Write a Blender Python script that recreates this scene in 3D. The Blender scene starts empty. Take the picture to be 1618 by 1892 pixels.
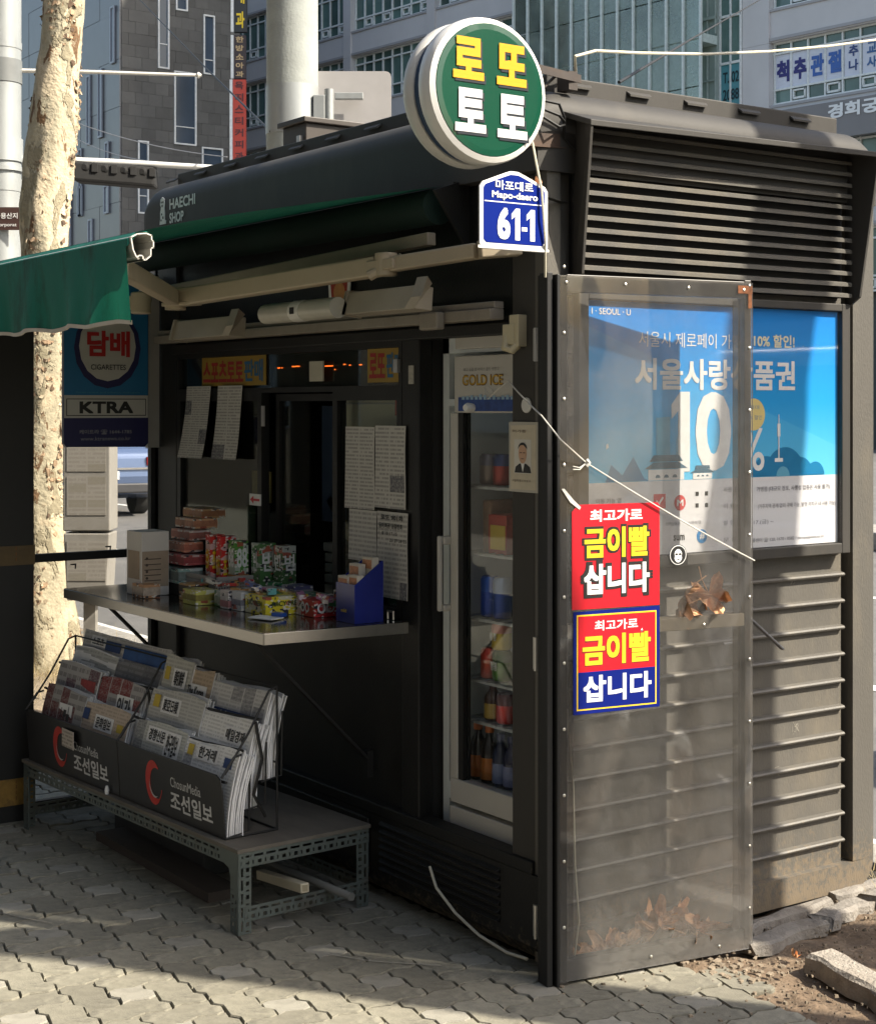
import bpy, bmesh, math, random
from mathutils import Vector, Matrix, noise
random.seed(7)
rad = math.radians
S = bpy.context.scene
COL = S.collection

# ------------------------------------------------------------------ camera
CAMP = Vector((-2.644, -3.275, 1.5))
FWD = Vector((.5736, .8192, 0)).normalized()
RGT = Vector((.8192, -.5736, 0)).normalized()
UP = Vector((0, 0, 1))
cd = bpy.data.cameras.new('camera'); cam = bpy.data.objects.new('camera', cd); COL.objects.link(cam)
cam.location = CAMP
cam.rotation_euler = (rad(90), 0, -math.atan2(.5736, .8192))
cd.sensor_fit = 'VERTICAL'; cd.sensor_height = 24
cd.lens = 24 * 2938 / 1892
cd.shift_y = -(946 - 750) / 1892
cd.clip_end = 2000; cd.clip_start = .05
S.camera = cam

# ------------------------------------------------------------------ light
SUN_TO = Vector((.59 * .74, -.81 * .74, .67)).normalized()       # direction towards the sun
w = bpy.data.worlds.new('World'); S.world = w; w.use_nodes = True
nt = w.node_tree; nt.nodes.clear()
sky = nt.nodes.new('ShaderNodeTexSky'); sky.sky_type = 'NISHITA'; sky.sun_disc = False
sky.sun_elevation = math.asin(SUN_TO.z); sky.sun_rotation = math.atan2(SUN_TO.x, SUN_TO.y)
sky.air_density = 1.4; sky.dust_density = 3.0; sky.ozone_density = 1.0
bg = nt.nodes.new('ShaderNodeBackground'); bg.inputs[1].default_value = .125
wo = nt.nodes.new('ShaderNodeOutputWorld')
nt.links.new(sky.outputs[0], bg.inputs[0]); nt.links.new(bg.outputs[0], wo.inputs[0])
sl = bpy.data.lights.new('sun', 'SUN'); sl.energy = 4.7; sl.angle = rad(.55); sl.color = (1, .915, .77)
so = bpy.data.objects.new('sun', sl); COL.objects.link(so)
so.rotation_euler = (-SUN_TO).to_track_quat('-Z', 'Y').to_euler()
so.location = (4, -6, 9)
S.view_settings.view_transform = 'Standard'; S.view_settings.look = 'None'
S.view_settings.gamma = 1; S.view_settings.exposure = 1.08
S.cycles.max_bounces = 8; S.cycles.transparent_max_bounces = 16
S.cycles.sample_clamp_indirect = 6; S.cycles.caustics_reflective = False; S.cycles.caustics_refractive = False

# ------------------------------------------------------------------ materials
MATS = {}
def mat(name, col, rough=.6, metal=0, var=.12, scale=8, bump=0, bscale=60, dirt=None, dirts=3, dirta=.5, spec=.5, rnd=0, stretch=None, coat=0, splash=0):
    if name in MATS: return MATS[name]
    m = bpy.data.materials.new(name); m.use_nodes = True; MATS[name] = m
    t = m.node_tree; N = t.nodes; L = t.links
    b = N['Principled BSDF']; b.inputs['Roughness'].default_value = rough; b.inputs['Metallic'].default_value = metal
    b.inputs['Specular IOR Level'].default_value = spec
    b.inputs['Coat Weight'].default_value = coat
    tc = N.new('ShaderNodeTexCoord'); mp = N.new('ShaderNodeMapping')
    L.new(tc.outputs['Object'], mp.inputs[0])
    if stretch: mp.inputs['Scale'].default_value = stretch
    n = N.new('ShaderNodeTexNoise'); n.inputs['Scale'].default_value = scale; n.inputs['Detail'].default_value = 6
    n.inputs['Roughness'].default_value = .62
    L.new(mp.outputs[0], n.inputs['Vector'])
    cr = N.new('ShaderNodeMapRange'); cr.inputs[1].default_value = .3; cr.inputs[2].default_value = .7
    cr.inputs[3].default_value = 1 - var; cr.inputs[4].default_value = 1 + var
    L.new(n.outputs[0], cr.inputs[0])
    val = cr.outputs[0]
    if rnd:
        oi = N.new('ShaderNodeObjectInfo'); r2 = N.new('ShaderNodeMapRange')
        ge = N.new('ShaderNodeNewGeometry'); ad = N.new('ShaderNodeMath'); ad.operation = 'ADD'
        fr = N.new('ShaderNodeMath'); fr.operation = 'FRACT'
        L.new(oi.outputs['Random'], ad.inputs[0]); L.new(ge.outputs['Random Per Island'], ad.inputs[1]); L.new(ad.outputs[0], fr.inputs[0])
        r2.inputs[3].default_value = 1 - rnd; r2.inputs[4].default_value = 1 + rnd
        L.new(fr.outputs[0], r2.inputs[0])
        mu = N.new('ShaderNodeMath'); mu.operation = 'MULTIPLY'
        L.new(val, mu.inputs[0]); L.new(r2.outputs[0], mu.inputs[1]); val = mu.outputs[0]
    vm = N.new('ShaderNodeVectorMath'); vm.operation = 'SCALE'; vm.inputs[0].default_value = col
    L.new(val, vm.inputs['Scale'])
    out = vm.outputs[0]
    if dirt:
        n2 = N.new('ShaderNodeTexNoise'); n2.inputs['Scale'].default_value = dirts; n2.inputs['Detail'].default_value = 8
        n2.inputs['Roughness'].default_value = .7
        L.new(mp.outputs[0], n2.inputs['Vector'])
        r = N.new('ShaderNodeMapRange'); r.inputs[1].default_value = .5; r.inputs[2].default_value = .68; r.inputs[4].default_value = dirta
        L.new(n2.outputs[0], r.inputs[0])
        mx = N.new('ShaderNodeMix'); mx.data_type = 'RGBA'
        L.new(r.outputs[0], mx.inputs[0]); L.new(out, mx.inputs[6]); mx.inputs[7].default_value = (*dirt, 1)
        out = mx.outputs[2]
    if splash:                       # mud thrown up from the ground, height in metres
        gp = N.new('ShaderNodeNewGeometry'); sp = N.new('ShaderNodeSeparateXYZ'); L.new(gp.outputs['Position'], sp.inputs[0]); n5 = N.new('ShaderNodeTexNoise'); n5.inputs['Scale'].default_value = 45; n5.inputs['Detail'].default_value = 7; n5.inputs['Roughness'].default_value = .75; L.new(gp.outputs['Position'], n5.inputs['Vector'])
        h_ = N.new('ShaderNodeMapRange'); h_.inputs[1].default_value = splash; h_.inputs[2].default_value = 0; h_.inputs[3].default_value = -.12; h_.inputs[4].default_value = .22; L.new(sp.outputs[2], h_.inputs[0])
        a_ = N.new('ShaderNodeMath'); a_.operation = 'ADD'; L.new(n5.outputs[0], a_.inputs[0]); L.new(h_.outputs[0], a_.inputs[1])
        r_ = N.new('ShaderNodeMapRange'); r_.inputs[1].default_value = .55; r_.inputs[2].default_value = .68; r_.inputs[4].default_value = .7; L.new(a_.outputs[0], r_.inputs[0])
        mx = N.new('ShaderNodeMix'); mx.data_type = 'RGBA'; L.new(r_.outputs[0], mx.inputs[0]); L.new(out, mx.inputs[6]); mx.inputs[7].default_value = (.19, .145, .095, 1); out = mx.outputs[2]
    L.new(out, b.inputs['Base Color'])
    if bump:
        n3 = N.new('ShaderNodeTexNoise'); n3.inputs['Scale'].default_value = bscale; n3.inputs['Detail'].default_value = 5
        L.new(mp.outputs[0], n3.inputs['Vector'])
        bp = N.new('ShaderNodeBump'); bp.inputs['Strength'].default_value = min(1, bump); bp.inputs['Distance'].default_value = .01 if bump <= 1 else .01 * bump
        L.new(n3.outputs[0], bp.inputs['Height']); L.new(bp.outputs[0], b.inputs['Normal'])
    return m

def glass(name, tint=(.8, .85, .83), haze=0, hazecol=(.5, .47, .42), rough=.03, dust_glare=0, refl=1.0, wob=0, dustz=None):
    """thin pane: clear transmission + fresnel reflection + a dust film; painted reflections on the tower"""
    if name in MATS: return MATS[name]
    m = bpy.data.materials.new(name); m.use_nodes = True; MATS[name] = m
    t = m.node_tree; N = t.nodes; L = t.links; N.clear()
    o = N.new('ShaderNodeOutputMaterial'); tr = N.new('ShaderNodeBsdfTransparent'); tr.inputs[0].default_value = (*tint, 1)
    gl = N.new('ShaderNodeBsdfGlossy'); gl.inputs['Roughness'].default_value = rough
    lw = N.new('ShaderNodeFresnel'); lw.inputs[0].default_value = 1.5
    mu = N.new('ShaderNodeMath'); mu.operation = 'MULTIPLY'; mu.inputs[1].default_value = refl; mu.use_clamp = True
    L.new(lw.outputs[0], mu.inputs[0])
    mx = N.new('ShaderNodeMixShader'); L.new(mu.outputs[0], mx.inputs[0]); L.new(tr.outputs[0], mx.inputs[1]); L.new(gl.outputs[0], mx.inputs[2])
    df = N.new('ShaderNodeBsdfDiffuse'); df.inputs[0].default_value = (*hazecol, 1)
    tl = N.new('ShaderNodeBsdfTranslucent'); tl.inputs[0].default_value = (*hazecol, 1)
    dm = N.new('ShaderNodeMixShader'); dm.inputs[0].default_value = .3; L.new(df.outputs[0], dm.inputs[1]); L.new(tl.outputs[0], dm.inputs[2])
    m2 = N.new('ShaderNodeMixShader')
    tc = N.new('ShaderNodeTexCoord')
    if wob:
        n = N.new('ShaderNodeTexNoise'); n.inputs['Scale'].default_value = 2.2; n.inputs['Detail'].default_value = 1
        mp = N.new('ShaderNodeMapping'); mp.inputs['Scale'].default_value = (1, 1, .45); L.new(tc.outputs['Object'], mp.inputs[0]); L.new(mp.outputs[0], n.inputs['Vector'])
        bp = N.new('ShaderNodeBump'); bp.inputs['Strength'].default_value = wob; bp.inputs['Distance'].default_value = .05
        L.new(n.outputs[0], bp.inputs['Height']); L.new(bp.outputs[0], gl.inputs['Normal'])
    if dust_glare:
        n = N.new('ShaderNodeTexNoise'); n.inputs['Scale'].default_value = 9 if 'tower' not in name else .22; n.inputs['Detail'].default_value = 9; n.inputs['Roughness'].default_value = .72
        L.new(tc.outputs['Object'], n.inputs['Vector'])
        r = N.new('ShaderNodeMapRange'); r.inputs[1].default_value = .38; r.inputs[2].default_value = .75; r.inputs[3].default_value = haze; r.inputs[4].default_value = haze + dust_glare
        L.new(n.outputs[0], r.inputs[0]); v = r.outputs[0]
        if dustz:                       # splashed dirt near the ground
            sp = N.new('ShaderNodeSeparateXYZ'); L.new(tc.outputs['Object'], sp.inputs[0])
            rz = N.new('ShaderNodeMapRange'); rz.inputs[1].default_value = dustz; rz.inputs[2].default_value = 0; rz.inputs[4].default_value = .11
            rz.interpolation_type = 'SMOOTHSTEP'
            L.new(sp.outputs[2], rz.inputs[0])
            n4 = N.new('ShaderNodeTexNoise'); n4.inputs['Scale'].default_value = 70; n4.inputs['Detail'].default_value = 6
            L.new(tc.outputs['Object'], n4.inputs['Vector'])
            mm = N.new('ShaderNodeMath'); mm.operation = 'MULTIPLY'; L.new(rz.outputs[0], mm.inputs[0])
            m5 = N.new('ShaderNodeMath'); m5.operation = 'MULTIPLY'; L.new(n4.outputs[0], m5.inputs[0]); m5.inputs[1].default_value = 2
            L.new(m5.outputs[0], mm.inputs[1])
            a = N.new('ShaderNodeMath'); a.operation = 'ADD'; a.use_clamp = True; L.new(v, a.inputs[0]); L.new(mm.outputs[0], a.inputs[1]); v = a.outputs[0]
        L.new(v, m2.inputs[0])
    else: m2.inputs[0].default_value = haze
    L.new(mx.outputs[0], m2.inputs[1]); L.new(dm.outputs[0], m2.inputs[2]); L.new(m2.outputs[0], o.inputs[0])
    return m

def emis(name, col, s):
    if name in MATS: return MATS[name]
    m = bpy.data.materials.new(name); m.use_nodes = True; MATS[name] = m
    b = m.node_tree.nodes['Principled BSDF']; b.inputs['Base Color'].default_value = (*col, 1)
    b.inputs['Emission Color'].default_value = (*col, 1); b.inputs['Emission Strength'].default_value = s
    return m

def printed(name, paper=(.62, .6, .56), ink=(.05, .05, .05), rows=26, cols=4, photo=.14, ax='Y', seed=0, photo_col=(.12, .12, .14), ink_a=.42, gain=1.5):
    """paper with lines of small print in columns and grey picture blocks"""
    if name in MATS: return MATS[name]
    m = bpy.data.materials.new(name); m.use_nodes = True; MATS[name] = m
    t = m.node_tree; N = t.nodes; L = t.links; b = N['Principled BSDF']; b.inputs['Roughness'].default_value = .8
    b.inputs['Specular IOR Level'].default_value = .15
    tc = N.new('ShaderNodeTexCoord'); sp = N.new('ShaderNodeSeparateXYZ'); L.new(tc.outputs['Generated'], sp.inputs[0])
    def M(op, a, c, clamp=False):
        k = N.new('ShaderNodeMath'); k.operation = op; k.use_clamp = clamp
        for i, x in enumerate((a, c)):
            if x is None: continue
            if isinstance(x, (int, float)): k.inputs[i].default_value = x
            else: L.new(x, k.inputs[i])
        return k.outputs[0]
    u = sp.outputs[{'X': 0, 'Y': 1}[ax]]; v = sp.outputs[2]
    line = M('LESS_THAN', M('FRACT', M('MULTIPLY', v, rows), None), .52)
    row = M('FLOOR', M('MULTIPLY', v, rows), None)
    colm = M('GREATER_THAN', M('FRACT', M('MULTIPLY', u, cols), None), .08)
    cmb = N.new('ShaderNodeCombineXYZ'); L.new(M('MULTIPLY', u, cols * 9), cmb.inputs[0]); L.new(row, cmb.inputs[1]); cmb.inputs[2].default_value = seed
    wn = N.new('ShaderNodeTexNoise'); wn.inputs['Scale'].default_value = 1.3; wn.inputs['Detail'].default_value = 2; L.new(cmb.outputs[0], wn.inputs['Vector'])
    word = M('GREATER_THAN', wn.outputs[0], .42)
    txt = M('MULTIPLY', M('MULTIPLY', line, word), colm)
    c2 = N.new('ShaderNodeCombineXYZ')
    L.new(M('FLOOR', M('MULTIPLY', u, cols), None), c2.inputs[0]); L.new(M('FLOOR', M('MULTIPLY', v, 5), None), c2.inputs[1]); c2.inputs[2].default_value = seed * 3.7
    wh = N.new('ShaderNodeTexWhiteNoise'); L.new(c2.outputs[0], wh.inputs[0])
    isph = M('LESS_THAN', wh.outputs[0], photo)
    nn = N.new('ShaderNodeTexNoise'); nn.inputs['Scale'].default_value = 25; L.new(tc.outputs['Generated'], nn.inputs['Vector'])
    mx = N.new('ShaderNodeMix'); mx.data_type = 'RGBA'; mx.inputs[6].default_value = (*paper, 1); mx.inputs[7].default_value = (*ink, 1)
    L.new(M('MULTIPLY', txt, ink_a), mx.inputs[0])
    m2 = N.new('ShaderNodeMix'); m2.data_type = 'RGBA'; L.new(mx.outputs[2], m2.inputs[6]); m2.inputs[7].default_value = (*photo_col, 1)
    L.new(M('MULTIPLY', M('MULTIPLY', isph, colm), M('MULTIPLY', nn.outputs[0], gain), True), m2.inputs[0])
    L.new(m2.outputs[2], b.inputs['Base Color'])
    return m

# ------------------------------------------------------------------ mesh building
class MB:
    def __init__(s): s.v = []; s.f = []; s.m = []; s.sm = []
    def add(s, vs, fs, mi=0, smooth=False):
        n = len(s.v); s.v += [Vector(p) for p in vs]
        for f in fs: s.f.append([n + i for i in f]); s.m.append(mi); s.sm.append(smooth)
        return s
    def box(s, x0, x1, y0, y1, z0, z1, mi=0):
        vs = [(x, y, z) for z in (z0, z1) for y in (y0, y1) for x in (x0, x1)]
        return s.add(vs, [(0, 2, 3, 1), (4, 5, 7, 6), (0, 1, 5, 4), (2, 6, 7, 3), (0, 4, 6, 2), (1, 3, 7, 5)], mi)
    def obox(s, c, ax, ay, az, mi=0):
        """box with centre c and half axis vectors"""
        c, ax, ay, az = map(Vector, (c, ax, ay, az))
        vs = [c + i * ax + j * ay + k * az for k in (-1, 1) for j in (-1, 1) for i in (-1, 1)]
        return s.add(vs, [(0, 2, 3, 1), (4, 5, 7, 6), (0, 1, 5, 4), (2, 6, 7, 3), (0, 4, 6, 2), (1, 3, 7, 5)], mi)
    def bar(s, a, b, w, h, up=(0, 0, 1), mi=0):
        a, b = Vector(a), Vector(b); d = (b - a); l = d.length; d.normalize(); u = Vector(up); r = d.cross(u)
        if r.length < 1e-4: r = d.cross(Vector((1, 0, 0)))
        r.normalize(); u = r.cross(d)
        return s.obox((a + b) / 2, d * l / 2, r * w / 2, u * h / 2, mi)
    def prism(s, pts, d, mi=0):
        """polygon pts (3-D) extruded by vector d"""
        n = len(pts); d = Vector(d); a = [Vector(p) for p in pts]
        return s.add(a + [p + d for p in a], [tuple(range(n))[::-1], tuple(range(n, 2 * n))] + [(i, (i + 1) % n, n + (i + 1) % n, n + i) for i in range(n)], mi)
    def quad(s, a, b, c, d, mi=0): return s.add([a, b, c, d], [(0, 1, 2, 3)], mi)
    def tube(s, pts, r, n=8, mi=0, cap=True):
        pts = [Vector(p) for p in pts]; rings = []; k0 = len(s.v); u = None
        for i, p in enumerate(pts):
            d = (pts[min(i + 1, len(pts) - 1)] - pts[max(i - 1, 0)]).normalized()
            if u is None:
                u = d.cross(Vector((0, 0, 1)));
                if u.length < .1: u = d.cross(Vector((1, 0, 0)))
            u = (u - d * u.dot(d)).normalized(); v = d.cross(u)
            rr = r[i] if isinstance(r, (list, tuple)) else r
            s.v += [p + u * rr * math.cos(a * 2 * math.pi / n) + v * rr * math.sin(a * 2 * math.pi / n) for a in range(n)]
        for i in range(len(pts) - 1):
            for a in range(n):
                s.f.append([k0 + i * n + a, k0 + i * n + (a + 1) % n, k0 + (i + 1) * n + (a + 1) % n, k0 + (i + 1) * n + a]); s.m.append(mi); s.sm.append(True)
        if cap:
            s.f.append([k0 + a for a in range(n)][::-1]); s.m.append(mi); s.sm.append(False)
            e = k0 + (len(pts) - 1) * n; s.f.append([e + a for a in range(n)]); s.m.append(mi); s.sm.append(False)
        return s
    def lathe(s, c, prof, axis=(0, 0, 1), n=20, mi=0):
        """profile [(radius, height)] turned round axis through c"""
        ax = Vector(axis).normalized(); u = ax.cross(Vector((0, 0, 1)) if abs(ax.z) < .9 else Vector((1, 0, 0))).normalized(); v = ax.cross(u); c = Vector(c); k0 = len(s.v)
        for r, h in prof: s.v += [c + ax * h + (u * math.cos(a * 2 * math.pi / n) + v * math.sin(a * 2 * math.pi / n)) * r for a in range(n)]
        for i in range(len(prof) - 1):
            for a in range(n):
                s.f.append([k0 + i * n + a, k0 + i * n + (a + 1) % n, k0 + (i + 1) * n + (a + 1) % n, k0 + (i + 1) * n + a]); s.m.append(mi); s.sm.append(True)
        s.f.append([k0 + a for a in range(n)][::-1]); s.m.append(mi); s.sm.append(False)
        e = k0 + (len(prof) - 1) * n; s.f.append([e + a for a in range(n)]); s.m.append(mi); s.sm.append(False)
        return s
    def disc(s, c, nrm, r, n=24, mi=0, sx=1):
        nrm = Vector(nrm).normalized(); u = (nrm.cross(UP) if abs(nrm.z) < .9 else Vector((1, 0, 0))).normalized(); v = u.cross(nrm); c = Vector(c)
        vs = [c + u * math.cos(a * 2 * math.pi / n) * r * sx + v * math.sin(a * 2 * math.pi / n) * r for a in range(n)]
        return s.add(vs, [tuple(range(n))], mi)
    def text(s, body, o, right, up, w, h, bold=0, off=.0012, mi=0, keep=False, shear=0):
        """lettering fitted into the rectangle that starts at o and runs w along right, h along up"""
        tm = text_mesh(body, 0); o, right, up = Vector(o), Vector(right).normalized(), Vector(up).normalized(); nrm = right.cross(up) * off
        xs = [p[0] for p in tm[0]]; ys = [p[1] for p in tm[0]]; x0, x1, y0, y1 = min(xs), max(xs), min(ys), max(ys)
        sx, sy = w / (x1 - x0), h / (y1 - y0)
        sh = [(0, 0)]
        if bold:
            rb = bold * .75; k = 12 if bold > .05 else (8 if bold > .022 else 4)
            if k == 12: sh += [(rb * a, rb * c) for a, c in ((-1, -1), (0, -1), (1, -1), (1, 0), (1, 1), (0, 1), (-1, 1), (-1, 0), (-.5, -1), (.5, -1), (.5, 1), (-.5, 1))]
            else: sh += [(rb * a, rb * c) for a, c in ((-1, -1), (0, -1), (1, -1), (1, 0), (1, 1), (0, 1), (-1, 1), (-1, 0))][:: (1 if k == 8 else 2)]
            rb2 = rb; sx, sy = w / (x1 - x0 + 2 * rb), h / (y1 - y0 + 2 * rb); x0 -= rb; y0 -= rb
        nz = nrm.normalized() * .00003
        for q, (dx, dy) in enumerate(sh):
            s.add([o + right * ((p[0] + dx - x0) * sx) + up * ((p[1] + dy - y0) * sy) + nrm + nz * q for p in tm[0]], tm[1], mi)
        return s
TM = {}
def text_mesh(body, bold):
    k = (body, bold)
    if k not in TM:
        c = bpy.data.curves.new('lettering', 'FONT'); c.body = body; c.resolution_u = 3; c.offset = bold; c.space_character = 1 + bold * 1.2
        o = bpy.data.objects.new('lettering_tmp', c); COL.objects.link(o)
        me = bpy.data.meshes.new_from_object(o.evaluated_get(bpy.context.evaluated_depsgraph_get()))
        TM[k] = ([v.co.copy() for v in me.vertices], [list(p.vertices) for p in me.polygons])
        bpy.data.objects.remove(o); bpy.data.curves.remove(c); bpy.data.meshes.remove(me)
    return TM[k]

WM = {}
def thing(name, label, cat, loc=(0, 0, 0), rz=0, group=None):
    o = bpy.data.objects.new(name, None); COL.objects.link(o); o.empty_display_size = .1
    o.location = loc; o.rotation_euler = (0, 0, rz)
    WM[o.name] = Matrix.Translation(loc) @ Matrix.Rotation(rz, 4, 'Z')
    o['label'] = label; o['category'] = cat
    if group: o['group'] = group
    return o
def part(name, mb, mats, parent=None, local=False, bevel=0, kind=None, label=None, seg=2, fix=True):
    me = bpy.data.meshes.new(name)
    M = WM[parent.name] if parent else Matrix.Identity(4)
    vs = mb.v
    if parent and not local:
        I = M.inverted(); vs = [I @ v for v in vs]
    me.from_pydata([tuple(v) for v in vs], [], mb.f)
    if not isinstance(mats, (list, tuple)): mats = [mats]
    for m in mats: me.materials.append(m)
    me.polygons.foreach_set('material_index', mb.m); me.polygons.foreach_set('use_smooth', mb.sm)
    if fix:
        bm = bmesh.new(); bm.from_mesh(me); bmesh.ops.recalc_face_normals(bm, faces=bm.faces)
        for e in bm.edges:
            if len(e.link_faces) == 2 and (e.link_faces[0].smooth or e.link_faces[1].smooth) and e.calc_face_angle(0) > .7: e.smooth = False
        bm.to_mesh(me); bm.free()
    me.update()
    o = bpy.data.objects.new(name, me); COL.objects.link(o)
    if parent: o.parent = parent; WM[o.name] = M
    else: WM[o.name] = M
    if bevel:
        b = o.modifiers.new('bevel', 'BEVEL'); b.width = bevel; b.segments = seg; b.limit_method = 'ANGLE'; b.angle_limit = rad(40)
    if kind: o['kind'] = kind
    if label: o['label'] = label
    return o
def solo(name, mb, mats, label, cat, group=None, loc=None, **k):
    """a thing that is one mesh, with its origin at its base"""
    c = Vector(loc) if loc else Vector((sum(v.x for v in mb.v) / len(mb.v), sum(v.y for v in mb.v) / len(mb.v), min(v.z for v in mb.v)))
    mb.v = [v - c for v in mb.v]
    o = part(name, mb, mats, None, **k); o.location = c; WM[o.name] = Matrix.Translation(c)
    o['label'] = label; o['category'] = cat
    if group: o['group'] = group
    return o
def setting(name, mb, mats, **k): return part(name, mb, mats, None, kind='structure', **k)
def inst(src, parent, loc=(0, 0, 0), rz=0, sc=None):
    o = src.copy(); COL.objects.link(o); o.parent = parent; o.location = loc; o.rotation_euler = (0, 0, rz)
    if sc: o.scale = sc
    return o
def copy_thing(root, loc, rz, label, group=None):
    r = root.copy(); COL.objects.link(r); r.location = loc; r.rotation_euler = (0, 0, rz); r['label'] = label
    if group: r['group'] = group
    for ch in list(root.children):
        c = ch.copy(); COL.objects.link(c); c.parent = r
        for g in list(ch.children):
            d = g.copy(); COL.objects.link(d); d.parent = c
    return r
def at(px, py, d):
    """point seen at photo pixel (px, py) at real distance d along the view axis"""
    return CAMP + (FWD + RGT * (px - 809) / 2938 - UP * (py - 750) / 2938) * d
X_, Y_, Z_ = Vector((1, 0, 0)), Vector((0, 1, 0)), Vector((0, 0, 1))

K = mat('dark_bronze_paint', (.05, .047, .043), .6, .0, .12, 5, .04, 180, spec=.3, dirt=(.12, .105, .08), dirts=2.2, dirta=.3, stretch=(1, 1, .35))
KD = mat('dark_bronze_trim', (.010, .0098, .0095), .5, 0, .12, 5, .1, 150, splash=.12, dirt=(.03, .028, .025), dirts=4, dirta=.35, spec=.35)  # kept near black to carry the shade of the shop front
BLK = mat('black_paint', (.007, .007, .007), .6, 0, .2, 6)
DARK = mat('interior_dark', (.01, .01, .01), .8)
STEEL = mat('brushed_steel', (.42, .4, .37), .28, .9, .08, 30, .05, 200, stretch=(1, .05, 1))
ALU = mat('aluminium', (.55, .54, .52), .35, .8, .08)
BEIGE = mat('cream_powder_coat', (.44, .37, .27), .45, 0, .08, 6, dirt=(.2, .16, .11), dirta=.5)
WHITE = mat('white_plastic', (.72, .71, .68), .35, 0, .04, 5, dirt=(.45, .42, .36), dirts=3, dirta=.3)
WHITEP = mat('white_print', (.8, .8, .79), .5, 0, .01)
BLACKP = mat('black_print', (.012, .012, .012), .5, 0, .02)
REDP = mat('red_print', (.62, .02, .03), .45, 0, .03)
YELP = mat('yellow_print', (.8, .56, .02), .45, 0, .03)
BLUEP = mat('blue_print', (.001, .014, .19), .6, 0, .03, spec=.08)
NAVY = mat('navy_plastic', (.012, .02, .09), .3, 0, .08)
PAPER = mat('white_paper', (.66, .64, .6), .8, 0, .05)
RUST = mat('rust', (.2, .08, .03), .9, 0, .4, 40, .3, 90)
CHROME = mat('screw_metal', (.6, .58, .52), .3, .9)
ROPE = mat('white_twine', (.6, .58, .53), .8, 0, .15, 60)
CABLE = mat('cream_cable', (.62, .58, .46), .5, 0, .06)
LEAF = mat('dry_leaf', (.68, .38, .2), .7, 0, .35, 30, .3, 60, rnd=.2)
SOILM = mat('soil', (.15, .105, .068), .95, 0, .4, 14, .9, 60, dirt=(.26, .2, .14), dirts=9, dirta=.7)
CONC = mat('concrete', (.33, .31, .28), .85, 0, .15, 10, .5, 70, dirt=(.2, .18, .15), dirts=4, dirta=.6)
GREENF = mat('green_awning_cloth', (.01, .20, .14), .7, 0, .12, 5, .1, 300, dirt=(.01, .055, .042), dirts=6, dirta=.75, stretch=(1, 1.6, .5))

# ================================================================== setting: ground
mb = MB(); mb.box(-160, 420, -200, 420, -.6, -.14)
setting('ground', mb, mat('far_asphalt', (.11, .108, .105), .9, 0, .15, .5))
mb = MB(); mb.box(1.76, 34, -60, 150, -.3, -.13)
setting('road', mb, mat('asphalt', (.14, .135, .13), .85, 0, .18, 3, .5, 180, dirt=(.2, .19, .175), dirts=.6, dirta=.6))
mb = MB()
for i in range(12): mb.box(4.6, 4.74, -6 + i * 8, -2 + i * 8, -.126, -.1255)
mb.box(8.05, 8.17, -20, 90, -.126, -.1255); mb.box(1.98, 2.12, -20, 90, -.126, -.1255)
setting('road_marking', mb, mat('road_paint', (.7, .69, .65), .7, 0, .12, 10))
mb = MB(); mb.box(11.6, 12.6, 6, 140, -.13, .08)
setting('median', mb, CONC, bevel=.02)
mb = MB(); mb.box(-9, 1.55, -14, 90, -.3, -.035)
setting('pavement', mb, mat('joint_sand', (.03, .026, .02), .95, 0, .25, 30, .6, 120))
for i in range(14):
    m_ = MB(); m_.box(1.555, 1.74, -4 + i * 1.0, -3.008 + i * 1.0, -.3, -.008)
    o = part('kerb_stone', m_, CONC, None, bevel=.012, kind='structure')

# interlocking pavers: a pinwheel of four long stones round one small light stone
PC = .0955; GX, GY = -.5247, .0675
def wav(t): return {0: 0, .25: .9, .75: -.9}[t] * .0095
def saw(t): return {0: 0, .37: 1, .63: -1}[t] * .0085
def paver_mesh(w_, h_):
    pts = []; HT, VT = (0, .25, .75), (0, .37, .63)
    for i in range(w_):
        for t in HT: pts.append(((i + t) * PC, wav(t)))
    for j in range(h_):
        for t in VT: pts.append((w_ * PC + saw(t), (j + t) * PC))
    for i in range(w_, 0, -1):
        for t in HT: pts.append(((i - t) * PC, h_ * PC + (-wav(t))))
    for j in range(h_, 0, -1):
        for t in VT: pts.append((-saw(t), (j - t) * PC))
    cx, cy = w_ * PC / 2, h_ * PC / 2
    def ring(g, h, z): return [((x - cx) * (1 - g / cx) , (y - cy) * (1 - h / cy), z) for x, y in pts]
    n = len(pts); vs = ring(.0040, .0048, 0) + ring(.0026, .0034, -.004) + ring(.0026, .0034, -.03)
    fs = [tuple(range(n))]
    for k in (0, 1): fs += [(k * n + (i + 1) % n, k * n + i, (k + 1) * n + i, (k + 1) * n + (i + 1) % n) for i in range(n)]
    return vs, fs, cx, cy
PAVE = mat('paver_stone', (.235, .22, .172), .9, 0, .3, 16, .22, 220, dirt=(.085, .08, .066), dirts=10, dirta=.75, rnd=.2)
PAVEL = mat('pale_paver_stone', (.29, .275, .23), .9, 0, .3, 16, .22, 220, dirt=(.17, .16, .14), dirts=9, dirta=.45, rnd=.12)
SH = [(0, 0, 2, 1), (2, 0, 1, 2), (1, 2, 2, 1), (0, 1, 1, 2), (1, 1, 1, 1)]
pav = {}
for (w_, h_) in ((2, 1), (1, 2), (1, 1)): pav[(w_, h_)] = paver_mesh(w_, h_)
pave_root = bpy.data.objects.new('paving', None); COL.objects.link(pave_root); pave_root['kind'] = 'structure'; WM['paving'] = Matrix.Identity(4)
cells = []
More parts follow.
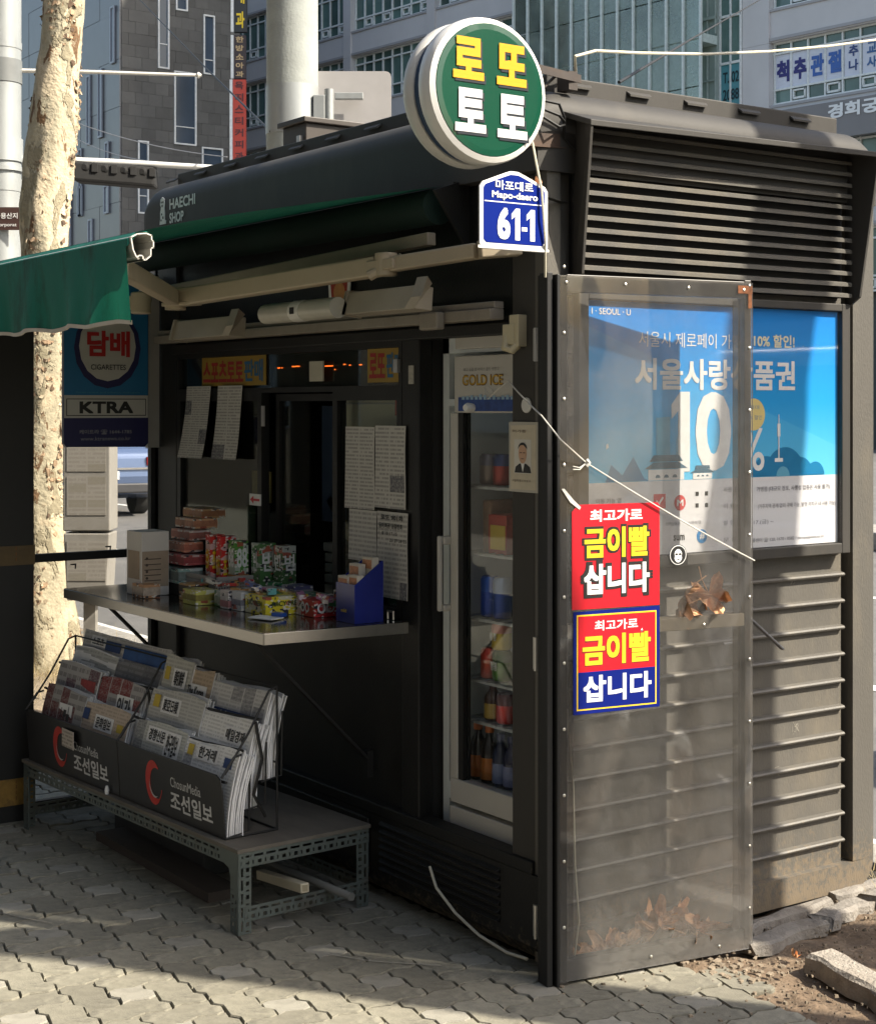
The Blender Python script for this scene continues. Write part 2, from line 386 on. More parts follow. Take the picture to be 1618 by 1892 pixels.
for ti in range(-12, 4):
    for tj in range(-6, 23):
        for (i, j, w_, h_) in SH:
            x0, y0 = GX + (ti * 3 + i) * PC, GY + (tj * 3 + j) * PC
            cx, cy = x0 + w_ * PC / 2, y0 + h_ * PC / 2
            if cx > .40 - .03 * math.sin(cy * 9) or (cx > .04 and cy > 0) or (cy > 2.45 and cx > -.02): continue
            r = Vector((cx, cy, 0)) - CAMP; d = r.dot(FWD)
            if d < 1: continue
            px, py = 809 + 2938 * r.dot(RGT) / d, 750 + 2938 * 1.5 / d
            inside = -30 < px < 1640 and py < 1930
            hid = (-.53 < cx < -.05 and .95 < cy < 2.3) or cy > 2.7
            cells.append(((0 if inside and not hid else 1), d, cx, cy, w_, h_))
cells.sort(); big = MB(); nsingle = 0; smesh = {}
for (far, d, cx, cy, w_, h_) in cells:
    vs, fs, _, _ = pav[(w_, h_)]; mt = 1 if (w_, h_) == (1, 1) else 0
    dz = random.uniform(-.0025, .0018); tx, ty = random.uniform(-.012, .012), random.uniform(-.012, .012)
    if far == 0 and nsingle < 296:
        key = (w_, h_, mt)
        if key not in smesh:
            m_ = MB(); m_.add(vs, fs)
            o = part('paver', m_, [PAVEL if mt else PAVE], pave_root, local=True); smesh[key] = o
        else: o = inst(smesh[key], pave_root)
        o.location = (cx, cy, dz); o.rotation_euler = (tx, ty, random.uniform(-.008, .008)); nsingle += 1
    else: big.add([(x + cx, y + cy, z + dz + tx * y) for x, y, z in vs], fs, mt)
part('far_paving', big, [PAVE, PAVEL], pave_root, kind='stuff', fix=False)
# paving beyond reach of single stones
mb = MB(); mb.box(-9, -4.12, -14, 90, -.03, -.002); mb.box(-4.1, 1.5, 6.5, 90, -.03, -.003)
brk = mat('far_paving_stone', (.2, .19, .165), .9, 0, .2, 6, .3, 50)
setting('far_pavement', mb, brk)

# soil strip between kiosk and kerb, lumpy
def lumpy(x0, x1, y0, y1, n, m, z, amp, sc=6):
    b = MB(); vs = []
    for j in range(m + 1):
        for i in range(n + 1):
            x = x0 + (x1 - x0) * i / n; y = y0 + (y1 - y0) * j / m
            vs.append((x, y, z + amp * (noise.noise(Vector((x * sc, y * sc, 1))) + .5 * noise.noise(Vector((x * sc * 3, y * sc * 3, 5))))))
    fs = [(j * (n + 1) + i, j * (n + 1) + i + 1, (j + 1) * (n + 1) + i + 1, (j + 1) * (n + 1) + i) for j in range(m) for i in range(n)]
    return b.add(vs, fs, 0, True)
setting('soil', lumpy(.30, 1.55, -3.5, .04, 70, 190, -.014, .018), SOILM, fix=False)
setting('tree_pit_soil', lumpy(-.05, 1.55, 2.44, 9, 40, 160, -.004, .022), mat('dry_soil', (.3, .24, .17), .95, 0, .3, 10, .8, 50, dirt=(.2, .15, .1), dirts=5, dirta=.6), fix=False)
# pebbles and crumbs
peb = MB()
for k in range(1500):
    if k < 1240: x, y = random.uniform(.34, 1.5), random.uniform(-1.1, -.02)
    else: x, y = random.uniform(-.1, .5), random.uniform(-.55, -.05)
    if k >= 1240 and random.random() < .55: continue
    r = random.choice((.0018, .0025, .003, .004, .007)) * random.uniform(.7, 1.3)
    z = -.002 + (.004 if x > .4 else .001)
    q = [(x + r * random.uniform(.6, 1.2) * math.cos(a), y + r * random.uniform(.6, 1.2) * math.sin(a)) for a in [i * 1.2566 for i in range(5)]]
    peb.add([(a, b, z - .003) for a, b in q] + [(x + (a - x) * .75, y + (b - y) * .75, z + r * random.uniform(.2, .6)) for a, b in q], [(i, (i + 1) % 5, 5 + (i + 1) % 5, 5 + i) for i in range(5)] + [(5, 6, 7, 8, 9)])
o = part('pebbles', peb, mat('pebble', (.2, .16, .115), .9, 0, .3, 30, rnd=.4), None, kind='stuff')
o['label'] = 'scattered pebbles and crumbs on the soil beside the kiosk'
# dry grass at the kerb
gr = MB()
for k in range(1500):
    if k < 70: x, y = random.uniform(1.15, 1.5), random.uniform(-.06, .3)
    else: x, y = random.gauss(.75, .38), random.gauss(5.3, .45)
    h = random.uniform(.03, .11); a = random.uniform(0, 6.3); l = random.uniform(.02, .08)
    gr.add([(x - .0015, y, -.01), (x + .0015, y, -.01), (x + math.cos(a) * l, y + math.sin(a) * l, h)], [(0, 1, 2)])
o = part('dry_grass', gr, mat('dry_grass', (.3, .24, .13), .9, 0, .3, 9, rnd=.3), None, kind='stuff', fix=False)
o['label'] = 'dry grass blades at the tree foot and behind the kiosk'

# loose kerb slab and edging stones by the soil
def rough_slab(L_, W_, H_, seed, n=14):
    b = MB(); rnd = random.Random(seed); vs = []
    for i in range(n + 1):
        x = L_ * i / n
        j = rnd.uniform(-.012, .012)
        for (y, z) in ((0, 0), (0.004, H_ * .8), (.016, H_), (W_ - .014, H_), (W_, H_ * .8), (W_, 0)):
            e = .03 * rnd.random() if i in (0, n) else 0
            vs.append((x + (e if i == 0 else -e), y + j * (1 if y < W_ / 2 else .5) + rnd.uniform(-.002, .002), z + rnd.uniform(-.003, .003)))
    fs = []
    for i in range(n):
        for k in range(6): a = i * 6 + k; c = i * 6 + (k + 1) % 6; fs.append((a, c, c + 6, a + 6))
    fs += [tuple(range(6))[::-1], tuple(n * 6 + k for k in range(6))]
    return b.add(vs, fs)
o = part('kerb_slab', rough_slab(.95, .09, .055, 3), mat('granite_slab', (.36, .32, .27), .85, 0, .2, 18, .6, 120, dirt=(.16, .13, .1), dirts=5, dirta=.7), None)
o.location = (.60, -.345, -.012); o.rotation_euler = (.05, .015, rad(-104)); WM[o.name] = Matrix.Identity(4)
o['label'] = 'broken stone kerb slab lying at the edge of the paving by the soil'; o['category'] = 'kerb slab'
er = bpy.data.objects.new('edging', None); COL.objects.link(er); er['kind'] = 'structure'; WM['edging'] = Matrix.Identity(4)
for (x, y, l, a, wd) in ((.56, -.215, .33, 6, .075), (.90, -.175, .26, 9, .08), (1.17, -.13, .3, 3, .085), (.66, -.09, .42, 5, .05), (1.1, -.045, .34, 7, .05)):
    o = part('edging_stone', rough_slab(l, wd, .035, int(x * 100), 6), mat('edging_grey', (.23, .21, .185), .9, 0, .2, 14, .6, 100, dirt=(.13, .105, .08), dirts=6, dirta=.6), er, local=True)
    o.location = (x, y, -.012); o.rotation_euler = (0, 0, rad(a))
chunks = MB()
for k in range(70):
    x, y = random.uniform(.34, .56), random.uniform(-.36, -.08); s = random.uniform(.002, .008)
    chunks.obox((x, y, s * .3), Vector((s, random.uniform(-.4, .4) * s, .2 * s)), Vector((-.3 * s, s * .8, .1 * s)), Vector((0, .1 * s, s * .5)))
o = part('rubble', chunks, mat('rubble', (.25, .2, .145), .95, 0, .25, 30, .6, 90), None, kind='stuff', bevel=.003)
o['label'] = 'broken mortar crumbs where the paving meets the soil'

# ================================================================== kiosk
kiosk = thing('kiosk', 'dark bronze metal street kiosk with ventilation hood, blue poster case and open shop front', 'kiosk')
KL, KW, KH = 2.42, 1.30, 2.345
# roof body: rounded shoulder on the front, profile in XZ extruded along Y
def arc(cx, cz, r, a0, a1, n=7): return [(cx + r * math.cos(rad(a0 + (a1 - a0) * i / n)), cz + r * math.sin(rad(a0 + (a1 - a0) * i / n))) for i in range(n + 1)]
prof = [(-.038, 2.12), ] + arc(.04, KH - .08, .08, 180, 90, 9) + arc(KW - .08, KH - .08, .08, 90, 0, 6) + [(KW, 2.12)]
mb = MB(); n = len(prof); NE = 5
rings = []
for k in range(NE + 1):                       # rounded at the two ends: shrink the profile towards each gable
    a = rad(90 * k / NE); rings.append((-.01 + .075 * (1 - math.sin(a)), .075 * (1 - math.cos(a))))
secs = [(y, ins) for y, ins in rings][::-1]
ys = [(-.01 + .075 * (1 - math.cos(rad(90 * k / NE))), .075 * (1 - math.sin(rad(90 * k / NE)))) for k in range(NE + 1)]
ys += [(KL + .01 - .075 * (1 - math.cos(rad(90 * k / NE))), .075 * (1 - math.sin(rad(90 * k / NE)))) for k in range(NE, -1, -1)]
vs = []
for (y, ins) in ys:
    for (x, z) in prof:
        zz = z - ins * max(0, (z - 2.2)) / (KH - 2.2)
        vs.append((x, y, zz))
fs = [(i * n + k, i * n + (k + 1) % n, (i + 1) * n + (k + 1) % n, (i + 1) * n + k) for i in range(len(ys) - 1) for k in range(n)]
fs += [tuple(range(n)), tuple((len(ys) - 1) * n + k for k in range(n))]
mb.add(vs, fs, 0, True)
o = part('roof', mb, K, kiosk); md = o.modifiers.new('split', 'EDGE_SPLIT'); md.split_angle = rad(35)
mb = MB(); mb.box(.06, KW - .08, .075, KL - .08, KH - .01, KH + .052)
lid = part('roof_rim', mb, K, kiosk, bevel=.004)
tab = None
def tabs(pts, alongx):
    global tab
    for p in pts:
        if tab is None:
            m_ = MB(); m_.prism([(-.045, 0, .006), (.045, 0, .006), (.04, -.012, -.004), (-.04, -.012, -.004)], (0, 0, .006)); tab = part('vent_tab', m_, K, lid, local=True); o = tab
        else: o = inst(tab, lid)
        o.location = p; o.rotation_euler = (0, 0, 0 if alongx else rad(-90))
tabs([(.17 + i * .22, .0745, KH + .026) for i in range(5)], True)
tabs([(.0595, .22 + i * .24, KH + .026) for i in range(10)], False)
# end wall (Y = 0): stiles round a recessed ribbed panel
mb = MB()
mb.box(.0, .045, 0, .05, .02, 2.2); mb.box(1.205, KW, 0, .05, .1, 2.2); mb.box(.045, 1.205, 0, .05, .015, .098); mb.box(.045, 1.205, 0, .05, 2.16, 2.2)
part('end_frame', mb, mat('dusty_sunlit_paint2', (.10, .094, .083), .5, .0, .04, 3, .15, 180, dirt=(.22, .185, .13), dirts=3.0, dirta=.35, stretch=(1, 1, .4), splash=.3), kiosk)  # kiosk paint with its base raised for sunlight, dust and mud over it
mb = MB(); mb.prism([(1.205, 0, .098), (1.205, 0, .015)] + [(1.30 - .085 + .085 * math.sin(rad(a)), 0, .1 - .085 * math.cos(rad(a))) for a in range(0, 91, 10)], (0, .05, 0))
part('rounded_corner', mb, MATS['dusty_sunlit_paint2'], kiosk)
EP = mat('dusty_sunlit_paint', (.104, .097, .085), .5, .0, .04, 3, .15, 180, dirt=(.22, .185, .13), dirts=3.0, dirta=.35, stretch=(1, 1, .4), splash=.3)  # paler copy of the kiosk paint for the sunlit end, with dust
mb = MB(); mb.box(.045, 1.18, .026, .046, .098, 2.16)
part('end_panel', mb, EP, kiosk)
mb = MB(); mb.box(.045, 1.205, .046, .052, .098, 2.16); part('groove_shade_back', mb, BLK, kiosk)  # black back puts the shade of the deep gap into colour
rib = None
for k in range(21):
    z = .1685 + .0815 * k
    if rib is None:
        m_ = MB(); q = [(.05, .026, -.010), (.05, .010, -.006), (.05, .006, .0), (.05, .010, .005), (.05, .026, .009)]
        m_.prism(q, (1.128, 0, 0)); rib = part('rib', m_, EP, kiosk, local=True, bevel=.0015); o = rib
    else: o = inst(rib, kiosk)
    o.location = (0, 0, z)
# ventilation hood with slats
hood = MB()
tl, tr_, bl, br = (.045, -.125, 2.236), (1.172, -.125, 2.258), (.088, -.035, 1.832), (1.165, -.04, 1.806)
def slab(b, pts, t): return b.prism(pts, t)
hood.prism([(.05, 0, 2.285), (1.18, 0, 2.285), (1.172, -.125, 2.262), (.045, -.125, 2.244)], (0, 0, -.016))
hood.prism([(.094, .0, 2.27), (.045, -.125, 2.242), (.085, -.04, 1.85), (.088, .0, 1.83)], (.010, 0, 0))
hood.prism([(1.168, .0, 2.27), (1.176, -.125, 2.262), (1.170, -.055, 1.83), (1.165, .0, 1.79)], (.010, 0, 0))
ho = part('ventilation_hood', hood, K, kiosk, bevel=.002)
sl_ = None
for k in range(13):
    z = 1.838 + .0335 * k
    if sl_ is None:
        m_ = MB(); m_.prism([(.098, .010, .010), (.098, -.024, .004), (.098, -.028, .001), (.098, -.028, -.009), (.098, -.024, -.009), (.098, -.022, .0), (.098, .010, .006)], (1.066, 0, 0)); sl_ = part('slat', m_, MATS['dusty_sunlit_paint2'], ho, local=True); o = sl_
    else: o = inst(sl_, ho)
    o.location = (0, -.004, z)
mb = MB(); mb.box(.095, 1.166, .011, .024, 1.83, 2.27); part('vent_shade_back', mb, BLK, kiosk)  # black sheet stands in for the shade between the slats
# scuffs where bills were once stuck
for (x, z, a) in ((.98, .53, .02), (.965, .975, .012), (.90, .41, .016)):
    b = MB(); rq = random.Random(int(z * 100))
    for k in range(9): b.bar((x + rq.uniform(-a, a), .0255, z + rq.uniform(-a, a)), (x + rq.uniform(-a, a), .0253, z + rq.uniform(-a, a)), .0006, rq.uniform(.0008, .002), (0, 0, 1))
    part('scuff', b, mat('scuff_grey', (.3, .28, .24), .8), kiosk, kind='stuff')
# poster case
case = MB()
for (a, b_, c, d) in ((.092, .127, 1.052, 1.81), (1.132, 1.168, 1.052, 1.81), (.127, 1.132, 1.052, 1.084), (.127, 1.132, 1.787, 1.81)): case.box(a, b_, -.022, .026, c, d)
case.box(.127, 1.132, -.001, .026, 1.084, 1.787)
pc = part('poster_case', case, K, kiosk, bevel=.003)
# printed poster
PX0, PX1, PZ0, PZ1, PYY = .129, 1.130, 1.086, 1.785, -.004
pm = MB(); pm.box(PX0, PX1, PYY, -.0011, PZ0, PZ1)
def poster_mat():
    m = bpy.data.materials.new('poster_print'); m.use_nodes = True; t = m.node_tree; N = t.nodes; L = t.links; b = N['Principled BSDF']
    b.inputs['Roughness'].default_value = .6; b.inputs['Specular IOR Level'].default_value = .2
    tc = N.new('ShaderNodeTexCoord'); sp = N.new('ShaderNodeSeparateXYZ'); L.new(tc.outputs['Object'], sp.inputs[0])
    r = N.new('ShaderNodeMapRange'); r.inputs[1].default_value = 1.29; r.inputs[2].default_value = 1.785; L.new(sp.outputs[2], r.inputs[0])
    c = N.new('ShaderNodeValToRGB'); e = c.color_ramp.elements
    e[0].position = 0; e[0].color = (.10, .50, .80, 1); e[1].position = 1; e[1].color = (.006, .21, .66, 1); e.new(.45).color = (.015, .33, .76, 1)
    L.new(r.outputs[0], c.inputs[0])
    lt = N.new('ShaderNodeMath'); lt.operation = 'GREATER_THAN'; lt.inputs[1].default_value = 1.2915; L.new(sp.outputs[2], lt.inputs[0])
    mx = N.new('ShaderNodeMix'); mx.data_type = 'RGBA'; mx.inputs[6].default_value = (.72, .72, .74, 1); L.new(lt.outputs[0], mx.inputs[0]); L.new(c.outputs[0], mx.inputs[7])
    # diagonal paler ray across the top left
    ad = N.new('ShaderNodeMath'); ad.operation = 'MULTIPLY_ADD'; ad.inputs[1].default_value = .34; L.new(sp.outputs[0], ad.inputs[0]); L.new(sp.outputs[2], ad.inputs[2])
    g1 = N.new('ShaderNodeMath'); g1.operation = 'LESS_THAN'; g1.inputs[1].default_value = 1.762; L.new(ad.outputs[0], g1.inputs[0])
    g2 = N.new('ShaderNodeMath'); g2.operation = 'MULTIPLY'; g2.inputs[1].default_value = .16; L.new(g1.outputs[0], g2.inputs[0])
    g3 = N.new('ShaderNodeMath'); g3.operation = 'MULTIPLY'; L.new(g2.outputs[0], g3.inputs[0]); L.new(lt.outputs[0], g3.inputs[1])
    m2 = N.new('ShaderNodeMix'); m2.data_type = 'RGBA'; L.new(g3.outputs[0], m2.inputs[0]); L.new(mx.outputs[2], m2.inputs[6]); m2.inputs[7].default_value = (.2, .65, .9, 1)
    L.new(m2.outputs[2], b.inputs['Base Color']); return m
po = part('poster', pm, poster_mat(), kiosk)
R_, U_ = Vector((1, 0, 0)), Z_
def tx(b, s, x, z, w, h, bold=0, y=PYY, off=.0012, mi=0, **k): return b.text(s, (x, y, z), R_, U_, w, h, bold, off, mi, **k)
b = MB()
tx(b, 'I · SEOUL · U', .15, 1.748, .14, .017, .012)
tx(b, '서울시 제로페이 가맹점', .32, 1.664, .435, .042, 0)
tx(b, '서울사랑상품권', .306, 1.545, .636, .088, .035)
b.prism([(.442 + x * .08, PYY - .0012, 1.315 + z * .225) for x, z in ((0, .84), (0, .66), (.32, .76), (.32, 0), (.88, 0), (.88, 1), (.42, 1))], (0, -.0003, 0)); tx(b, '0', .535, 1.315, .14, .225, .035); tx(b, '%', .712, 1.31, .10, .125, .01)
for (x, w_, z0, z1) in ((.873, .006, 1.41, 1.448), (.873, .0022, 1.345, 1.41)): b.prism([(x - w_, PYY - .001, z0), (x + w_, PYY - .001, z0), (x + w_, PYY - .001, z1), (x - w_, PYY - .001, z1)], (0, -.0004, 0))
b.box(.856, .890, PYY - .0014, PYY - .001, 1.335, 1.346); b.box(.8715, .8745, PYY - .0014, PYY - .001, 1.448, 1.475)
part('lettering', b, WHITEP, po)
b = MB(); tx(b, '10% 할인!', .768, 1.672, .172, .038, .03); part('lettering', b, mat('cream_print', (.8, .74, .5), .4, 0, .01), po)
def flat(b, pts, off=.0006, mi=0): return b.prism([(x, PYY - off, z) for x, z in pts], (0, -.0003, 0), mi)
def circ(cx, cz, r, a0=0, a1=360, n=22): return [(cx + r * math.cos(rad(a0 + (a1 - a0) * i / n)), cz + r * math.sin(rad(a0 + (a1 - a0) * i / n))) for i in range(n + (0 if a1 - a0 == 360 else 1))]
b = MB(); flat(b, circ(.768, 1.475, .047)); part('price_bubble', b, mat('poster_yellow', (.75, .6, .24), .4, 0, .02), po)
b = MB(); tx(b, '최대', .75, 1.49, .04, .012); tx(b, '10% 할인', .737, 1.46, .065, .013); part('lettering', b, mat('poster_ink', (.1, .2, .35), .5, 0, .02), po)
b = MB()
for i, (cx, r) in enumerate(((.90, .085), (.82, .06), (.965, .055), (1.03, .04))): flat(b, circ(cx, 1.293, r, 0, 180), .0004 + i * .0002)
flat(b, [(.2, 1.293), (.22, 1.34), (.26, 1.31), (.3, 1.36), (.34, 1.3), (.36, 1.293)], .0004)
part('hill_print', b, mat('poster_hill', (.008, .19, .40), .4, 0, .03), po)
b = MB()
flat(b, circ(.89, 1.293, .028, 0, 180), .0014)
flat(b, [(.385, 1.293), (.385, 1.467), (.437, 1.47), (.437, 1.293)], .0007)                  # tower block
flat(b, [(.46, 1.293), (.46, 1.4), (.47, 1.43), (.48, 1.5), (.485, 1.43), (.49, 1.293)], .0006)
part('tower_print', b, mat('poster_tower', (.12, .38, .55), .4, 0, .03), po)
b = MB()
for x, s_ in ((.355, 1), (.525, .55)):           # city gates
    flat(b, [(x, 1.293), (x, 1.293 + .03 * s_), (x + .135 * s_, 1.293 + .03 * s_), (x + .135 * s_, 1.293)], .0010)
part('gate_print', b, WHITEP, po)
b = MB()
for x, s_ in ((.355, 1), (.525, .55)):
    for dz, e in ((.032, .006), (.052, -.012)): flat(b, [(x - e - .008 * s_, 1.293 + dz * s_), (x + .02 * s_, 1.293 + (dz + .018) * s_), (x + .115 * s_, 1.293 + (dz + .018) * s_), (x + (.135 + .008) * s_ + e, 1.293 + dz * s_)], .0014)
    for i in range(3): flat(b, circ(x + (.035 + i * .032) * s_, 1.3, .009 * s_, 0, 180, 8), .0018)
part('gate_roof_print', b, mat('poster_gate', (.06, .14, .2), .4, 0, .03), po)
b = MB()
tx(b, '이용 가능 앱', .165, 1.235, .09, .014); tx(b, '사용 가맹점', .645, 1.252, .09, .015, .01); tx(b, '가맹점 (대규모 점포, 사행성 업종은 사용 불가)', .78, 1.247, .315, .017, .004)
tx(b, '이 용 처', .645, 1.205, .07, .014); tx(b, '(거주지역 관계 없이 구매 가능, 발행 자치구 내 사용 가능)', .785, 1.197, .335, .016)
tx(b, '발 행 일', .645, 1.157, .07, .014); tx(b, "'20. 1. 17.(금) ~", .70, 1.152, .15, .015)
tx(b, '문 의', .645, 1.108, .05, .014); tx(b, '제로페이 콜센터 ☎ 120, 1670 - 0582 / zeropaypoint.or.kr', .70, 1.1, .37, .014)
tx(b, '지역상품권', .42, 1.165, .055, .01); tx(b, '스마트앱', .505, 1.165, .05, .01)
part('lettering', b, mat('poster_grey', (.16, .16, .18), .5, 0, .02), po)
b = MB()
flat(b, [(.375, 1.215), (.375, 1.255), (.42, 1.255), (.42, 1.215)]); flat(b, circ(.475, 1.228, .022)); part('app_icon', b, mat('icon_red', (.6, .06, .06), .4, 0, .03), po)
b = MB(); flat(b, circ(.56, 1.13, .02)); part('app_icon', b, mat('icon_blue', (.04, .25, .55), .4, 0, .03), po)
b = MB(); tx(b, '✓', .383, 1.223, .028, .024, .03, off=.0016); tx(b, 'M', .463, 1.219, .024, .018, .03, off=.0016); tx(b, '#', .55, 1.121, .02, .018, .03, off=.0016); part('lettering', b, WHITEP, po)
b = MB()
for (x, z) in ((.535, 1.245), (.572, 1.245), (.535, 1.212), (.572, 1.212)): flat(b, [(x, z), (x + .012, z), (x + .012, z + .012), (x, z + .012)])
tx(b, 'sum', .45, 1.122, .042, .016, .02); part('app_icon', b, BLACKP, po)
# case glass
b = MB(); b.box(.1275, 1.1315, -.016, -.013, 1.0845, 1.7865); part('case_glass', b, glass('case_glass', (.99, .99, .99), .002, refl=.12), kiosk)

# front wall (X = 0)
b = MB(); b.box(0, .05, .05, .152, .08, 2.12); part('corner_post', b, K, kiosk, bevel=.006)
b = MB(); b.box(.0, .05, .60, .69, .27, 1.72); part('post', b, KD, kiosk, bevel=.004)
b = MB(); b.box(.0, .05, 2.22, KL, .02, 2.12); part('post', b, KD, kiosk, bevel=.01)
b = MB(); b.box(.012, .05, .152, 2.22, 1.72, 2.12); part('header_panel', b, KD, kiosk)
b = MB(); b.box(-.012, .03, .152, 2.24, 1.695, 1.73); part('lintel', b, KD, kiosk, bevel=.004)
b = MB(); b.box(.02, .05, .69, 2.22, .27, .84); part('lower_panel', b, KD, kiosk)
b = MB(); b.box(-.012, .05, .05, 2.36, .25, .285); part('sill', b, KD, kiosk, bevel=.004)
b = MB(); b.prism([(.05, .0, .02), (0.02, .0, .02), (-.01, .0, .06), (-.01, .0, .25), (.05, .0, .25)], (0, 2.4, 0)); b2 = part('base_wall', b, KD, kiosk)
g = None
for k in range(7):
    if g is None:
        m_ = MB(); m_.prism([(-.010, .19, 0), (-.022, .19, .008), (-.010, .19, .017)], (0, .60, 0)); g = part('grille_ridge', m_, KD, b2, local=True, bevel=.002); o = g
    else: o = inst(g, b2)
    o.location = (0, 0, .085 + k * .0225)
b = MB(); b.box(-.02, -.0105, .85, 1.6, .06, .235); part('access_plate', b, KD, kiosk, bevel=.004)
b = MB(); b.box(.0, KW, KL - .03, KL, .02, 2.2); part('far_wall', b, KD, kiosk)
b = MB(); b.box(KW - .04, KW - .001, .05, KL - .03, .1, 2.2); part('rear_wall', b, mat('inner_wall', (.02, .02, .02), .8), kiosk)
b = MB(); b.box(.05, KW - .04, .05, KL - .03, .1, .13); part('floor_plate', b, DARK, kiosk)
b = MB(); b.box(.66, .7, .05, .62, .13, 2.1); b.box(.05, .66, .605, .635, .13, 2.1); part('fridge_bay', b, DARK, kiosk)
b = MB(); b.tube([(.0, .03, 2.0), (0, .03, 2.1)], .01)
# hinges on the front corner
h = None
for z in (1.62, .80, .09):
    if h is None:
        m_ = MB(); m_.box(-.012, .0, .028, .044, 0, .085); m_.tube([(-.014, .028, -.002), (-.014, .028, .087)], .007); h = part('hinge', m_, ALU, kiosk, local=True); o = h
    else: o = inst(h, kiosk)
    o.location = (0, 0, z)
# raised logo and lettering on the fascia (text reads from left = +Y to right = -Y)
FR, FX = Vector((0, -1, 0)), -.0392
b = MB(); b.text('HAECHI', (FX, 2.20, 2.237), FR, Z_, .215, .040, .035, .002); b.text('SHOP', (FX, 2.20, 2.185), FR, Z_, .12, .039, .035, .002)
part('lettering', b, mat('silver_letter', (.75, .74, .7), .4, .1, .03), kiosk)
def fpoly(b, pts, y0, z0, s, off=.003): return b.prism([(FX, y0 - x * s, z0 + z * s) for x, z in pts], (-off, 0, 0))
b = MB()
fpoly(b, [(0, 0), (1.15, 0), (1.2, .3), (.95, .35), (1.0, .9), (.9, 1.35), (1.0, 1.7), (.85, 2.15), (.5, 2.3), (.2, 2.1), (.12, 1.7), (.3, 1.45), (.12, 1.0), (.15, .5)], 2.285, 2.188, .045)
part('emblem', b, mat('silver_letter', (.5, .5, .47)), kiosk)
b = MB()
for (x, z, r) in ((.4, 1.85, .09), (.7, 1.85, .09), (.55, 1.55, .12), (.45, .85, .1), (.7, .55, .12), (.35, .35, .1)): b.prism([(FX - .0034, 2.285 - (x + r * math.cos(a)) * .045, 2.188 + (z + r * math.sin(a)) * .045) for a in [i * .785 for i in range(8)]], (-.0006, 0, 0))
part('emblem_detail', b, KD, kiosk)
# fascia lower lip
b = MB(); b.box(-.047, -.0352, .36, 2.4, 2.116, 2.130); part('fascia_lip', b, K, kiosk)
b = MB(); b.prism([(-.12, .345, 2.10), (-.0, .345, 2.14), (-.0, .345, 1.93)], (0, .012, 0)); part('awning_bracket', b, KD, kiosk)

# window joinery
def frame(b, y0, y1, z0, z1, t, x0=0, x1=.03):
    b.box(x0, x1, y0, y0 + t, z0, z1); b.box(x0, x1, y1 - t, y1, z0, z1); b.box(x0, x1, y0 + t, y1 - t, z0, z0 + t); b.box(x0, x1, y0 + t, y1 - t, z1 - t, z1)
b = MB(); frame(b, .69, 2.22, 1.545, 1.695, .018); tw = part('window_frame', b, KD, kiosk)
WG = glass('window_glass', (.8, .84, .82), .006, refl=.25)
b = MB(); b.box(.012, .016, .708, 2.202, 1.563, 1.677); part('pane', b, WG, tw)
for (y0, y1) in ((.69, 1.09), (1.56, 2.22)):
    b = MB(); frame(b, y0, y1, .862, 1.545, .028); wf = part('window_frame', b, KD, kiosk)
    b = MB(); b.box(.012, .016, y0 + .028, y1 - .028, .89, 1.517); part('pane', b, WG, wf)
b = MB(); frame(b, 1.10, 1.52, .862, 1.54, .024, .034, .056); wf = part('sliding_window', b, KD, kiosk)
b = MB(); b.box(.044, .047, 1.31, 1.496, .886, 1.516); part('pane', b, WG, wf)
b = MB(); b.box(-.01, 0, .70, .722, 1.60, 1.64); part('latch', b, ALU, kiosk)

# ------------------------------------------------------------------ things inside the kiosk behind the glass
b = MB(); b.box(.5, 1.0, .75, 1.42, 1.0, 1.62)
c = thing('wall_cabinet', 'cream cabinet seen through the right shop window', 'cabinet', (.3, .95, 1.2))
b = MB(); b.box(.09, .3, .80, 1.15, 1.40, 1.53); part('body', b, mat('cream_cabinet', (.75, .7, .55), .6, 0, .05), c)
b = MB(); b.box(.084, .09, .80, 1.15, 1.505, 1.510); part('rail', b, ALU, c)
b = MB(); b.box(.078, .0835, .81, .845, 1.47, 1.53); solo('fire_notice', b, REDP, 'small red and white plate on the cream cabinet inside the window', 'plate')
b = MB(); b.box(.35, .95, .75, 2.1, .13, .8); solo('inner_counter', b, DARK, 'dark counter inside the kiosk behind the windows', 'counter')
b = MB()
for i, (y, z, h) in enumerate(((1.2, .87, .03), (1.2, .905, .03), (1.2, .94, .03), (1.2, .975, .03), (1.21, 1.01, .03))): b.box(.12, .3, y, y + .14, z, z + h)
solo('tray_stack', b, mat('grey_tray', (.2, .2, .19), .5, 0, .1), 'stack of grey plastic trays behind the service opening', 'tray', bevel=.004)
b = MB(); b.box(.16, .36, 1.62, 1.8, .86, 1.12); solo('monitor', b, BLK, 'black terminal behind the left shop window', 'terminal', bevel=.01)
b = MB(); b.prism([(.2, 1.46, 1.17), (.2, 1.43, 1.19), (.2, 1.25, 1.02), (.2, 1.28, 1.0)], (.01, 0, 0)); solo('yellow_strap', b, mat('ochre', (.3, .2, .03)), 'ochre strap hanging in the service opening', 'strap')
b = MB(); b.box(.2, .22, 1.36, 1.49, 1.1, 1.5); solo('blue_cloth', b, mat('blue_cloth', (.03, .05, .1), .9), 'dark blue cloth hanging in the service opening', 'cloth')
for i, (y0, y1, z0, z1, c_) in enumerate(((1.60, 1.74, 1.16, 1.27, (.2, .15, .03)), (1.74, 1.80, 1.0, 1.14, (.03, .06, .02)), (1.66, 1.73, 1.0, 1.15, (.12, .14, .12)))):
    b = MB(); b.box(.06 + i * .012, .064 + i * .012, y0, y1, z0, z1); solo('leaflet', b, mat('leaflet_%d' % i, c_, .7, 0, .2, 20), ['yellow leaflet hanging inside the left window', 'dark green leaflet low inside the left window', 'grey leaflet hanging inside the left window'][i], 'leaflet')
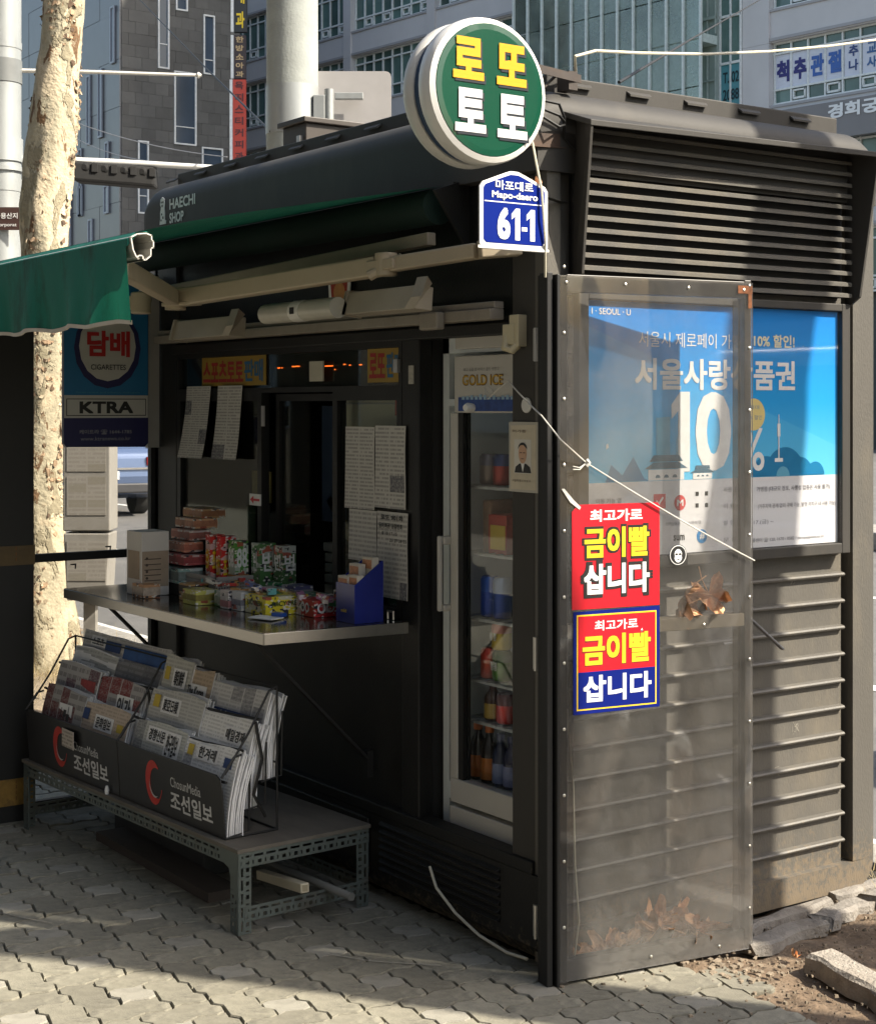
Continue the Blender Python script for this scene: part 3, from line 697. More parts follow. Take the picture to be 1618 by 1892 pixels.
# transom: LED sign and yellow notices
b = MB(); b.box(.03, .07, .90, 1.54, 1.565, 1.68); led = solo('led_sign', b, BLK, 'black LED strip sign with orange characters in the transom window', 'LED sign')
b = MB()
rnd = random.Random(3)
for (y, wd) in ((1.50, .02), (1.47, .005), (1.40, .05), (1.27, .02), (1.235, .04), (1.185, .05), (1.125, .005), (1.07, .012), (1.035, .008), (.975, .015)):
    z_ = 1.628 + rnd.choice((0, 0, .003, -.012)); b.box(.0285, .0298, y - wd, y, z_, z_ + .0035)
o = part('led_text', b, emis('led_orange', (1, .16, .02), 1.6), led)
YP = mat('yellow_notice', (.3, .19, .025), .5, 0, .06)
for i, (y1, y0, s1, s2, lab) in enumerate(((2.03, 1.545, '스포츠토토', '판매', 'left yellow notice in the transom window with red lettering'), (.895, .71, '로또', '판매', 'right yellow notice in the transom window with red and blue lettering'))):
    b = MB(); b.box(.009, .0112, y0, y1, 1.572, 1.676); o = solo('yellow_notice', b, YP, lab, 'notice', 'yellow transom notices')
    w_ = y1 - y0; f = .64 if i == 0 else .48
    b = MB(); b.text(s1, (.009, y1 - .012, 1.585), FR, Z_, w_ * f, .078, .035); part('lettering', b, mat('dull_red', (.3, .02, .02)), o)
    b = MB(); b.text(s2, (.009, y1 - .02 - w_ * f, 1.585), FR, Z_, w_ * (.92 - f), .078, .035); part('lettering', b, mat('dull_blue', (.02, .12, .25)), o)
b = MB(); b.box(-.006, -.001, 1.14, 1.225, 1.58, 1.645); solo('switch_plate', b, mat('pale_tape', (.5, .47, .38), .4), 'small pale plate taped to the transom glass', 'plate')
# paper notices taped on the windows
def sheet(y1, y0, z1, z0, x, bend, m, lab, name='notice_sheet', grp='paper notices on the windows', skew=0):
    b = MB(); n = 8; vs = []
    for i in range(n + 1):
        t = i / n; z = z1 + (z0 - z1) * t; dx = -bend * t * t
        vs += [(x + dx, y1 + skew * t, z), (x + dx - .002 * math.sin(t * 5), y0 + skew * t, z)]
    b.add(vs, [(2 * i, 2 * i + 2, 2 * i + 3, 2 * i + 1) for i in range(n)], 0, True)
    b.add([Vector(v) + Vector((.0008, 0, 0)) for v in vs], [(2 * i, 2 * i + 1, 2 * i + 3, 2 * i + 2) for i in range(n)], 0, True)
    return solo(name, b, m, lab, 'notice', grp, fix=False)
PM = lambda i, **k: printed('notice_print_%d' % i, (.55, .53, .5), (.06, .06, .07), seed=i, **k)
sheet(2.125, 1.93, 1.572, 1.308, -.006, .03, PM(1, rows=30, cols=3, photo=.05), 'narrow price list hanging at the far left of the shop window', skew=.02)
sheet(1.873, 1.687, 1.572, 1.31, -.006, .02, PM(2, rows=24, cols=2, photo=.12), 'narrow printed list hanging second from the left on the window', skew=.018)
o = sheet(1.0, .83, 1.435, 1.18, -.006, .004, PM(3, rows=22, cols=2, photo=.0), 'white table of dates taped at the upper left of the right window')
o = sheet(.827, .66, 1.44, 1.19, -.006, .003, PM(4, rows=20, cols=2, photo=.1), 'white printed sheet taped at the upper right of the right window')
o = sheet(.975, .815, 1.178, 1.02, -.008, .004, PM(5, rows=11, cols=6, photo=.0), 'sheet of winning numbers taped mid left on the right window')
o = sheet(.813, .645, 1.18, .92, -.008, .004, PM(6, rows=18, cols=4, photo=.05), 'long sheet of lottery results at the lower right of the right window')
b = MB(); b.text('로또 901회', (-.0095, .79, 1.155), FR, Z_, .12, .016, .03); b.text('동아복권 당첨번호', (-.0095, .80, 1.13), FR, Z_, .13, .016, .03); b.text('1  8 10 17 15', (-.0095, .80, 1.11), FR, Z_, .1, .01, .01); b.text('23 27 38 55', (-.0095, .74, 1.09), FR, Z_, .09, .01, .01)
part('lettering', b, BLACKP, o)
b = MB(); b.box(-.004, -.0005, 1.56, 1.64, 1.155, 1.195); o = solo('arrow_sign', b, WHITEP, 'small white sign with a red arrow on the window sash', 'sign')
b = MB(); b.prism([(-.005, 1.632, 1.175), (-.005, 1.608, 1.188), (-.005, 1.608, 1.179), (-.005, 1.565, 1.179), (-.005, 1.565, 1.171), (-.005, 1.608, 1.171), (-.005, 1.608, 1.162)], (-.0006, 0, 0)); part('arrow', b, REDP, o)
b = MB(); b.box(-.004, 0, 1.535, 1.555, 1.43, 1.50); solo('key_tag', b, ALU, 'small metal tag hanging by the sliding window', 'tag')

# ================================================================== fridge and its drinks
fr = thing('drinks_fridge', 'tall white display fridge with glass door standing in the shop front', 'fridge', (.35, .37, .13))
b = MB(); b.box(.62, .65, .155, .595, .2, 1.70); b.box(.085, .62, .565, .595, .2, 1.70); b.box(.085, .62, .155, .175, .2, 1.70); b.box(.085, .62, .175, .565, 1.5, 1.52); b.box(.085, .62, .175, .565, .34, .39); b.box(.085,.62,.155,.595,1.655,1.70)
part('body', b, mat('fridge_inner', (.75, .8, .82), .45, 0, .04), fr)
WF = mat('fridge_white', (.54, .52, .48), .35, 0, .03, 4, dirt=(.4, .36, .28), dirts=4, dirta=.3)
b = MB(); b.box(.052, .085, .155, .49, 1.665, 1.712); part('top_panel', b, WF, fr, bevel=.003)
b = MB(); b.box(.055, .085, .16, .497, 1.48, 1.645); part('light_header', b, WF, fr, bevel=.003)
b = MB(); b.box(.052, .085, .478, .513, .415, 1.48); b.box(.052, .085, .155, .513, .345, .415); part('door_frame', b, WF, fr, bevel=.003)
b = MB(); b.box(.056, .084, .455, .478, .415, 1.48); part('seal', b, BLK, fr)
b = MB(); b.box(.068, .071, .155, .455, .415, 1.48); part('glass_door', b, glass('fridge_glass', (.97, .98, .98), .012, (.4, .42, .42), refl=.14), fr)
b = MB(); b.box(.052, .085, .155, .517, .25, .333); part('base_panel', b, WF, fr, bevel=.003)
b = MB(); b.box(.018, .03, .518, .534, .90, 1.12); b.box(.03, .06, .512, .532, 1.095, 1.12); b.box(.03, .06, .512, .532, .90, .92); part('handle', b, WF, fr, bevel=.004)
b = MB(); b.box(.0535, .0548, .16, .475, 1.485, 1.525); hb = part('blue_label', b, mat('ice_blue', (.02, .06, .25), .4, 0, .3, 40), fr)
b = MB()
for i in range(14): b.box(.0528, .0534, .17 + i * .021, .17 + i * .021 + .014, 1.518, 1.525 + .012 * random.random())
part('ice_print', b, mat('ice_pale', (.3, .45, .6), .4, 0, .2, 60), fr)
b = MB(); b.text('GOLD ICE', (.0548, .455, 1.558), FR, Z_, .195, .032, .03, .001); part('lettering', b, mat('brown_print', (.16, .07, .02)), fr)
b = MB(); b.text('GOLD ICE', (.0545, .453, 1.5605), FR, Z_, .19, .027, .01, .0016); part('lettering', b, mat('gold_print', (.6, .38, .05)), fr)
b = MB(); b.text('보고 싶을 땐 아이스 골드 냉장고', (.0548, .45, 1.60), FR, Z_, .17, .010, .0, .001); part('lettering', b, mat('grey_print', (.2, .2, .2)), fr)
SZ = [.40, .585, .705, .885, 1.075, 1.27]
for z in SZ[1:]:
    b = MB(); b.box(.11, .6, .19, .55, z - .012, z - .004)
    for i in range(9): b.bar((.1, .2 + i * .04, z - .002), (.58, .2 + i * .04, z - .002), .003, .003)
    part('shelf', b, mat('shelf_white', (.5, .52, .52), .4), fr)
def can(x, y, z, r, h, c1, c2, lab, word=None, cat='can'):
    t = thing('drink_can', lab, cat, (x, y, z), 0, 'drinks in the fridge')
    m_ = MB(); m_.lathe((0, 0, 0), [(r * .85, 0), (r, .006), (r, h * .62)], n=14); part('lower_wrap', m_, mat('can_%s' % (c1,), c1, .35, .3, .1, 30), t, local=True)
    m_ = MB(); m_.lathe((0, 0, 0), [(r, h * .62), (r, h - .01), (r * .8, h)], n=14); part('upper_wrap', m_, mat('can_%s' % (c2,), c2, .35, .3, .1, 30), t, local=True)
    if word:
        m_ = MB(); m_.text(word, (-r - .0005, r * .55, h * .35), FR, Z_, r * 1.1, h * .3, .03); part('lettering', m_, WHITEP, t, local=True)
def bottle(x, y, z, r, h, glassc, labc, capc, lab):
    t = thing('drink_bottle', lab, 'bottle', (x, y, z), 0, 'drinks in the fridge')
    m_ = MB(); m_.lathe((0, 0, 0), [(r * .9, 0), (r, .004), (r, h * .58), (r * .75, h * .7), (r * .42, h * .8), (r * .42, h * .9)], n=14); part('body', m_, mat('bottle_%s' % (glassc,), glassc, .12), t, local=True)
    m_ = MB(); m_.lathe((0, 0, 0), [(r * 1.02, h * .06), (r * 1.02, h * .44)], n=14); part('label_wrap', m_, mat('wrap_%s' % (labc,), labc, .45, 0, .15, 40), t, local=True)
    m_ = MB(); m_.lathe((0, 0, 0), [(r * .5, h * .88), (r * .5, h), (r * .4, h * 1.01)], n=12); part('cap', m_, mat('wrap_%s' % (capc,), capc, .4), t, local=True)
bottle(.15, .508, SZ[0], .027, .165, (.015, .01, .008), (.6, .17, .02), (.65, .16, .02), 'dark bottle with orange label, left one on the fridge floor')
bottle(.15, .452, SZ[0], .027, .165, (.015, .01, .008), (.62, .2, .03), (.65, .16, .02), 'dark bottle with orange label, second on the fridge floor')
bottle(.15, .398, SZ[0], .025, .15, (.02, .03, .08), (.25, .3, .5), (.03, .04, .12), 'dark blue bottle with white label, third on the fridge floor')
bottle(.15, .346, SZ[0], .025, .15, (.02, .02, .07), (.3, .33, .55), (.03, .04, .12), 'dark blue bottle at the right end of the fridge floor')
bottle(.15, .435, SZ[1], .026, .112, (.06, .02, .01), (.5, .34, .07), (.03, .02, .02), 'brown bottle with gold label on the second lowest shelf')
can(.15, .372, SZ[1], .03, .085, (.6, .03, .02), (.1, .02, .02), 'red can at the right of the second lowest shelf')
can(.15, .452, SZ[2], .027, .088, (.5, .07, .03), (.6, .05, .03), 'red and white can at the left of the middle shelf')
can(.15, .392, SZ[2], .029, .088, (.07, .2, .02), (.03, .09, .02), 'dark green can with white letters on the middle shelf', '봉봉')
can(.15, .394, SZ[2] + .09, .030, .078, (.6, .45, .08), (.75, .35, .3), 'pink can with white letters stacked on the middle shelf', '봉봉')
can(.15, .45, SZ[3], .028, .118, (.02, .07, .4), (.03, .12, .5), 'blue can at the left of the upper shelf')
can(.15, .39, SZ[3], .028, .118, (.02, .06, .35), (.3, .4, .6), 'blue can with pale top at the right of the upper shelf')
b = MB(); b.box(.13, .3, .345, .43, SZ[4] - .004, SZ[4] + .11); o = solo('juice_carton', b, mat('carton_red', (.5, .06, .04), .5), 'red and yellow carton on the fridge shelf above the blue cans', 'carton')
b = MB(); b.box(.128, .1295, .35, .42, SZ[4] + .01, SZ[4] + .08); part('label_print', b, mat('carton_yellow', (.7, .5, .05), .5), o)
b = MB(); b.box(.14, .28, .435, .475, SZ[4] - .004, SZ[4] + .15); solo('drink_pouch', b, mat('pouch_brown', (.32, .2, .13), .5, 0, .3, 30), 'brown pouch left of the red carton in the fridge', 'pouch', bevel=.006)
can(.16, .40, SZ[5], .03, .09, (.4, .04, .03), (.03, .06, .2), 'dark red can on the top fridge shelf')
can(.16, .465, SZ[5], .03, .09, (.25, .2, .17), (.15, .15, .2), 'dull grey can on the top fridge shelf')

# ================================================================== counter and goods
ct = thing('folding_counter', 'brushed steel folding counter under the shop window', 'counter', (-.24, 1.35, .83))
c0, c1, c2, c3 = (-.515, 2.05), (-.478, .672), (-.012, .638), (-.012, 2.05)
b = MB(); b.prism([(x, y, .846) for x, y in (c0, c1, c2, c3)], (0, 0, .014)); part('counter_top', b, mat('counter_steel', (.2, .185, .165), .10, .85, .1, 20, .03, 150, dirt=(.08, .07, .06), dirts=6, dirta=.5), ct)
b = MB(); b.bar((c0[0], c0[1], .842), (c1[0], c1[1], .842), .006, .032); b.bar((c1[0], c1[1], .842), (c2[0], c2[1], .842), .006, .032); b.bar((c0[0], c0[1], .842), (c3[0], c3[1], .842), .006, .032)
part('rim', b, STEEL, ct, bevel=.001)
for y in (.86, 1.93):
    b = MB(); b.bar((-.43, y, .83), (-.0, y, .40), .008, .026, (0, 1, 0)); b.bar((-.45, y, .835), (-.01, y, .835), .022, .006); b.box(-.02, -.001, y - .012, y + .012, .36, .44); part('bracket', b, BLK, ct)
b = MB(); b.tube([(-.03, .72, .862), (-.03, .72, .885), (-.03, .69, .885), (-.03, .69, .862)], .004, 6); part('hinge_loop', b, STEEL, ct)
ZC = .861
def pack(col):
    nm = 'pack_print_%s' % (col,)
    if nm in MATS: return MATS[nm]
    m = mat(nm, col, .35, 0, .1, 20); t = m.node_tree; N = t.nodes; L = t.links; b_ = N['Principled BSDF']; src = b_.inputs['Base Color'].links[0].from_socket
    tc = N.new('ShaderNodeTexCoord'); oi = N.new('ShaderNodeObjectInfo'); ad = N.new('ShaderNodeVectorMath'); ad.operation = 'ADD'; L.new(tc.outputs['Object'], ad.inputs[0]); L.new(oi.outputs['Random'], ad.inputs[1])
    prev = src
    for sc_, th_, c_ in ((24, .22, tuple(min(1, x * .35 + .42) for x in col)), (40, .10, (.4, .1, .06)), (70, .10, (.03, .03, .04)), (110, .12, (.75, .72, .66))):
        v = N.new('ShaderNodeTexVoronoi'); v.inputs['Scale'].default_value = sc_; v.distance = 'CHEBYCHEV'; mp = N.new('ShaderNodeMapping'); mp.inputs['Scale'].default_value = (1, 1, 1.6); mp.inputs['Location'].default_value = (sc_ * .13, .3, .7); L.new(ad.outputs[0], mp.inputs[0]); L.new(mp.outputs[0], v.inputs['Vector'])
        sp = N.new('ShaderNodeSeparateColor'); L.new(v.outputs['Color'], sp.inputs[0]); q = N.new('ShaderNodeMath'); q.operation = 'LESS_THAN'; q.inputs[1].default_value = th_; L.new(sp.outputs[0], q.inputs[0])
        mx = N.new('ShaderNodeMix'); mx.data_type = 'RGBA'; L.new(q.outputs[0], mx.inputs[0]); L.new(prev, mx.inputs[6]); mx.inputs[7].default_value = (*c_, 1); prev = mx.outputs[2]
    L.new(prev, b_.inputs['Base Color']); return m
def goods(name, x0, x1, y0, y1, z0, h, col, lab, word=None, wcol=BLACKP, cat='box', grp='goods on the counter', wrect=None, band=None, rot=0, side=None, base=None):
    cx, cy = (x0 + x1) / 2, (y0 + y1) / 2
    t = thing(name, lab, cat, (cx, cy, z0), rad(rot), grp); a, c = (x1 - x0) / 2, (y1 - y0) / 2
    m_ = MB(); m_.box(-a, a, -c, c, 0, h); part('carton', m_, pack(tuple(min(1, q * 1.2) for q in col)) if name != 'display_box' else mat('display_white', (.62, .58, .54), .5, 0, .05), t, local=True, bevel=.0008)
    if band:
        (b0, b1, bc) = band; m_ = MB(); m_.box(-a - .0007, a + .0007, -c - .0007, c + .0007, h * b0, h * b1); part('printed_band', m_, mat('carton_%s' % (bc,), bc, .45, 0, .3, 60), t, local=True)
    if word:
        u0, u1, v0, v1 = wrect or (.15, .85, .3, .7)
        m_ = MB(); m_.text(word, (-a - .001, c - 2 * c * u0, h * v0), FR, Z_, 2 * c * (u1 - u0), h * (v1 - v0), .03)
        m_.text(word, (-a + 2 * a * .12, -c - .001, h * v0), X_, Z_, 2 * a * .76, h * (v1 - v0), .03)
        part('lettering', m_, wcol, t, local=True)
    return t
DRK = (.02, .02, .02)
goods('display_box', -.40, -.30, 1.66, 1.78, ZC, .215, (.5, .46, .42), 'tall white paper display box with a tan card at the left end of the counter', None)
b = MB(); b.box(-.4018, -.4006, 1.675, 1.765, ZC + .055, ZC + .15); b.box(-.398, -.302, 1.6585, 1.6594, ZC + .03, ZC + .15); o = solo('tan_card', b, mat('tan_card', (.34, .26, .19), .6, 0, .1, 20), 'tan card with small print fixed on the white display box', 'card')
b = MB()
for k in range(5): b.box(-.39, -.33, 1.6578, 1.6583, ZC + .05 + k * .018, ZC + .053 + k * .018)
for k in range(4): b.disc((-.3815, 1.6575, ZC + .06 + k * .022), (0, -1, 0), .005, 8)
part('print_lines', b, mat('dark_brown_print', (.06, .04, .03)), o)
SC = [((.45, .2, .12), (.55, .4, .3)), ((.4, .12, .08), (.6, .42, .35)), ((.5, .25, .2), (.62, .5, .42)), ((.55, .3, .12), (.4, .08, .06)), ((.3, .05, .06), (.55, .2, .2))]
n_ = 0
tiers = [(-.29, -.20, 1.60, ZC + .04, .05, (.2, .35, .33), 'pale teal'), (-.27, -.19, 1.60, ZC + .10, .035, (.42, .06, .07), 'dark red'), (-.25, -.18, 1.64, ZC + .14, .035, (.5, .2, .12), 'orange striped'), (-.22, -.14, 1.66, ZC + .178, .034, (.5, .22, .16), 'rusty pink'), (-.19, -.1, 1.69, ZC + .215, .034, (.55, .3, .15), 'light orange'), (-.16, -.07, 1.69, ZC + .25, .032, (.45, .25, .09), 'tan')]
for k, (x0, x1, y0, z, h, col, nm) in enumerate(tiers):
    for e in (0, 1):
        c2 = tuple(min(1, q * (1 if e == k % 2 else .75) + (.0 if e else .04)) for q in col)
        goods('snack_carton', x0, x1, y0 + .005 + .073 * e, y0 + .076 + .073 * e, z, h - .0008, c2, '%s snack carton, %s one of the %s row of the stepped stack' % (nm, ('right', 'left')[e], ['lowest', 'second', 'third', 'fourth', 'fifth', 'topmost'][k]), band=(.2, .8, (min(1, c2[0] * .8), c2[1] * .6, c2[2] * .6)))
b = MB()
for k, (x0, x1, y0, z, h, col, nm) in enumerate(tiers): b.box(x0 + .008, x1, y0 + .002, y0 + .153, ZC, z - .001) if k == 0 else b.box(x0 + .012, x1, y0 + .154, y0 + .158, ZC, z + h)
solo('step_rack', b, DARK, 'dark stepped rack holding the small snack cartons', 'rack')
bz = ZC + .03
goods('biscuit_box', -.205, -.15, 1.54, 1.575, bz, .175, (.5, .025, .02), 'red tall biscuit box with yellow letters, left of the two red boxes', '초코비', YELP, wrect=(.2, .8, .3, .75))
goods('biscuit_box', -.19, -.135, 1.49, 1.528, bz, .172, (.52, .02, .02), 'red tall biscuit box with yellow letters, right of the two red boxes', '초코비', YELP, wrect=(.2, .8, .2, .6))
goods('biscuit_box', -.17, -.12, 1.43, 1.478, bz, .16, (.08, .25, .04), 'bright green tall box with round white symbols beside the red boxes', '88', WHITEP, wrect=(.12, .88, .45, .85), band=(.0, .3, (.4, .2, .06)))
goods('biscuit_box', -.12, -.06, 1.35, 1.41, ZC, .185, (.06, .16, .05), 'dull green tall box right of the bright green one', '빈', WHITEP, wrect=(.3, .7, .5, .85))
goods('biscuit_box', -.08, -.03, 1.27, 1.33, ZC, .18, (.05, .12, .04), 'dark green tall box with a white symbol near the sash', '빈', WHITEP, wrect=(.15, .85, .55, .85), band=(.05, .3, (.25, .13, .04)))
# basket
bk = thing('plastic_basket', 'pale grey perforated basket under the red and green boxes', 'basket', (-.2, 1.45, ZC), 0)
b = MB()
for k in range(7): b.box(-.262, -.258, 1.40, 1.62, ZC + .004 + k * .010, ZC + .009 + k * .010); b.box(-.258, -.1, 1.398, 1.402, ZC + .004 + k * .010, ZC + .009 + k * .010)
for k in range(23): b.box(-.2625, -.2575, 1.40 + k * .0098, 1.4045 + k * .0098, ZC, ZC + .072)
for k in range(17): b.box(-.26 + k * .0098, -.256 + k * .0098, 1.3975, 1.4025, ZC, ZC + .072)
b.box(-.264, -.256, 1.395, 1.625, ZC + .07, ZC + .078); b.box(-.262, -.1, 1.395, 1.404, ZC + .07, ZC + .078); b.box(-.262, -.1, 1.40, 1.62, ZC + .001, ZC + .004); b.box(-.262, -.1, 1.618, 1.622, ZC, ZC + .075)
part('wall', b, mat('grey_basket', (.36, .34, .32), .5, 0, .06), bk)
goods('snack_carton', -.42, -.36, 1.60, 1.69, ZC, .045, (.45, .24, .12), 'orange brown flat box in front of the white display box', band=(.2, .8, (.5, .4, .32)))
goods('gum_box', -.33, -.19, 1.44, 1.52, ZC, .055, (.42, .25, .1), 'tan open box with a dark window behind the yellow green box', band=(.5, .9, (.05, .04, .03)))
goods('gum_box', -.36, -.28, 1.335, 1.43, ZC, .047, (.5, .48, .12), 'yellow green sweet box with a brown picture at the left front', band=(.3, .7, (.3, .25, .06)))
goods('gum_box', -.17, -.06, 1.20, 1.44, ZC, .03, (.35, .22, .1), 'long tan tray box at the back of the counter')
goods('gum_box', -.22, -.12, 1.18, 1.27, ZC, .055, (.45, .44, .42), 'white slotted rack box at the back of the counter', band=(.15, .6, (.12, .12, .12)))
goods('gum_box', -.31, -.24, 1.265, 1.305, ZC, .05, (.06, .16, .08), 'narrow dark green gum box in the front row', band=(.2, .6, (.35, .38, .3)))
goods('gum_box', -.32, -.22, 1.19, 1.245, ZC, .058, (.48, .43, .42), 'white and pink gum box in the front row', band=(.1, .45, (.45, .2, .2)))
goods('gum_box', -.31, -.21, 1.125, 1.185, ZC, .058, (.5, .5, .52), 'white and grey gum box in the front row', band=(.3, .6, (.25, .25, .3)))
goods('gum_box', -.30, -.15, .985, 1.115, ZC, .056, (.62, .52, .03), 'bright yellow gum box with dark green letters in the front row', 'JUICY FRESH', mat('deep_green_print', (.03, .07, .02)), wrect=(.12, .85, .4, .75))
goods('gum_box', -.20, -.12, .865, .975, ZC, .05, (.42, .03, .03), 'red sweet box with two round white eyes in the front row', 'OO', WHITEP, wrect=(.3, .75, .25, .85))
goods('gum_box', -.14, -.04, .97, 1.14, ZC, .045, (.02, .16, .09), 'deep green flat box behind the yellow gum box')
goods('gum_box', -.09, -.02, .84, .94, ZC, .045, (.4, .42, .4), 'white and green box behind the red sweet box', band=(.6, 1.0, (.02, .2, .1)))
goods('gum_box', -.10, -.03, 1.16, 1.24, ZC, .06, (.1, .1, .2), 'dark blue packet at the back of the counter', band=(.3, .8, (.3, .3, .3)))
rj = random.Random(21); cl_ = [(.5, .05, .04), (.05, .25, .1), (.6, .5, .08), (.1, .15, .4), (.6, .58, .55), (.45, .2, .35), (.55, .28, .08), (.1, .35, .35)]
for k in range(44):
    if k < 26: x, y = -.06 - .13 * rj.random(), .86 + .62 * rj.random(); z0 = ZC + rj.choice((.0, .012, .03, .046))
    else: x, y = -.16 - .12 * rj.random(), 1.0 + .5 * rj.random(); z0 = ZC + rj.choice((.0, .048, .056))
    b = MB(); a_ = rj.uniform(-.5, .5); l_, w2, h2 = rj.uniform(.02, .034), rj.uniform(.008, .014), rj.uniform(.004, .010); u1 = Vector((math.cos(a_), math.sin(a_), rj.uniform(-.15, .15))); u2 = Vector((-math.sin(a_), math.cos(a_), rj.uniform(-.2, .2)))
    b.obox((x, y, z0 + h2 + .003), u1 * w2, u2 * l_, Z_ * h2); ci_ = rj.randrange(8); solo('sweet_packet', b, pack(cl_[ci_]), '%s sweet packet %s' % (['red', 'green', 'yellow', 'blue', 'white', 'pink', 'orange', 'teal'][ci_], 'on top of the front row boxes' if k >= 26 and z0 > ZC else 'between the front row boxes' if k >= 26 else 'in the jumble behind the %s' % ('red eyed box' if y < 1.02 else 'yellow gum box' if y < 1.2 else 'white gum boxes')), 'packet', 'jumbled sweet packets on the counter', bevel=.001)
b = MB(); b.obox((-.33, .93, ZC + .004), Vector((.028, .012, 0)), Vector((-.015, .045, 0)), Vector((0, 0, .0015))); solo('price_slip', b, WHITEP, 'white paper slip lying at the front edge of the counter', 'slip')
b = MB(); b.obox((-.29, .92, ZC + .011), Vector((.012, .004, 0)), Vector((-.006, .022, 0)), Vector((0, 0, .006))); solo('sweet_packet', b, mat('packet_blue', (.02, .08, .35), .35), 'small blue packet lying on the white slip', 'packet', bevel=.003)
b = MB(); b.lathe((-.10, .80, ZC), [(.03, 0), (.034, .085), (.030, .085), (.028, .01)], n=16); solo('red_cup', b, mat('red_plastic', (.38, .025, .02), .4), 'red plastic cup left of the blue box', 'cup')
b = MB(); b.tube([(-.10, .81, ZC + .06), (-.10, .815, ZC + .125)], .005, 6); solo('white_pen', b, WHITE, 'white pen standing in the red cup', 'pen')
bb = thing('blue_dispenser', 'dark blue open box of cigarette packs at the right end of the counter', 'box', (-.12, .73, ZC))
b = MB()
y0, y1, x0, x1 = .676, .780, -.175, -.075
b.box(x0, x0 + .004, y0, y1, ZC, ZC + .115); b.box(x1 - .004, x1, y0, y1, ZC, ZC + .18)
for y in (y0, y1 - .004): b.prism([(x0 + .004, y, ZC), (x1 - .004, y, ZC), (x1 - .004, y, ZC + .18), (x0 + .004, y, ZC + .115)], (0, .004, 0))
b.box(x0 + .004, x1 - .004, y0 + .004, y1 - .004, ZC, ZC + .004); part('wall', b, mat('dispenser_blue', (.015, .025, .2), .2), bb)
b = MB(); b.text('mild', (x0, .75, ZC + .03), FR, Z_, .03, .01, .02); part('lettering', b, YELP, bb)
for k, (x, y, z, nm) in enumerate(((-.158, .75, .09, 'front left'), (-.152, .706, .095, 'front right'), (-.125, .74, .125, 'middle'), (-.098, .71, .145, 'rear'))):
    b = MB(); b.box(x - .012, x + .011, y - .027, y + .027, ZC + z - .04, ZC + z + .045); o = solo('cigarette_pack', b, mat('pack_cream', (.55, .5, .42), .5, 0, .06), 'cream cigarette pack at the %s of the blue box' % nm, 'pack')
    b = MB(); b.box(x - .0126, x - .0122, y - .024, y + .024, ZC + z + .012, ZC + z + .038); part('picture_print', b, mat('pack_orange', (.45, .2, .1), .5, 0, .4, 90), o)

# ================================================================== lamps, conduits over the window
def lamp(y0, y1, x, z, lab, kind):
    t = thing('tube_lamp', lab, 'lamp', (x, (y0 + y1) / 2, z), 0, 'unlit tube lamps under the awning')
    if kind == 0:
        m_ = MB(); m_.tube([(x, y1, z), (x, y0, z)], .031, 14); part('diffuser', m_, mat('milky_plastic', (.5, .48, .42), .3), t)
        m_ = MB(); m_.tube([(x, (y0 + y1) / 2 - .03, z), (x, (y0 + y1) / 2 + .03, z)], .0325, 14); part('sleeve', m_, WHITE, t)
        m_ = MB(); m_.box(x - .0335, x - .032, (y0 + y1) / 2 - .012, (y0 + y1) / 2 + .012, z - .01, z + .01); part('maker_plate', m_, BLK, t)
    else:
        m_ = MB(); m_.prism([(x - .03, y0, z - .03), (x + .03, y0, z - .035), (x + .035, y0, z + .03), (x - .015, y0, z + .035)], (0, y1 - y0, 0)); part('housing', m_, mat('lamp_housing', (.36, .32, .26), .5, 0, .1, 5), t, bevel=.003)
        m_ = MB(); m_.prism([(x - .04, y1, z - .03), (x - .02, y1, z + .04), (x + .03, y1, z + .04), (x + .03, y1, z - .04)], (0, .012, 0)); part('end_cap', m_, MATS['lamp_housing'], t); m_ = MB(); m_.prism([(x - .04, y0 - .05, z - .0), (x - .02, y0 - .05, z + .055), (x + .03, y0, z + .04), (x - .03, y0, z - .03)], (0, .05, 0)); part('end_cap', m_, mat('lamp_housing', ()), t)
lamp(.66, 1.09, -.24, 1.785, 'round milky tube lamp with a small black plate over the shop window', 0)
lamp(.30, .66, -.19, 1.795, 'square cream tube lamp housing over the fridge', 1)
lamp(1.36, 1.78, -.20, 1.76, 'long cream lamp housing at the left above the window', 1)
RAIL = mat('cream_rail', (.27, .24, .2), .55, 0, .1, 8, dirt=(.12, .1, .08), dirta=.5)
b = MB(); b.box(-.06, -.012, .17, 2.3, 1.735, 1.765); b.box(-.045, -.012, .17, 2.3, 1.765, 1.785); solo('cable_rail', b, RAIL, 'long cream cable rail across the front below the lamps', 'rail', bevel=.003)
b = MB(); b.box(-.09, -.06, .38, .47, 1.715, 1.765); solo('junction_box', b, RAIL, 'square junction box on the cable rail above the fridge', 'junction box', bevel=.006)
b = MB(); b.tube([(-.02, .14, 1.70), (-.035, .135, 1.655), (-.03, .11, 1.65), (-.02, .1, 1.665)], .012, 10); b.box(-.03, 0, .085, .125, 1.66, 1.745); b.box(-.034, -.026, .10, .15, 1.665, 1.72)
solo('door_closer', b, mat('cream_plastic', (.58, .52, .36), .4, 0, .05), 'cream plastic latch at the top of the corner post', 'latch', bevel=.004)
b = MB(); b.box(-.02, .01, .60, .64, 1.62, 1.70)
b = MB(); b.box(-.003, 0, .625, .65, 1.565, 1.62); solo('post_label', b, mat('label_grey', (.4, .38, .33), .5, 0, .3, 90), 'small grey label on the post right of the transom', 'label')
b = MB(); b.prism([(.0, 1.10, 1.80), (.0, .985, 1.80), (.0, .975, 1.905), (.0, 1.11, 1.905)], (-.004, 0, 0)); o = solo('round_poster', b, WHITEP, 'small poster with red corners and orange circle above the lamps', 'poster')
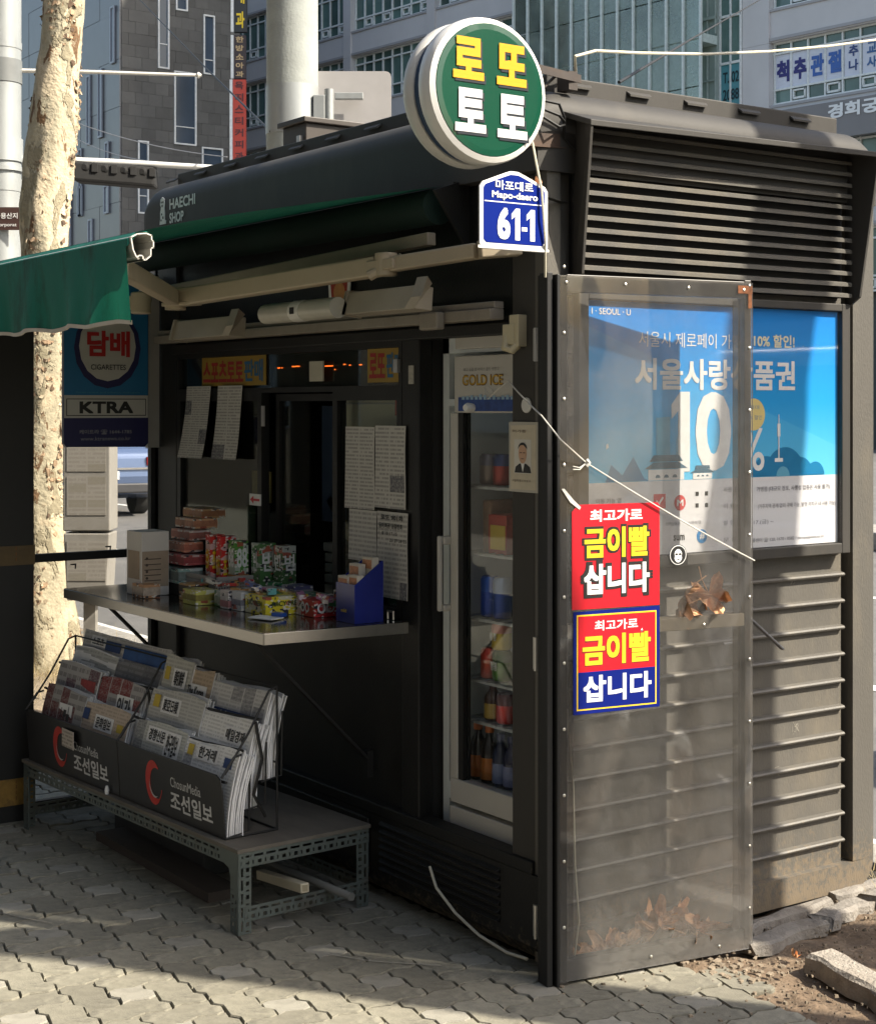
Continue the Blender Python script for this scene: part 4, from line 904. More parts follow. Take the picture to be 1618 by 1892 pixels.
b = MB(); b.prism([(-.0045, 1.08, 1.80), (-.0045, 1.00, 1.80), (-.0045, .99, 1.905), (-.0045, 1.095, 1.905)], (-.0005, 0, 0)); part('red_print', b, mat('poster_red', (.4, .04, .02)), o)
b = MB(); b.disc((-.0052, 1.04, 1.86), (-1, 0, 0), .034, 20); part('circle_print', b, mat('poster_orange', (.55, .26, .08), .5, 0, .15, 30), o)
b = MB(); b.box(-.05, -.0, .13, .17, 1.93, 1.965); solo('hanging_block', b, RAIL, 'small cream block with a hole under the awning arm', 'block', bevel=.004)

# ================================================================== awning
aw = thing('awning', 'dark green retractable awning with scalloped dirty valance and cream folding arms', 'awning', (-.1, 1.35, 2.1))
A0, A1 = .372, 2.33
AX, AZ = -.985, 1.895
n = 26; mcols = 20
b = MB(); vs = []
for j in range(mcols + 1):
    t = j / mcols
    for i in range(n + 1):
        y = A0 + (A1 - A0) * i / n; x = -.07 + (AX - .008 + .07) * t; z = 2.118 + (AZ + .037 - 2.118) * t + .005 * math.sin(math.pi * t ** 2.6) + .004 * math.sin(math.pi * t) + .001 * math.sin(y * 9) * math.sin(math.pi * t)
        vs.append((x, y, z))
fs = [(j * (n + 1) + i, j * (n + 1) + i + 1, (j + 1) * (n + 1) + i + 1, (j + 1) * (n + 1) + i) for j in range(mcols) for i in range(n)]
b.add(vs, fs, 0, True)
def cloth(name, front):
    m = mat(name, (.008, .19, .14) if front else (.005, .11, .08), .75, 0, .12, 5, .25, 400, dirt=(.012, .04, .03) if front else (.004, .06, .045), dirts=5 if front else 2, dirta=.85, stretch=(1, 2.2, .8))  # canopy green set darker for the shade beneath, valance brighter as if backlit
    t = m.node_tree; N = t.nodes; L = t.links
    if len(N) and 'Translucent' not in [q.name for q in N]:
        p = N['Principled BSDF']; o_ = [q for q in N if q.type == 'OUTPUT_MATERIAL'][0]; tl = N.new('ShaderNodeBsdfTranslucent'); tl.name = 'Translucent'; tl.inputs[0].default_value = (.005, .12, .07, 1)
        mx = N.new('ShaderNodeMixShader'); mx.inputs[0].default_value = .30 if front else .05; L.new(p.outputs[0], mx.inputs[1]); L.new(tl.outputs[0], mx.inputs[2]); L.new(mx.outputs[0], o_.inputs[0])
    return m
part('canopy', b, cloth('shaded_canopy_cloth', False), aw, fix=False)
b = MB(); vs = []; nv = 90
for i in range(nv + 1):
    y = A0 + .02 + (A1 - A0) * i / nv
    for k in range(7):
        t = k / 6; fold = .014 * t * (math.sin(y * 17 + 1.3 * math.sin(y * 5)) + .5 * math.sin(y * 41))
        vs.append((AX - .034 + fold * .8, y - .012 * t, AZ + .004 - (.19 + .004 * math.sin(y * 23)) * t))
b.add(vs, [(i * 7 + k, i * 7 + k + 1, (i + 1) * 7 + k + 1, (i + 1) * 7 + k) for i in range(nv) for k in range(6)], 0, True)
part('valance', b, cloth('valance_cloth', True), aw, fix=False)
b = MB(); pts = [vs[i * 7 + 6] for i in range(nv + 1)]
for i in range(nv): b.add([Vector(pts[i]) + Vector(d) for d in ((-.003, 0, .004), (-.003, 0, -.006), (.003, 0, -.006), (.003, 0, .004))] + [Vector(pts[i + 1]) + Vector(d) for d in ((-.003, 0, .004), (-.003, 0, -.006), (.003, 0, -.006), (.003, 0, .004))], [(0, 1, 5, 4), (1, 2, 6, 5), (2, 3, 7, 6), (3, 0, 4, 7)])
part('hem', b, mat('pale_hem', (.5, .46, .4), .8, 0, .1), aw)
b = MB(); b.tube([(-.075, A0 + .02, 2.062), (-.075, A1, 2.062)], .052, 16); part('roller', b, mat('shaded_green_roll', (.002, .018, .013), .8, 0, .2, 6), aw)  # near-black green carries shade and canopy-tinted light in its colour
# front bar: hollow aluminium extrusion, open end seen on the right
prof = [(-.030, .022), (-.012, .032), (.012, .035), (.028, .030), (.028, .018), (.033, .016), (.033, -.002), (.026, -.004), (.026, -.022), (.012, -.034), (.002, -.034), (.002, -.024), (-.008, -.024), (-.008, -.032), (-.016, -.026), (-.024, -.010)]
b = MB(); n = len(prof)
for i in range(n):
    p, q = Vector((AX + prof[i][0], 0, AZ + prof[i][1])), Vector((AX + prof[(i + 1) % n][0], 0, AZ + prof[(i + 1) % n][1]))
    d = (q - p).normalized(); nn = Vector((-d.z, 0, d.x)) * .003
    b.add([p + Vector((0, A0, 0)), q + Vector((0, A0, 0)), q - nn + Vector((0, A0, 0)), p - nn + Vector((0, A0, 0)), p + Vector((0, A1, 0)), q + Vector((0, A1, 0)), q - nn + Vector((0, A1, 0)), p - nn + Vector((0, A1, 0))], [(0, 1, 2, 3), (0, 4, 5, 1), (1, 5, 6, 2), (2, 6, 7, 3), (3, 7, 4, 0)])
part('front_bar', b, mat('bar_aluminium', (.62, .6, .55), .4, .35, .05), aw)
b = MB(); b.prism([(AX - .034, A0 + .01, AZ + .018), (AX - .012, A0 + .01, AZ + .036), (AX + .0, A0 + .01, AZ + .037), (AX - .034, A0 + .01, AZ - .0)], (0, A1 - A0 - .01, 0)); b.prism([(AX - .012, A0 + .004, AZ + .0365), (AX + .012, A0 + .004, AZ + .0395), (AX + .02, A0 + .004, AZ + .0365)], (0, A1 - A0 - .01, 0))
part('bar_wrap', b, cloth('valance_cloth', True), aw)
def arm(b, p, q, w_=.045, h_=.055): b.bar(p, q, w_, h_)
sh, el, hd = Vector((-.10, .12, 1.918)), Vector((-.42, 1.36, 1.842)), Vector((-.93, .62, 1.862))
b = MB(); arm(b, sh.lerp(el, .03), sh.lerp(el, .27), .04, .042); part('arm', b, BEIGE, aw, bevel=.006)
b = MB(); arm(b, sh.lerp(el, .31), sh.lerp(el, .98), .045, .056); part('arm', b, BEIGE, aw, bevel=.006)
b = MB(); p = sh.lerp(el, .29); b.tube([p + Vector((0, 0, .035)), p - Vector((0, 0, .03))], .032, 12); b.bar(sh.lerp(el, .25), sh.lerp(el, .33), .06, .03); b.tube([p + Vector((.03, -.04, .02)), p + Vector((-.04, .03, -.03))], .016, 8); part('elbow_joint', b, BEIGE, aw, bevel=.003)
b = MB(); b.tube([el + Vector((0, 0, .036)), el - Vector((0, 0, .036))], .034, 14); b.bar(el + Vector((-.02, .02, .02)), el + Vector((.03, -.09, .026)), .055, .012); b.bar(el + Vector((-.02, .02, -.02)), el + Vector((.03, -.09, -.018)), .055, .012); part('elbow_joint', b, BEIGE, aw, bevel=.002)
b = MB(); arm(b, el.lerp(hd, .05), hd, .038, .05); part('arm', b, BEIGE, aw, bevel=.005)
b = MB(); b.bar(sh + Vector((.08, -.03, .01)), sh + Vector((-.02, .02, 0)), .06, .05); part('arm_bracket', b, BEIGE, aw, bevel=.004)
b = MB(); arm(b, (-.12, .36, 1.965), (-.20, 1.9, 1.905), .03, .036); part('torsion_bar', b, mat('dim_cream', (.28, .24, .18), .5, 0, .1), aw, bevel=.003)
sh2, el2 = Vector((-.10, 2.28, 1.918)), Vector((-.42, 1.62, 1.842))
b = MB(); arm(b, sh2, el2, .045, .05); b.tube([el2 + Vector((0, 0, .036)), el2 - Vector((0, 0, .036))], .034, 14); arm(b, el2, Vector((-.93, 2.1, 1.865)), .038, .045); part('arm', b, BEIGE, aw, bevel=.005)

# ================================================================== signs on the front corner
rs = thing('round_sign', 'round double sided light box sign, green with yellow and white Korean letters', 'sign', (-.262, -.05, 2.1))
cx, cz = -.262, 2.288
b = MB(); b.lathe((cx, -.10, cz), [(.168, 0), (.180, .006), (.184, .02), (.184, .048), (.178, .056)], (0, 1, 0), 48); part('white_rim', b, WHITE, rs)
b = MB(); b.lathe((cx, -.045, cz), [(.174, 0), (.174, .026)], (0, 1, 0), 48); part('navy_band', b, mat('navy_band', (.02, .05, .11), .5, 0, .2, 8, dirt=(.03, .03, .02), dirta=.8), rs)
b = MB(); b.lathe((cx, -.02, cz), [(.178, 0), (.184, .008), (.184, .03), (.178, .045), (.16, .05)], (0, 1, 0), 48); part('white_rim', b, mat('weathered_white', (.6, .59, .56), .45, 0, .05, 5, dirt=(.2, .17, .12), dirts=5, dirta=.45), rs)
b = MB(); b.lathe((cx, -.1035, cz), [(.150, 0), (.165, .0015), (.1665, .004)], (0, 1, 0), 48); part('green_face', b, mat('sign_green', (.004, .062, .034), .22, 0, .02, 3, coat=.3), rs)
SX, SZ2 = Vector((1, 0, 0)), Z_
SY = mat('sign_yellow', (.72, .36, .02), .3, 0, .02); SWH = mat('sign_white', (.62, .62, .64), .3, 0, .01)
for (s, x, z, w_, h_, m_) in (('로', -.118, .018, .094, .104, SY), ('또', .016, .016, .094, .104, SY), ('토', -.112, -.112, .094, .108, SWH), ('토', .018, -.116, .094, .110, SWH)):
    b = MB(); b.text(s, (cx + x + .007, -.1040, cz + z - .007), SX, SZ2, w_, h_, .06); part('letter_shadow', b, mat('shadow_ink', (.006, .012, .02), .4), rs)
    b = MB(); b.text(s, (cx + x, -.1054, cz + z), SX, SZ2, w_, h_, .06); part('lettering', b, m_, rs)
b = MB()
b.bar((-.10, -.03, 2.385), (.10, .02, 2.385), .02, .005); b.bar((-.10, -.045, 2.378), (.12, .005, 2.378), .004, .022)
b.bar((-.10, -.02, 2.195), (.11, .0, 2.205), .006, .035); b.bar((-.1, -.01, 2.178), (.11, .01, 2.188), .03, .004); b.box(.075, .105, .0, .05, 2.345, 2.395)
b.bar((-.08, -.02, 2.29), (.04, .01, 2.38), .006, .006)
part('bracket', b, mat('rusty_bracket', (.06, .05, .045), .7, .3, .2, 12, dirt=(.14, .07, .035), dirts=8, dirta=.5), rs)
b = MB()
for k in range(3): b.tube([(-.07 + k * .01, -.03, 2.30 - k * .02), (.0, -.05, 2.29 - k * .03), (.03, -.035, 2.26 - k * .01), (.05, -.01, 2.21), (.09, -.012, 2.18)], .004, 6)
part('cable', b, BLK, rs)
# house number plate
hp = thing('address_sign', 'blue pentagon house number plate with white border reading 61-1', 'sign', (-.186, -.1, 1.885))
def pent(w_, z0, z1, z2, r=.012): return [(-w_ / 2, z0 + r), (-w_ / 2 + r, z0), (w_ / 2 - r, z0), (w_ / 2, z0 + r), (w_ / 2, z1 - r), (w_ / 2 - r * .7, z1), (.03, z2 - .006), (.012, z2), (-.012, z2), (-.03, z2 - .006), (-w_ / 2 + r * .7, z1), (-w_ / 2, z1 - r)]
zc = 1.892
b = MB(); b.prism([(-.186 + x, -.100, zc + z) for x, z in pent(.216, 0, .167, .199)], (0, .006, 0)); b.box(-.30, -.074, -.1008, -.099, zc + .001, zc + .008); part('plate', b, WHITEP, hp, bevel=.001)
b = MB(); b.prism([(-.186 + x, -.1005, zc + .016 + z) for x, z in pent(.194, 0, .145, .174, .008)], (0, -.0005, 0)); part('blue_field', b, BLUEP, hp)
b = MB(); b.box(-.281, -.091, -.1016, -.1011, zc + .118, zc + .1205)
b.text('6', (-.241, -.1012, zc + .026), X_, Z_, .040, .08, .05); b.box(-.164, -.146, -.1018, -.1012, zc + .050, zc + .060)
for x0_ in (-.196, -.148): b.prism([(x0_ + x * .028, -.1012, zc + .026 + z * .08) for x, z in ((0, .82), (0, .64), (.42, .76), (.42, 0), (.95, 0), (.95, 1), (.5, 1))], (0, -.0005, 0))
b.text('Mapo-daero', (-.258, -.1012, zc + .124), X_, Z_, .145, .022, .03); b.text('마포대로', (-.247, -.1012, zc + .150), X_, Z_, .12, .024, .025)
part('lettering', b, WHITEP, hp)
b = MB(); b.bar((-.10, -.092, 1.99), (.0, .04, 1.99), .02, .003); b.bar((-.10, -.092, 2.04), (.06, .0, 2.04), .02, .003); part('bracket', b, KD, hp)

# ================================================================== clear plastic door folded against the end wall
PO = Vector((-.029, -.085, 0)); PA = math.atan2(-.098, .604)
dr = thing('clear_door', 'tall dusty clear plastic door in a dark metal frame in front of the blue poster', 'door', PO, PA)
W_, H_ = .612, 1.838
b = MB(); b.box(0, .026, 0, .035, .0, H_); b.box(W_ - .022, W_, .003, .035, .0, H_ + .008); b.box(.026, W_ - .022, .003, .03, H_ - .042, H_ + .004); b.box(.026, W_ - .022, .003, .035, .005, .06)
part('frame', b, mat('door_frame_paint', (.06, .055, .05), .45, .1, .15, 6, dirt=(.2, .14, .09), dirts=4, dirta=.45), dr, local=True, bevel=.002)
b = MB(); b.box(.026, W_ - .022, .004, .045, .895, .93); mr = part('middle_rail', b, mat('dusty_rail', (.36, .3, .215), .75, 0, .2, 9, dirt=(.1, .06, .04), dirts=6, dirta=.5), dr, local=True, bevel=.002)
b = MB(); b.box(0, W_, -.004, 0, .008, H_)
part('clear_sheet', b, glass('dusty_acrylic', (.95, .95, .95), .055, (.5, .48, .45), .04, .09, .8, 1.2, dustz=.34), dr, local=True)
b = MB()
for y0, y1 in ((.01, .012),): b.box(.035, .05, .012, .014, .06, H_ - .05); b.box(W_ - .055, W_ - .03, .012, .014, .06, H_ - .05)
part('edge_tape', b, glass('smoky_edge', (.6, .58, .55), .08, (.3, .27, .24), refl=.4), dr, local=True)
sc = None
for (x, z) in [(.013, .15 + .171 * k) for k in range(11)] + [(W_ - .011, .12 + .171 * k) for k in range(11)] + [(.2, H_ - .018), (.4, H_ - .02), (W_ - .03, H_ - .02), (.02, H_ - .018), (.25, .905), (.45, .908), (.28, .035), (.5, .03)]:
    if sc is None:
        m_ = MB(); m_.lathe((0, -.0042, 0), [(.0046, 0), (.0044, -.0016), (.002, -.0028)], (0, 1, 0), 8); sc = part('screw', m_, CHROME, dr, local=True); o = sc
    else: o = inst(sc, dr)
    o.location = (x, 0, z)
b = MB(); b.box(W_ - .05, W_ - .002, -.0052, -.0045, H_ - .03, H_ - .008); b.box(W_ - .016, W_ - .004, -.0052, -.0045, H_ - .07, H_ - .03); part('rust_patch', b, mat('rust_stain', (.16, .06, .025), .95, 0, .6, 60), dr, local=True)
b = MB(); b.box(-.035, -.018, -.0, .04, .0, 1.845); b.box(-.012, -.003, -.012, .04, .0, 1.84); b.box(-.035, -.003, .04, .05, 0, 1.84); part('hinge_channel', b, BLK, dr, local=True, bevel=.002)
def DL(x, y, z): return PO + Matrix.Rotation(PA, 3, 'Z') @ Vector((x, y, z))
DX, DN = (Matrix.Rotation(PA, 3, 'Z') @ X_), (Matrix.Rotation(PA, 3, 'Z') @ Vector((0, -1, 0)))
# two stickers
STR = mat('sticker_red', (.55, .008, .02), .35, 0, .02)
def sticker(x0, x1, z0, z1, lab, kind):
    b = MB(); cut = .018
    pts = [(x0, z0), (x1, z0), (x1, z1 - (.0 if kind else .008)), (x1 - .006, z1), (x0 + cut, z1), (x0, z1 - cut)] if kind == 0 else [(x0, z0), (x1, z0 + .002), (x1, z1 + .004), (x0, z1)]
    b.prism([DL(x, -.0046, z) for x, z in pts], DN * .0006); o = solo('gold_teeth_sticker', b, STR if kind == 0 else mat('sticker_blue', (.003, .012, .17), .5, 0, .03, spec=.15), lab, 'sticker', 'gold teeth stickers on the clear door')
    def T(s, x, z, w_, h_, m_, bold, off, nm='lettering'):
        q = MB(); q.text(s, DL(x, -.0052, z), DX, Z_, w_, h_, bold, off); part(nm, q, m_, o)
    wd = x1 - x0; hh = z1 - z0
    if kind == 1:
        q = MB()
        def rect(a, c, e, f, off): q.prism([DL(x, -.0052 - off, z) for x, z in ((a, e), (c, e), (c, f), (a, f))], DN * .0003)
        rect(x0 + .010, x1 - .010, z0 + .010, z1 - .008, 0); part('yellow_border', q, YELP, o)
        q = MB(); rect(x0 + .014, x1 - .014, z0 + hh * .41, z1 - .012, .0005); part('red_field', q, STR, o)
        q = MB(); rect(x0 + .014, x1 - .014, z0 + .014, z0 + hh * .41, .0005); part('blue_field', q, MATS['sticker_blue'], o)
        T('최고가로', x0 + wd * .24, z1 - .052, wd * .5, .027, WHITEP, .03, .0012)
        T('금이빨', x0 + wd * .10, z0 + hh * .46, wd * .8, .082, mat('black_red_edge', (.25, .01, .01)), .075, .0011, 'letter_outline')
        T('금이빨', x0 + wd * .10, z0 + hh * .47, wd * .79, .08, YELP, .045, .0017)
        T('삽니다', x0 + wd * .11, z0 + hh * .11, wd * .79, .07, WHITEP, .045, .0012)
    else:
        T('최고가로', x0 + wd * .2, z1 - .046, wd * .6, .032, WHITEP, .045, .0008)
        T('금이빨', x0 + wd * .11, z0 + hh * .46, wd * .79, .094, BLACKP, .10, .0008, 'letter_outline')
        T('삽니다', x0 + wd * .09, z0 + hh * .10, wd * .83, .10, BLACKP, .11, .0010, 'letter_outline')
        T('금이빨', x0 + wd * .135, z0 + hh * .485, wd * .74, .08, YELP, .045, .0018)
        T('삽니다', x0 + wd * .13, z0 + hh * .135, wd * .75, .08, WHITEP, .05, .0018)
    return o
sticker(.036, .306, .970, 1.243, 'red sticker with yellow and white outlined letters, upper one on the clear door', 0)
sticker(.040, .306, .697, .964, 'blue bordered red sticker with yellow letters, lower one on the clear door', 1)
b = MB(); b.lathe(DL(.365, -.0046, 1.10), [(.028, 0), (.028, .0008)], DN, 24); o = solo('face_sticker', b, BLACKP, 'small round black sticker with a white face wearing headphones on the clear door', 'sticker')
def ell(b, cx_, cz_, rx, rz_, off, n_=18): return b.add([DL(cx_ + rx * math.cos(a * 2 * math.pi / n_), -.0046 - off, cz_ + rz_ * math.sin(a * 2 * math.pi / n_)) for a in range(n_)], [tuple(range(n_))])
b = MB(); ell(b, .365, 1.10, .0265, .0265, .0011); part('white_ring', b, WHITEP, o)
b = MB(); ell(b, .365, 1.10, .0245, .0245, .0014); part('black_field', b, BLACKP, o)
b = MB(); ell(b, .365, 1.098, .013, .018, .0017); part('face', b, WHITEP, o)
b = MB(); ell(b, .3595, 1.102, .0045, .003, .002); ell(b, .3705, 1.102, .0045, .003, .002); ell(b, .365, 1.088, .004, .0015, .002); ell(b, .350, 1.098, .004, .008, .002); ell(b, .380, 1.098, .004, .008, .002); part('face_detail', b, BLACKP, o)
b = MB(); b.prism([DL(x, -.0048, z) for x, z in ((.004, 1.285), (.03, 1.25), (.058, 1.23), (.062, 1.237), (.04, 1.256), (.012, 1.286))], DN * .002); solo('clear_tape', b, mat('shiny_tape', (.6, .58, .54), .12, 0, .1, 30, coat=1), 'strip of shiny clear tape at the top left corner of the red sticker', 'tape')
b = MB(); b.prism([DL(x, .012, z) for x, z in ((.15, 1.3855), (.158, 1.39), (.155, 1.401), (.150, 1.397))], DN * .001); solo('paint_fleck', b, WHITEP, 'white paint fleck on the plastic over the blue poster', 'fleck')
b = MB(); b.bar((.69, -.06, .895), (.83, -.06, .792), .006, .016, (0, 1, 0)); b.bar((.62, -.03, .822), (.70, -.03, .823), .005, .006); solo('door_stay', b, mat('stay_grey', (.25, .25, .26), .4, .3), 'grey metal stay sticking out right of the clear door', 'stay', bevel=.002)

# dry plane leaves
def leaf_mesh(size, seed, curl=.35):
    rnd = random.Random(seed); pts = []; lobes = 5
    for i in range(41):
        a = rad(-150 + 300 * i / 40); k = (a / rad(300) + .5) * lobes
        r = .48 + .52 * abs(math.cos(math.pi * (k - .5))) ** 1.3 * (1 - .25 * abs(a) / rad(150)) + .05 * math.sin(i * 2.6) + rnd.uniform(-.02, .02)
        pts.append((a, r))
    vs = [(0, 0, 0)]; fs = []
    for q in (.5, 1):
        for a, r in pts:
            x, y = math.sin(a) * r * size * q, math.cos(a) * r * size * q
            z = size * curl * (.85 * (r * q) ** 2 * (.45 + .55 * math.sin(a * 1.5 + seed)) + .2 * math.cos(a * 5) * q)
            z += rnd.uniform(-.05, .05) * size * q; Rr = size * (.42 + .1 * math.sin(seed)); t_ = x / Rr
            x, z = Rr * math.sin(t_) * (1 - z / Rr * .3), z + Rr * (1 - math.cos(t_)); y2 = y / (size * .9)
            vs.append((x, size * .9 * math.sin(y2) , z + size * .35 * (1 - math.cos(y2 * 1.3))))
    n_ = len(pts)
    for i in range(n_ - 1): fs += [(0, 1 + i, 2 + i), (1 + i, 1 + n_ + i, 2 + n_ + i, 2 + i)]
    b = MB(); b.add(vs, fs, 0, False)
    b.tube([(0, 0, 0), (.05 * size, -.5 * size, .08 * size), (0, -.9 * size, .2 * size)], .012 * size + .0008, 4)
    return b
LV = [leaf_mesh(.085, 1, .5), leaf_mesh(.07, 5, .8), leaf_mesh(.06, 9, .6)]
lm = {}
def leaf(k, p, rot, lab, grp='dry leaves caught behind the clear door', s=1):
    if k not in lm: o = part('dry_leaf', LV[k], LEAF, None, local=True, fix=False); lm[k] = o
    else: o = lm[k].copy(); COL.objects.link(o)
    o.location = p; o.rotation_euler = rot; o.scale = (s, s, s); o['label'] = lab; o['category'] = 'leaf'; o['group'] = grp; WM[o.name] = Matrix.Identity(4)
leaf(0, DL(.42, .04, .985), (rad(60), rad(200), rad(20)), 'large curled brown leaf on the middle rail, left of the pair')
leaf(0, DL(.50, .045, .985), (rad(105), rad(160), rad(-30)), 'curled brown leaf on the middle rail near the right stile')
leaf(2, DL(.40, .025, .955), (rad(40), rad(160), rad(60)), 'small crumpled leaf lying low on the middle rail')
rl = random.Random(4)
for i in range(17):
    x = .10 + .46 * (i + rl.random() * .6) / 17; z = .03 + .085 * math.exp(-((x - .36) / .12) ** 2) * rl.uniform(.5, 1.25)
    leaf(rl.randrange(3), DL(x, rl.uniform(.04, .075), z), (rl.uniform(.4, 2.6), rl.uniform(-.9, .9), rl.uniform(0, 6.28)), 'crumpled dry leaf, number %s from the left in the heap on the bottom rail' % ['one', 'two', 'three', 'four', 'five', 'six', 'seven', 'eight', 'nine', 'ten', 'eleven', 'twelve', 'thirteen', 'fourteen', 'fifteen', 'sixteen', 'seventeen'][i], s=rl.uniform(.55, .9))
leaf(2, Vector((-.10, -.085, 2.055)), (rad(70), 0, rad(-50)), 'curled rusty leaf stuck behind the house number plate', 'leaf on the number plate', .5)
for i, (x, y) in enumerate(((.62, -.3), (.95, -.35), (1.2, -.28))): leaf(2, Vector((x, y, .006)), (rad(10), rad(8), i * 2.1), ['small dry leaf on the soil near the door foot', 'small dry leaf in the middle of the soil strip', 'small dry leaf at the right of the soil strip'][i], 'dry leaves on the soil', .35)

# rope and cables
def sag(p, q, s, n_=10): return [p.lerp(q, i / n_) - Z_ * s * 4 * (i / n_) * (1 - i / n_) for i in range(n_ + 1)]
k0, k1, k2 = Vector((-.02, .142, 1.568)), DL(.075, -.012, 1.352), DL(.612, -.012, 1.075)
b = MB(); b.tube(sag(k0, at(1000, 768, 4.10), .003) + [at(1035, 812, 4.07)] + [k1] + sag(k1, k2, .006, 12)[1:], .0021, 6)
for k in range(6): b.tube([k0, k0 + Vector((-.01, .03 + .01 * k, -.02 - .006 * k)), k0 + Vector((0, .07 + .008 * k, -.03 + .008 * (k % 3)))], .0011, 4)
b.tube([k1 + Vector((.0, 0, .008)), k1 + Vector((.006, -.004, 0)), k1 - Vector((0, 0, .008))], .006, 6)
for k in range(2): b.tube([k1, k1 + Vector((-.022, -.0, -.012 - .005 * k)), k1 + Vector((-.045, .0, -.008 - .008 * k))], .0013, 5)
solo('twine', b, ROPE, 'white twisted twine tied across the clear door to the corner post', 'string')
b = MB(); b.tube([at(983, 262, 4.06), at(990, 300, 4.055), at(1000, 350, 4.05), at(1004, 400, 4.05), at(1007, 450, 4.06), at(1007, 512, 4.1)], .0032, 7); solo('sign_cable', b, CABLE, 'cream cable hanging from the round sign past the number plate', 'cable')
b = MB(); b.tube([DL(.035, .02, .71), DL(.055, .02, .5), DL(.06, .02, .3), DL(.075, .025, .15), DL(.065, .03, .06)], .0026, 6); solo('hanging_cable', b, CABLE, 'thin cream cable hanging inside the clear door at its left', 'cable')
b = MB(); b.tube([(-.03, .50, .17), (-.035, .46, .12), (-.04, .36, .075), (-.045, .24, .045), (-.04, .12, .03), (-.035, .04, .035)], .0042, 7); solo('floor_cable', b, CABLE, 'cream cable curving down the kiosk base towards the corner', 'cable')
b = MB(); b.tube([at(1063, 135, 4.28), at(1062, 104, 4.25), at(1100, 94, 4.3), at(1180, 98, 4.5), at(1300, 100, 4.8), at(1420, 95, 5.3), at(1530, 85, 5.8), at(1660, 68, 6.4)], .0045, 7); solo('overhead_cable', b, CABLE, 'thick cream cable running from the roof corner to the upper right', 'cable')
b = MB(); b.tube([at(1143, 152, 4.6), at(1280, 70, 8), at(1420, -10, 14)], .005, 5); solo('black_wire', b, BLK, 'black wire rising to the right in front of the glass tower', 'wire')
b = MB(); b.tube([at(240, -20, 30), at(380, 125, 18), at(500, 243, 9.5)], .008, 5); solo('black_wire', b, BLK, 'black wire slanting down across the dark stone building', 'wire')
for k, (p, q) in enumerate((((130, 222), (420, 290)), ((130, 250), (300, 300)))):
    b = MB(); b.tube(sag(at(p[0], p[1], 30), at(q[0], q[1], 26), .1), .009, 5); solo('grey_wire', b, mat('grey_wire', (.3, .3, .3)), ['upper thin grey wire over the signal arm', 'lower thin grey wire over the signal arm'][k], 'wire')
# photo card on the corner post, disc
b = MB(); b.box(-.006, -.0008, .026, .156, 1.268, 1.457); o = solo('photo_card', b, mat('card_sleeve', (.5, .47, .4), .3, 0, .05), 'plastic covered permit card with portrait of a man in a suit on the corner post', 'card')
def cardp(pts, name, m_, off):
    q = MB(); q.prism([(-.006 - off, y, z) for y, z in pts], (-.0003, 0, 0)); part(name, q, m_, o)
def ce(cy_, cz_, ry, rz_, a0=0, a1=360): return [(cy_ - ry * math.cos(rad(a0 + (a1 - a0) * i / 16)), cz_ + rz_ * math.sin(rad(a0 + (a1 - a0) * i / 16))) for i in range(17)]
cardp([(.148, 1.275), (.148, 1.447), (.038, 1.45), (.038, 1.275)], 'yellowed_card', mat('yellowed', (.62, .55, .42), .6, 0, .08, 25), .0003)
cardp([(.132, 1.318), (.132, 1.41), (.058, 1.41), (.058, 1.318)], 'photo_ground', mat('photo_ground', (.7, .67, .6)), .0008)
cardp([(.13, 1.32), (.125, 1.336), (.108, 1.345), (.08, 1.345), (.063, 1.336), (.058, 1.32)], 'suit', BLACKP, .0012)
cardp([(.102, 1.346), (.094, 1.322), (.086, 1.346)], 'shirt', WHITEP, .0016)
cardp(ce(.094, 1.372, .0175, .027), 'face', mat('skin_print', (.58, .36, .24), .6, 0, .08, 60), .002)
cardp([(.094 - .0195 * math.cos(rad(a)), 1.384 + .0175 * math.sin(rad(a))) for a in range(0, 181, 15)] + [(.111, 1.388), (.103, 1.394), (.090, 1.395), (.078, 1.387)], 'hair', BLACKP, .0024)
q = MB(); [q.box(-.0088, -.0084, y - .004, y + .004, 1.373, 1.3755) for y in (.087, .101)]; q.box(-.0088, -.0084, .088, .100, 1.357, 1.359); part('face_detail', q, mat('brown_ink', (.1, .05, .03)), o)
q = MB(); q.text('허가증', (-.0066, .14, 1.428), FR, Z_, .06, .008, 0); q.text('서울특별시 마포구', (-.0066, .14, 1.295), FR, Z_, .08, .007, 0); part('lettering', q, mat('brown_ink', (.1, .05, .03)), o)
b = MB(); b.lathe((-.001, .085, 1.502), [(.021, 0), (.021, .002), (.018, .004)], (-1, 0, 0), 20); solo('wall_disc', b, WHITE, 'round white disc stuck on the corner post above the photo card', 'disc')
b = MB(); b.lathe((-.02, .305, 1.495), [(.012, 0), (.014, .02), (.009, .03)], (-1, -.2, 0), 12); solo('suction_hook', b, WHITE, 'small white suction hook on the fridge label', 'hook')

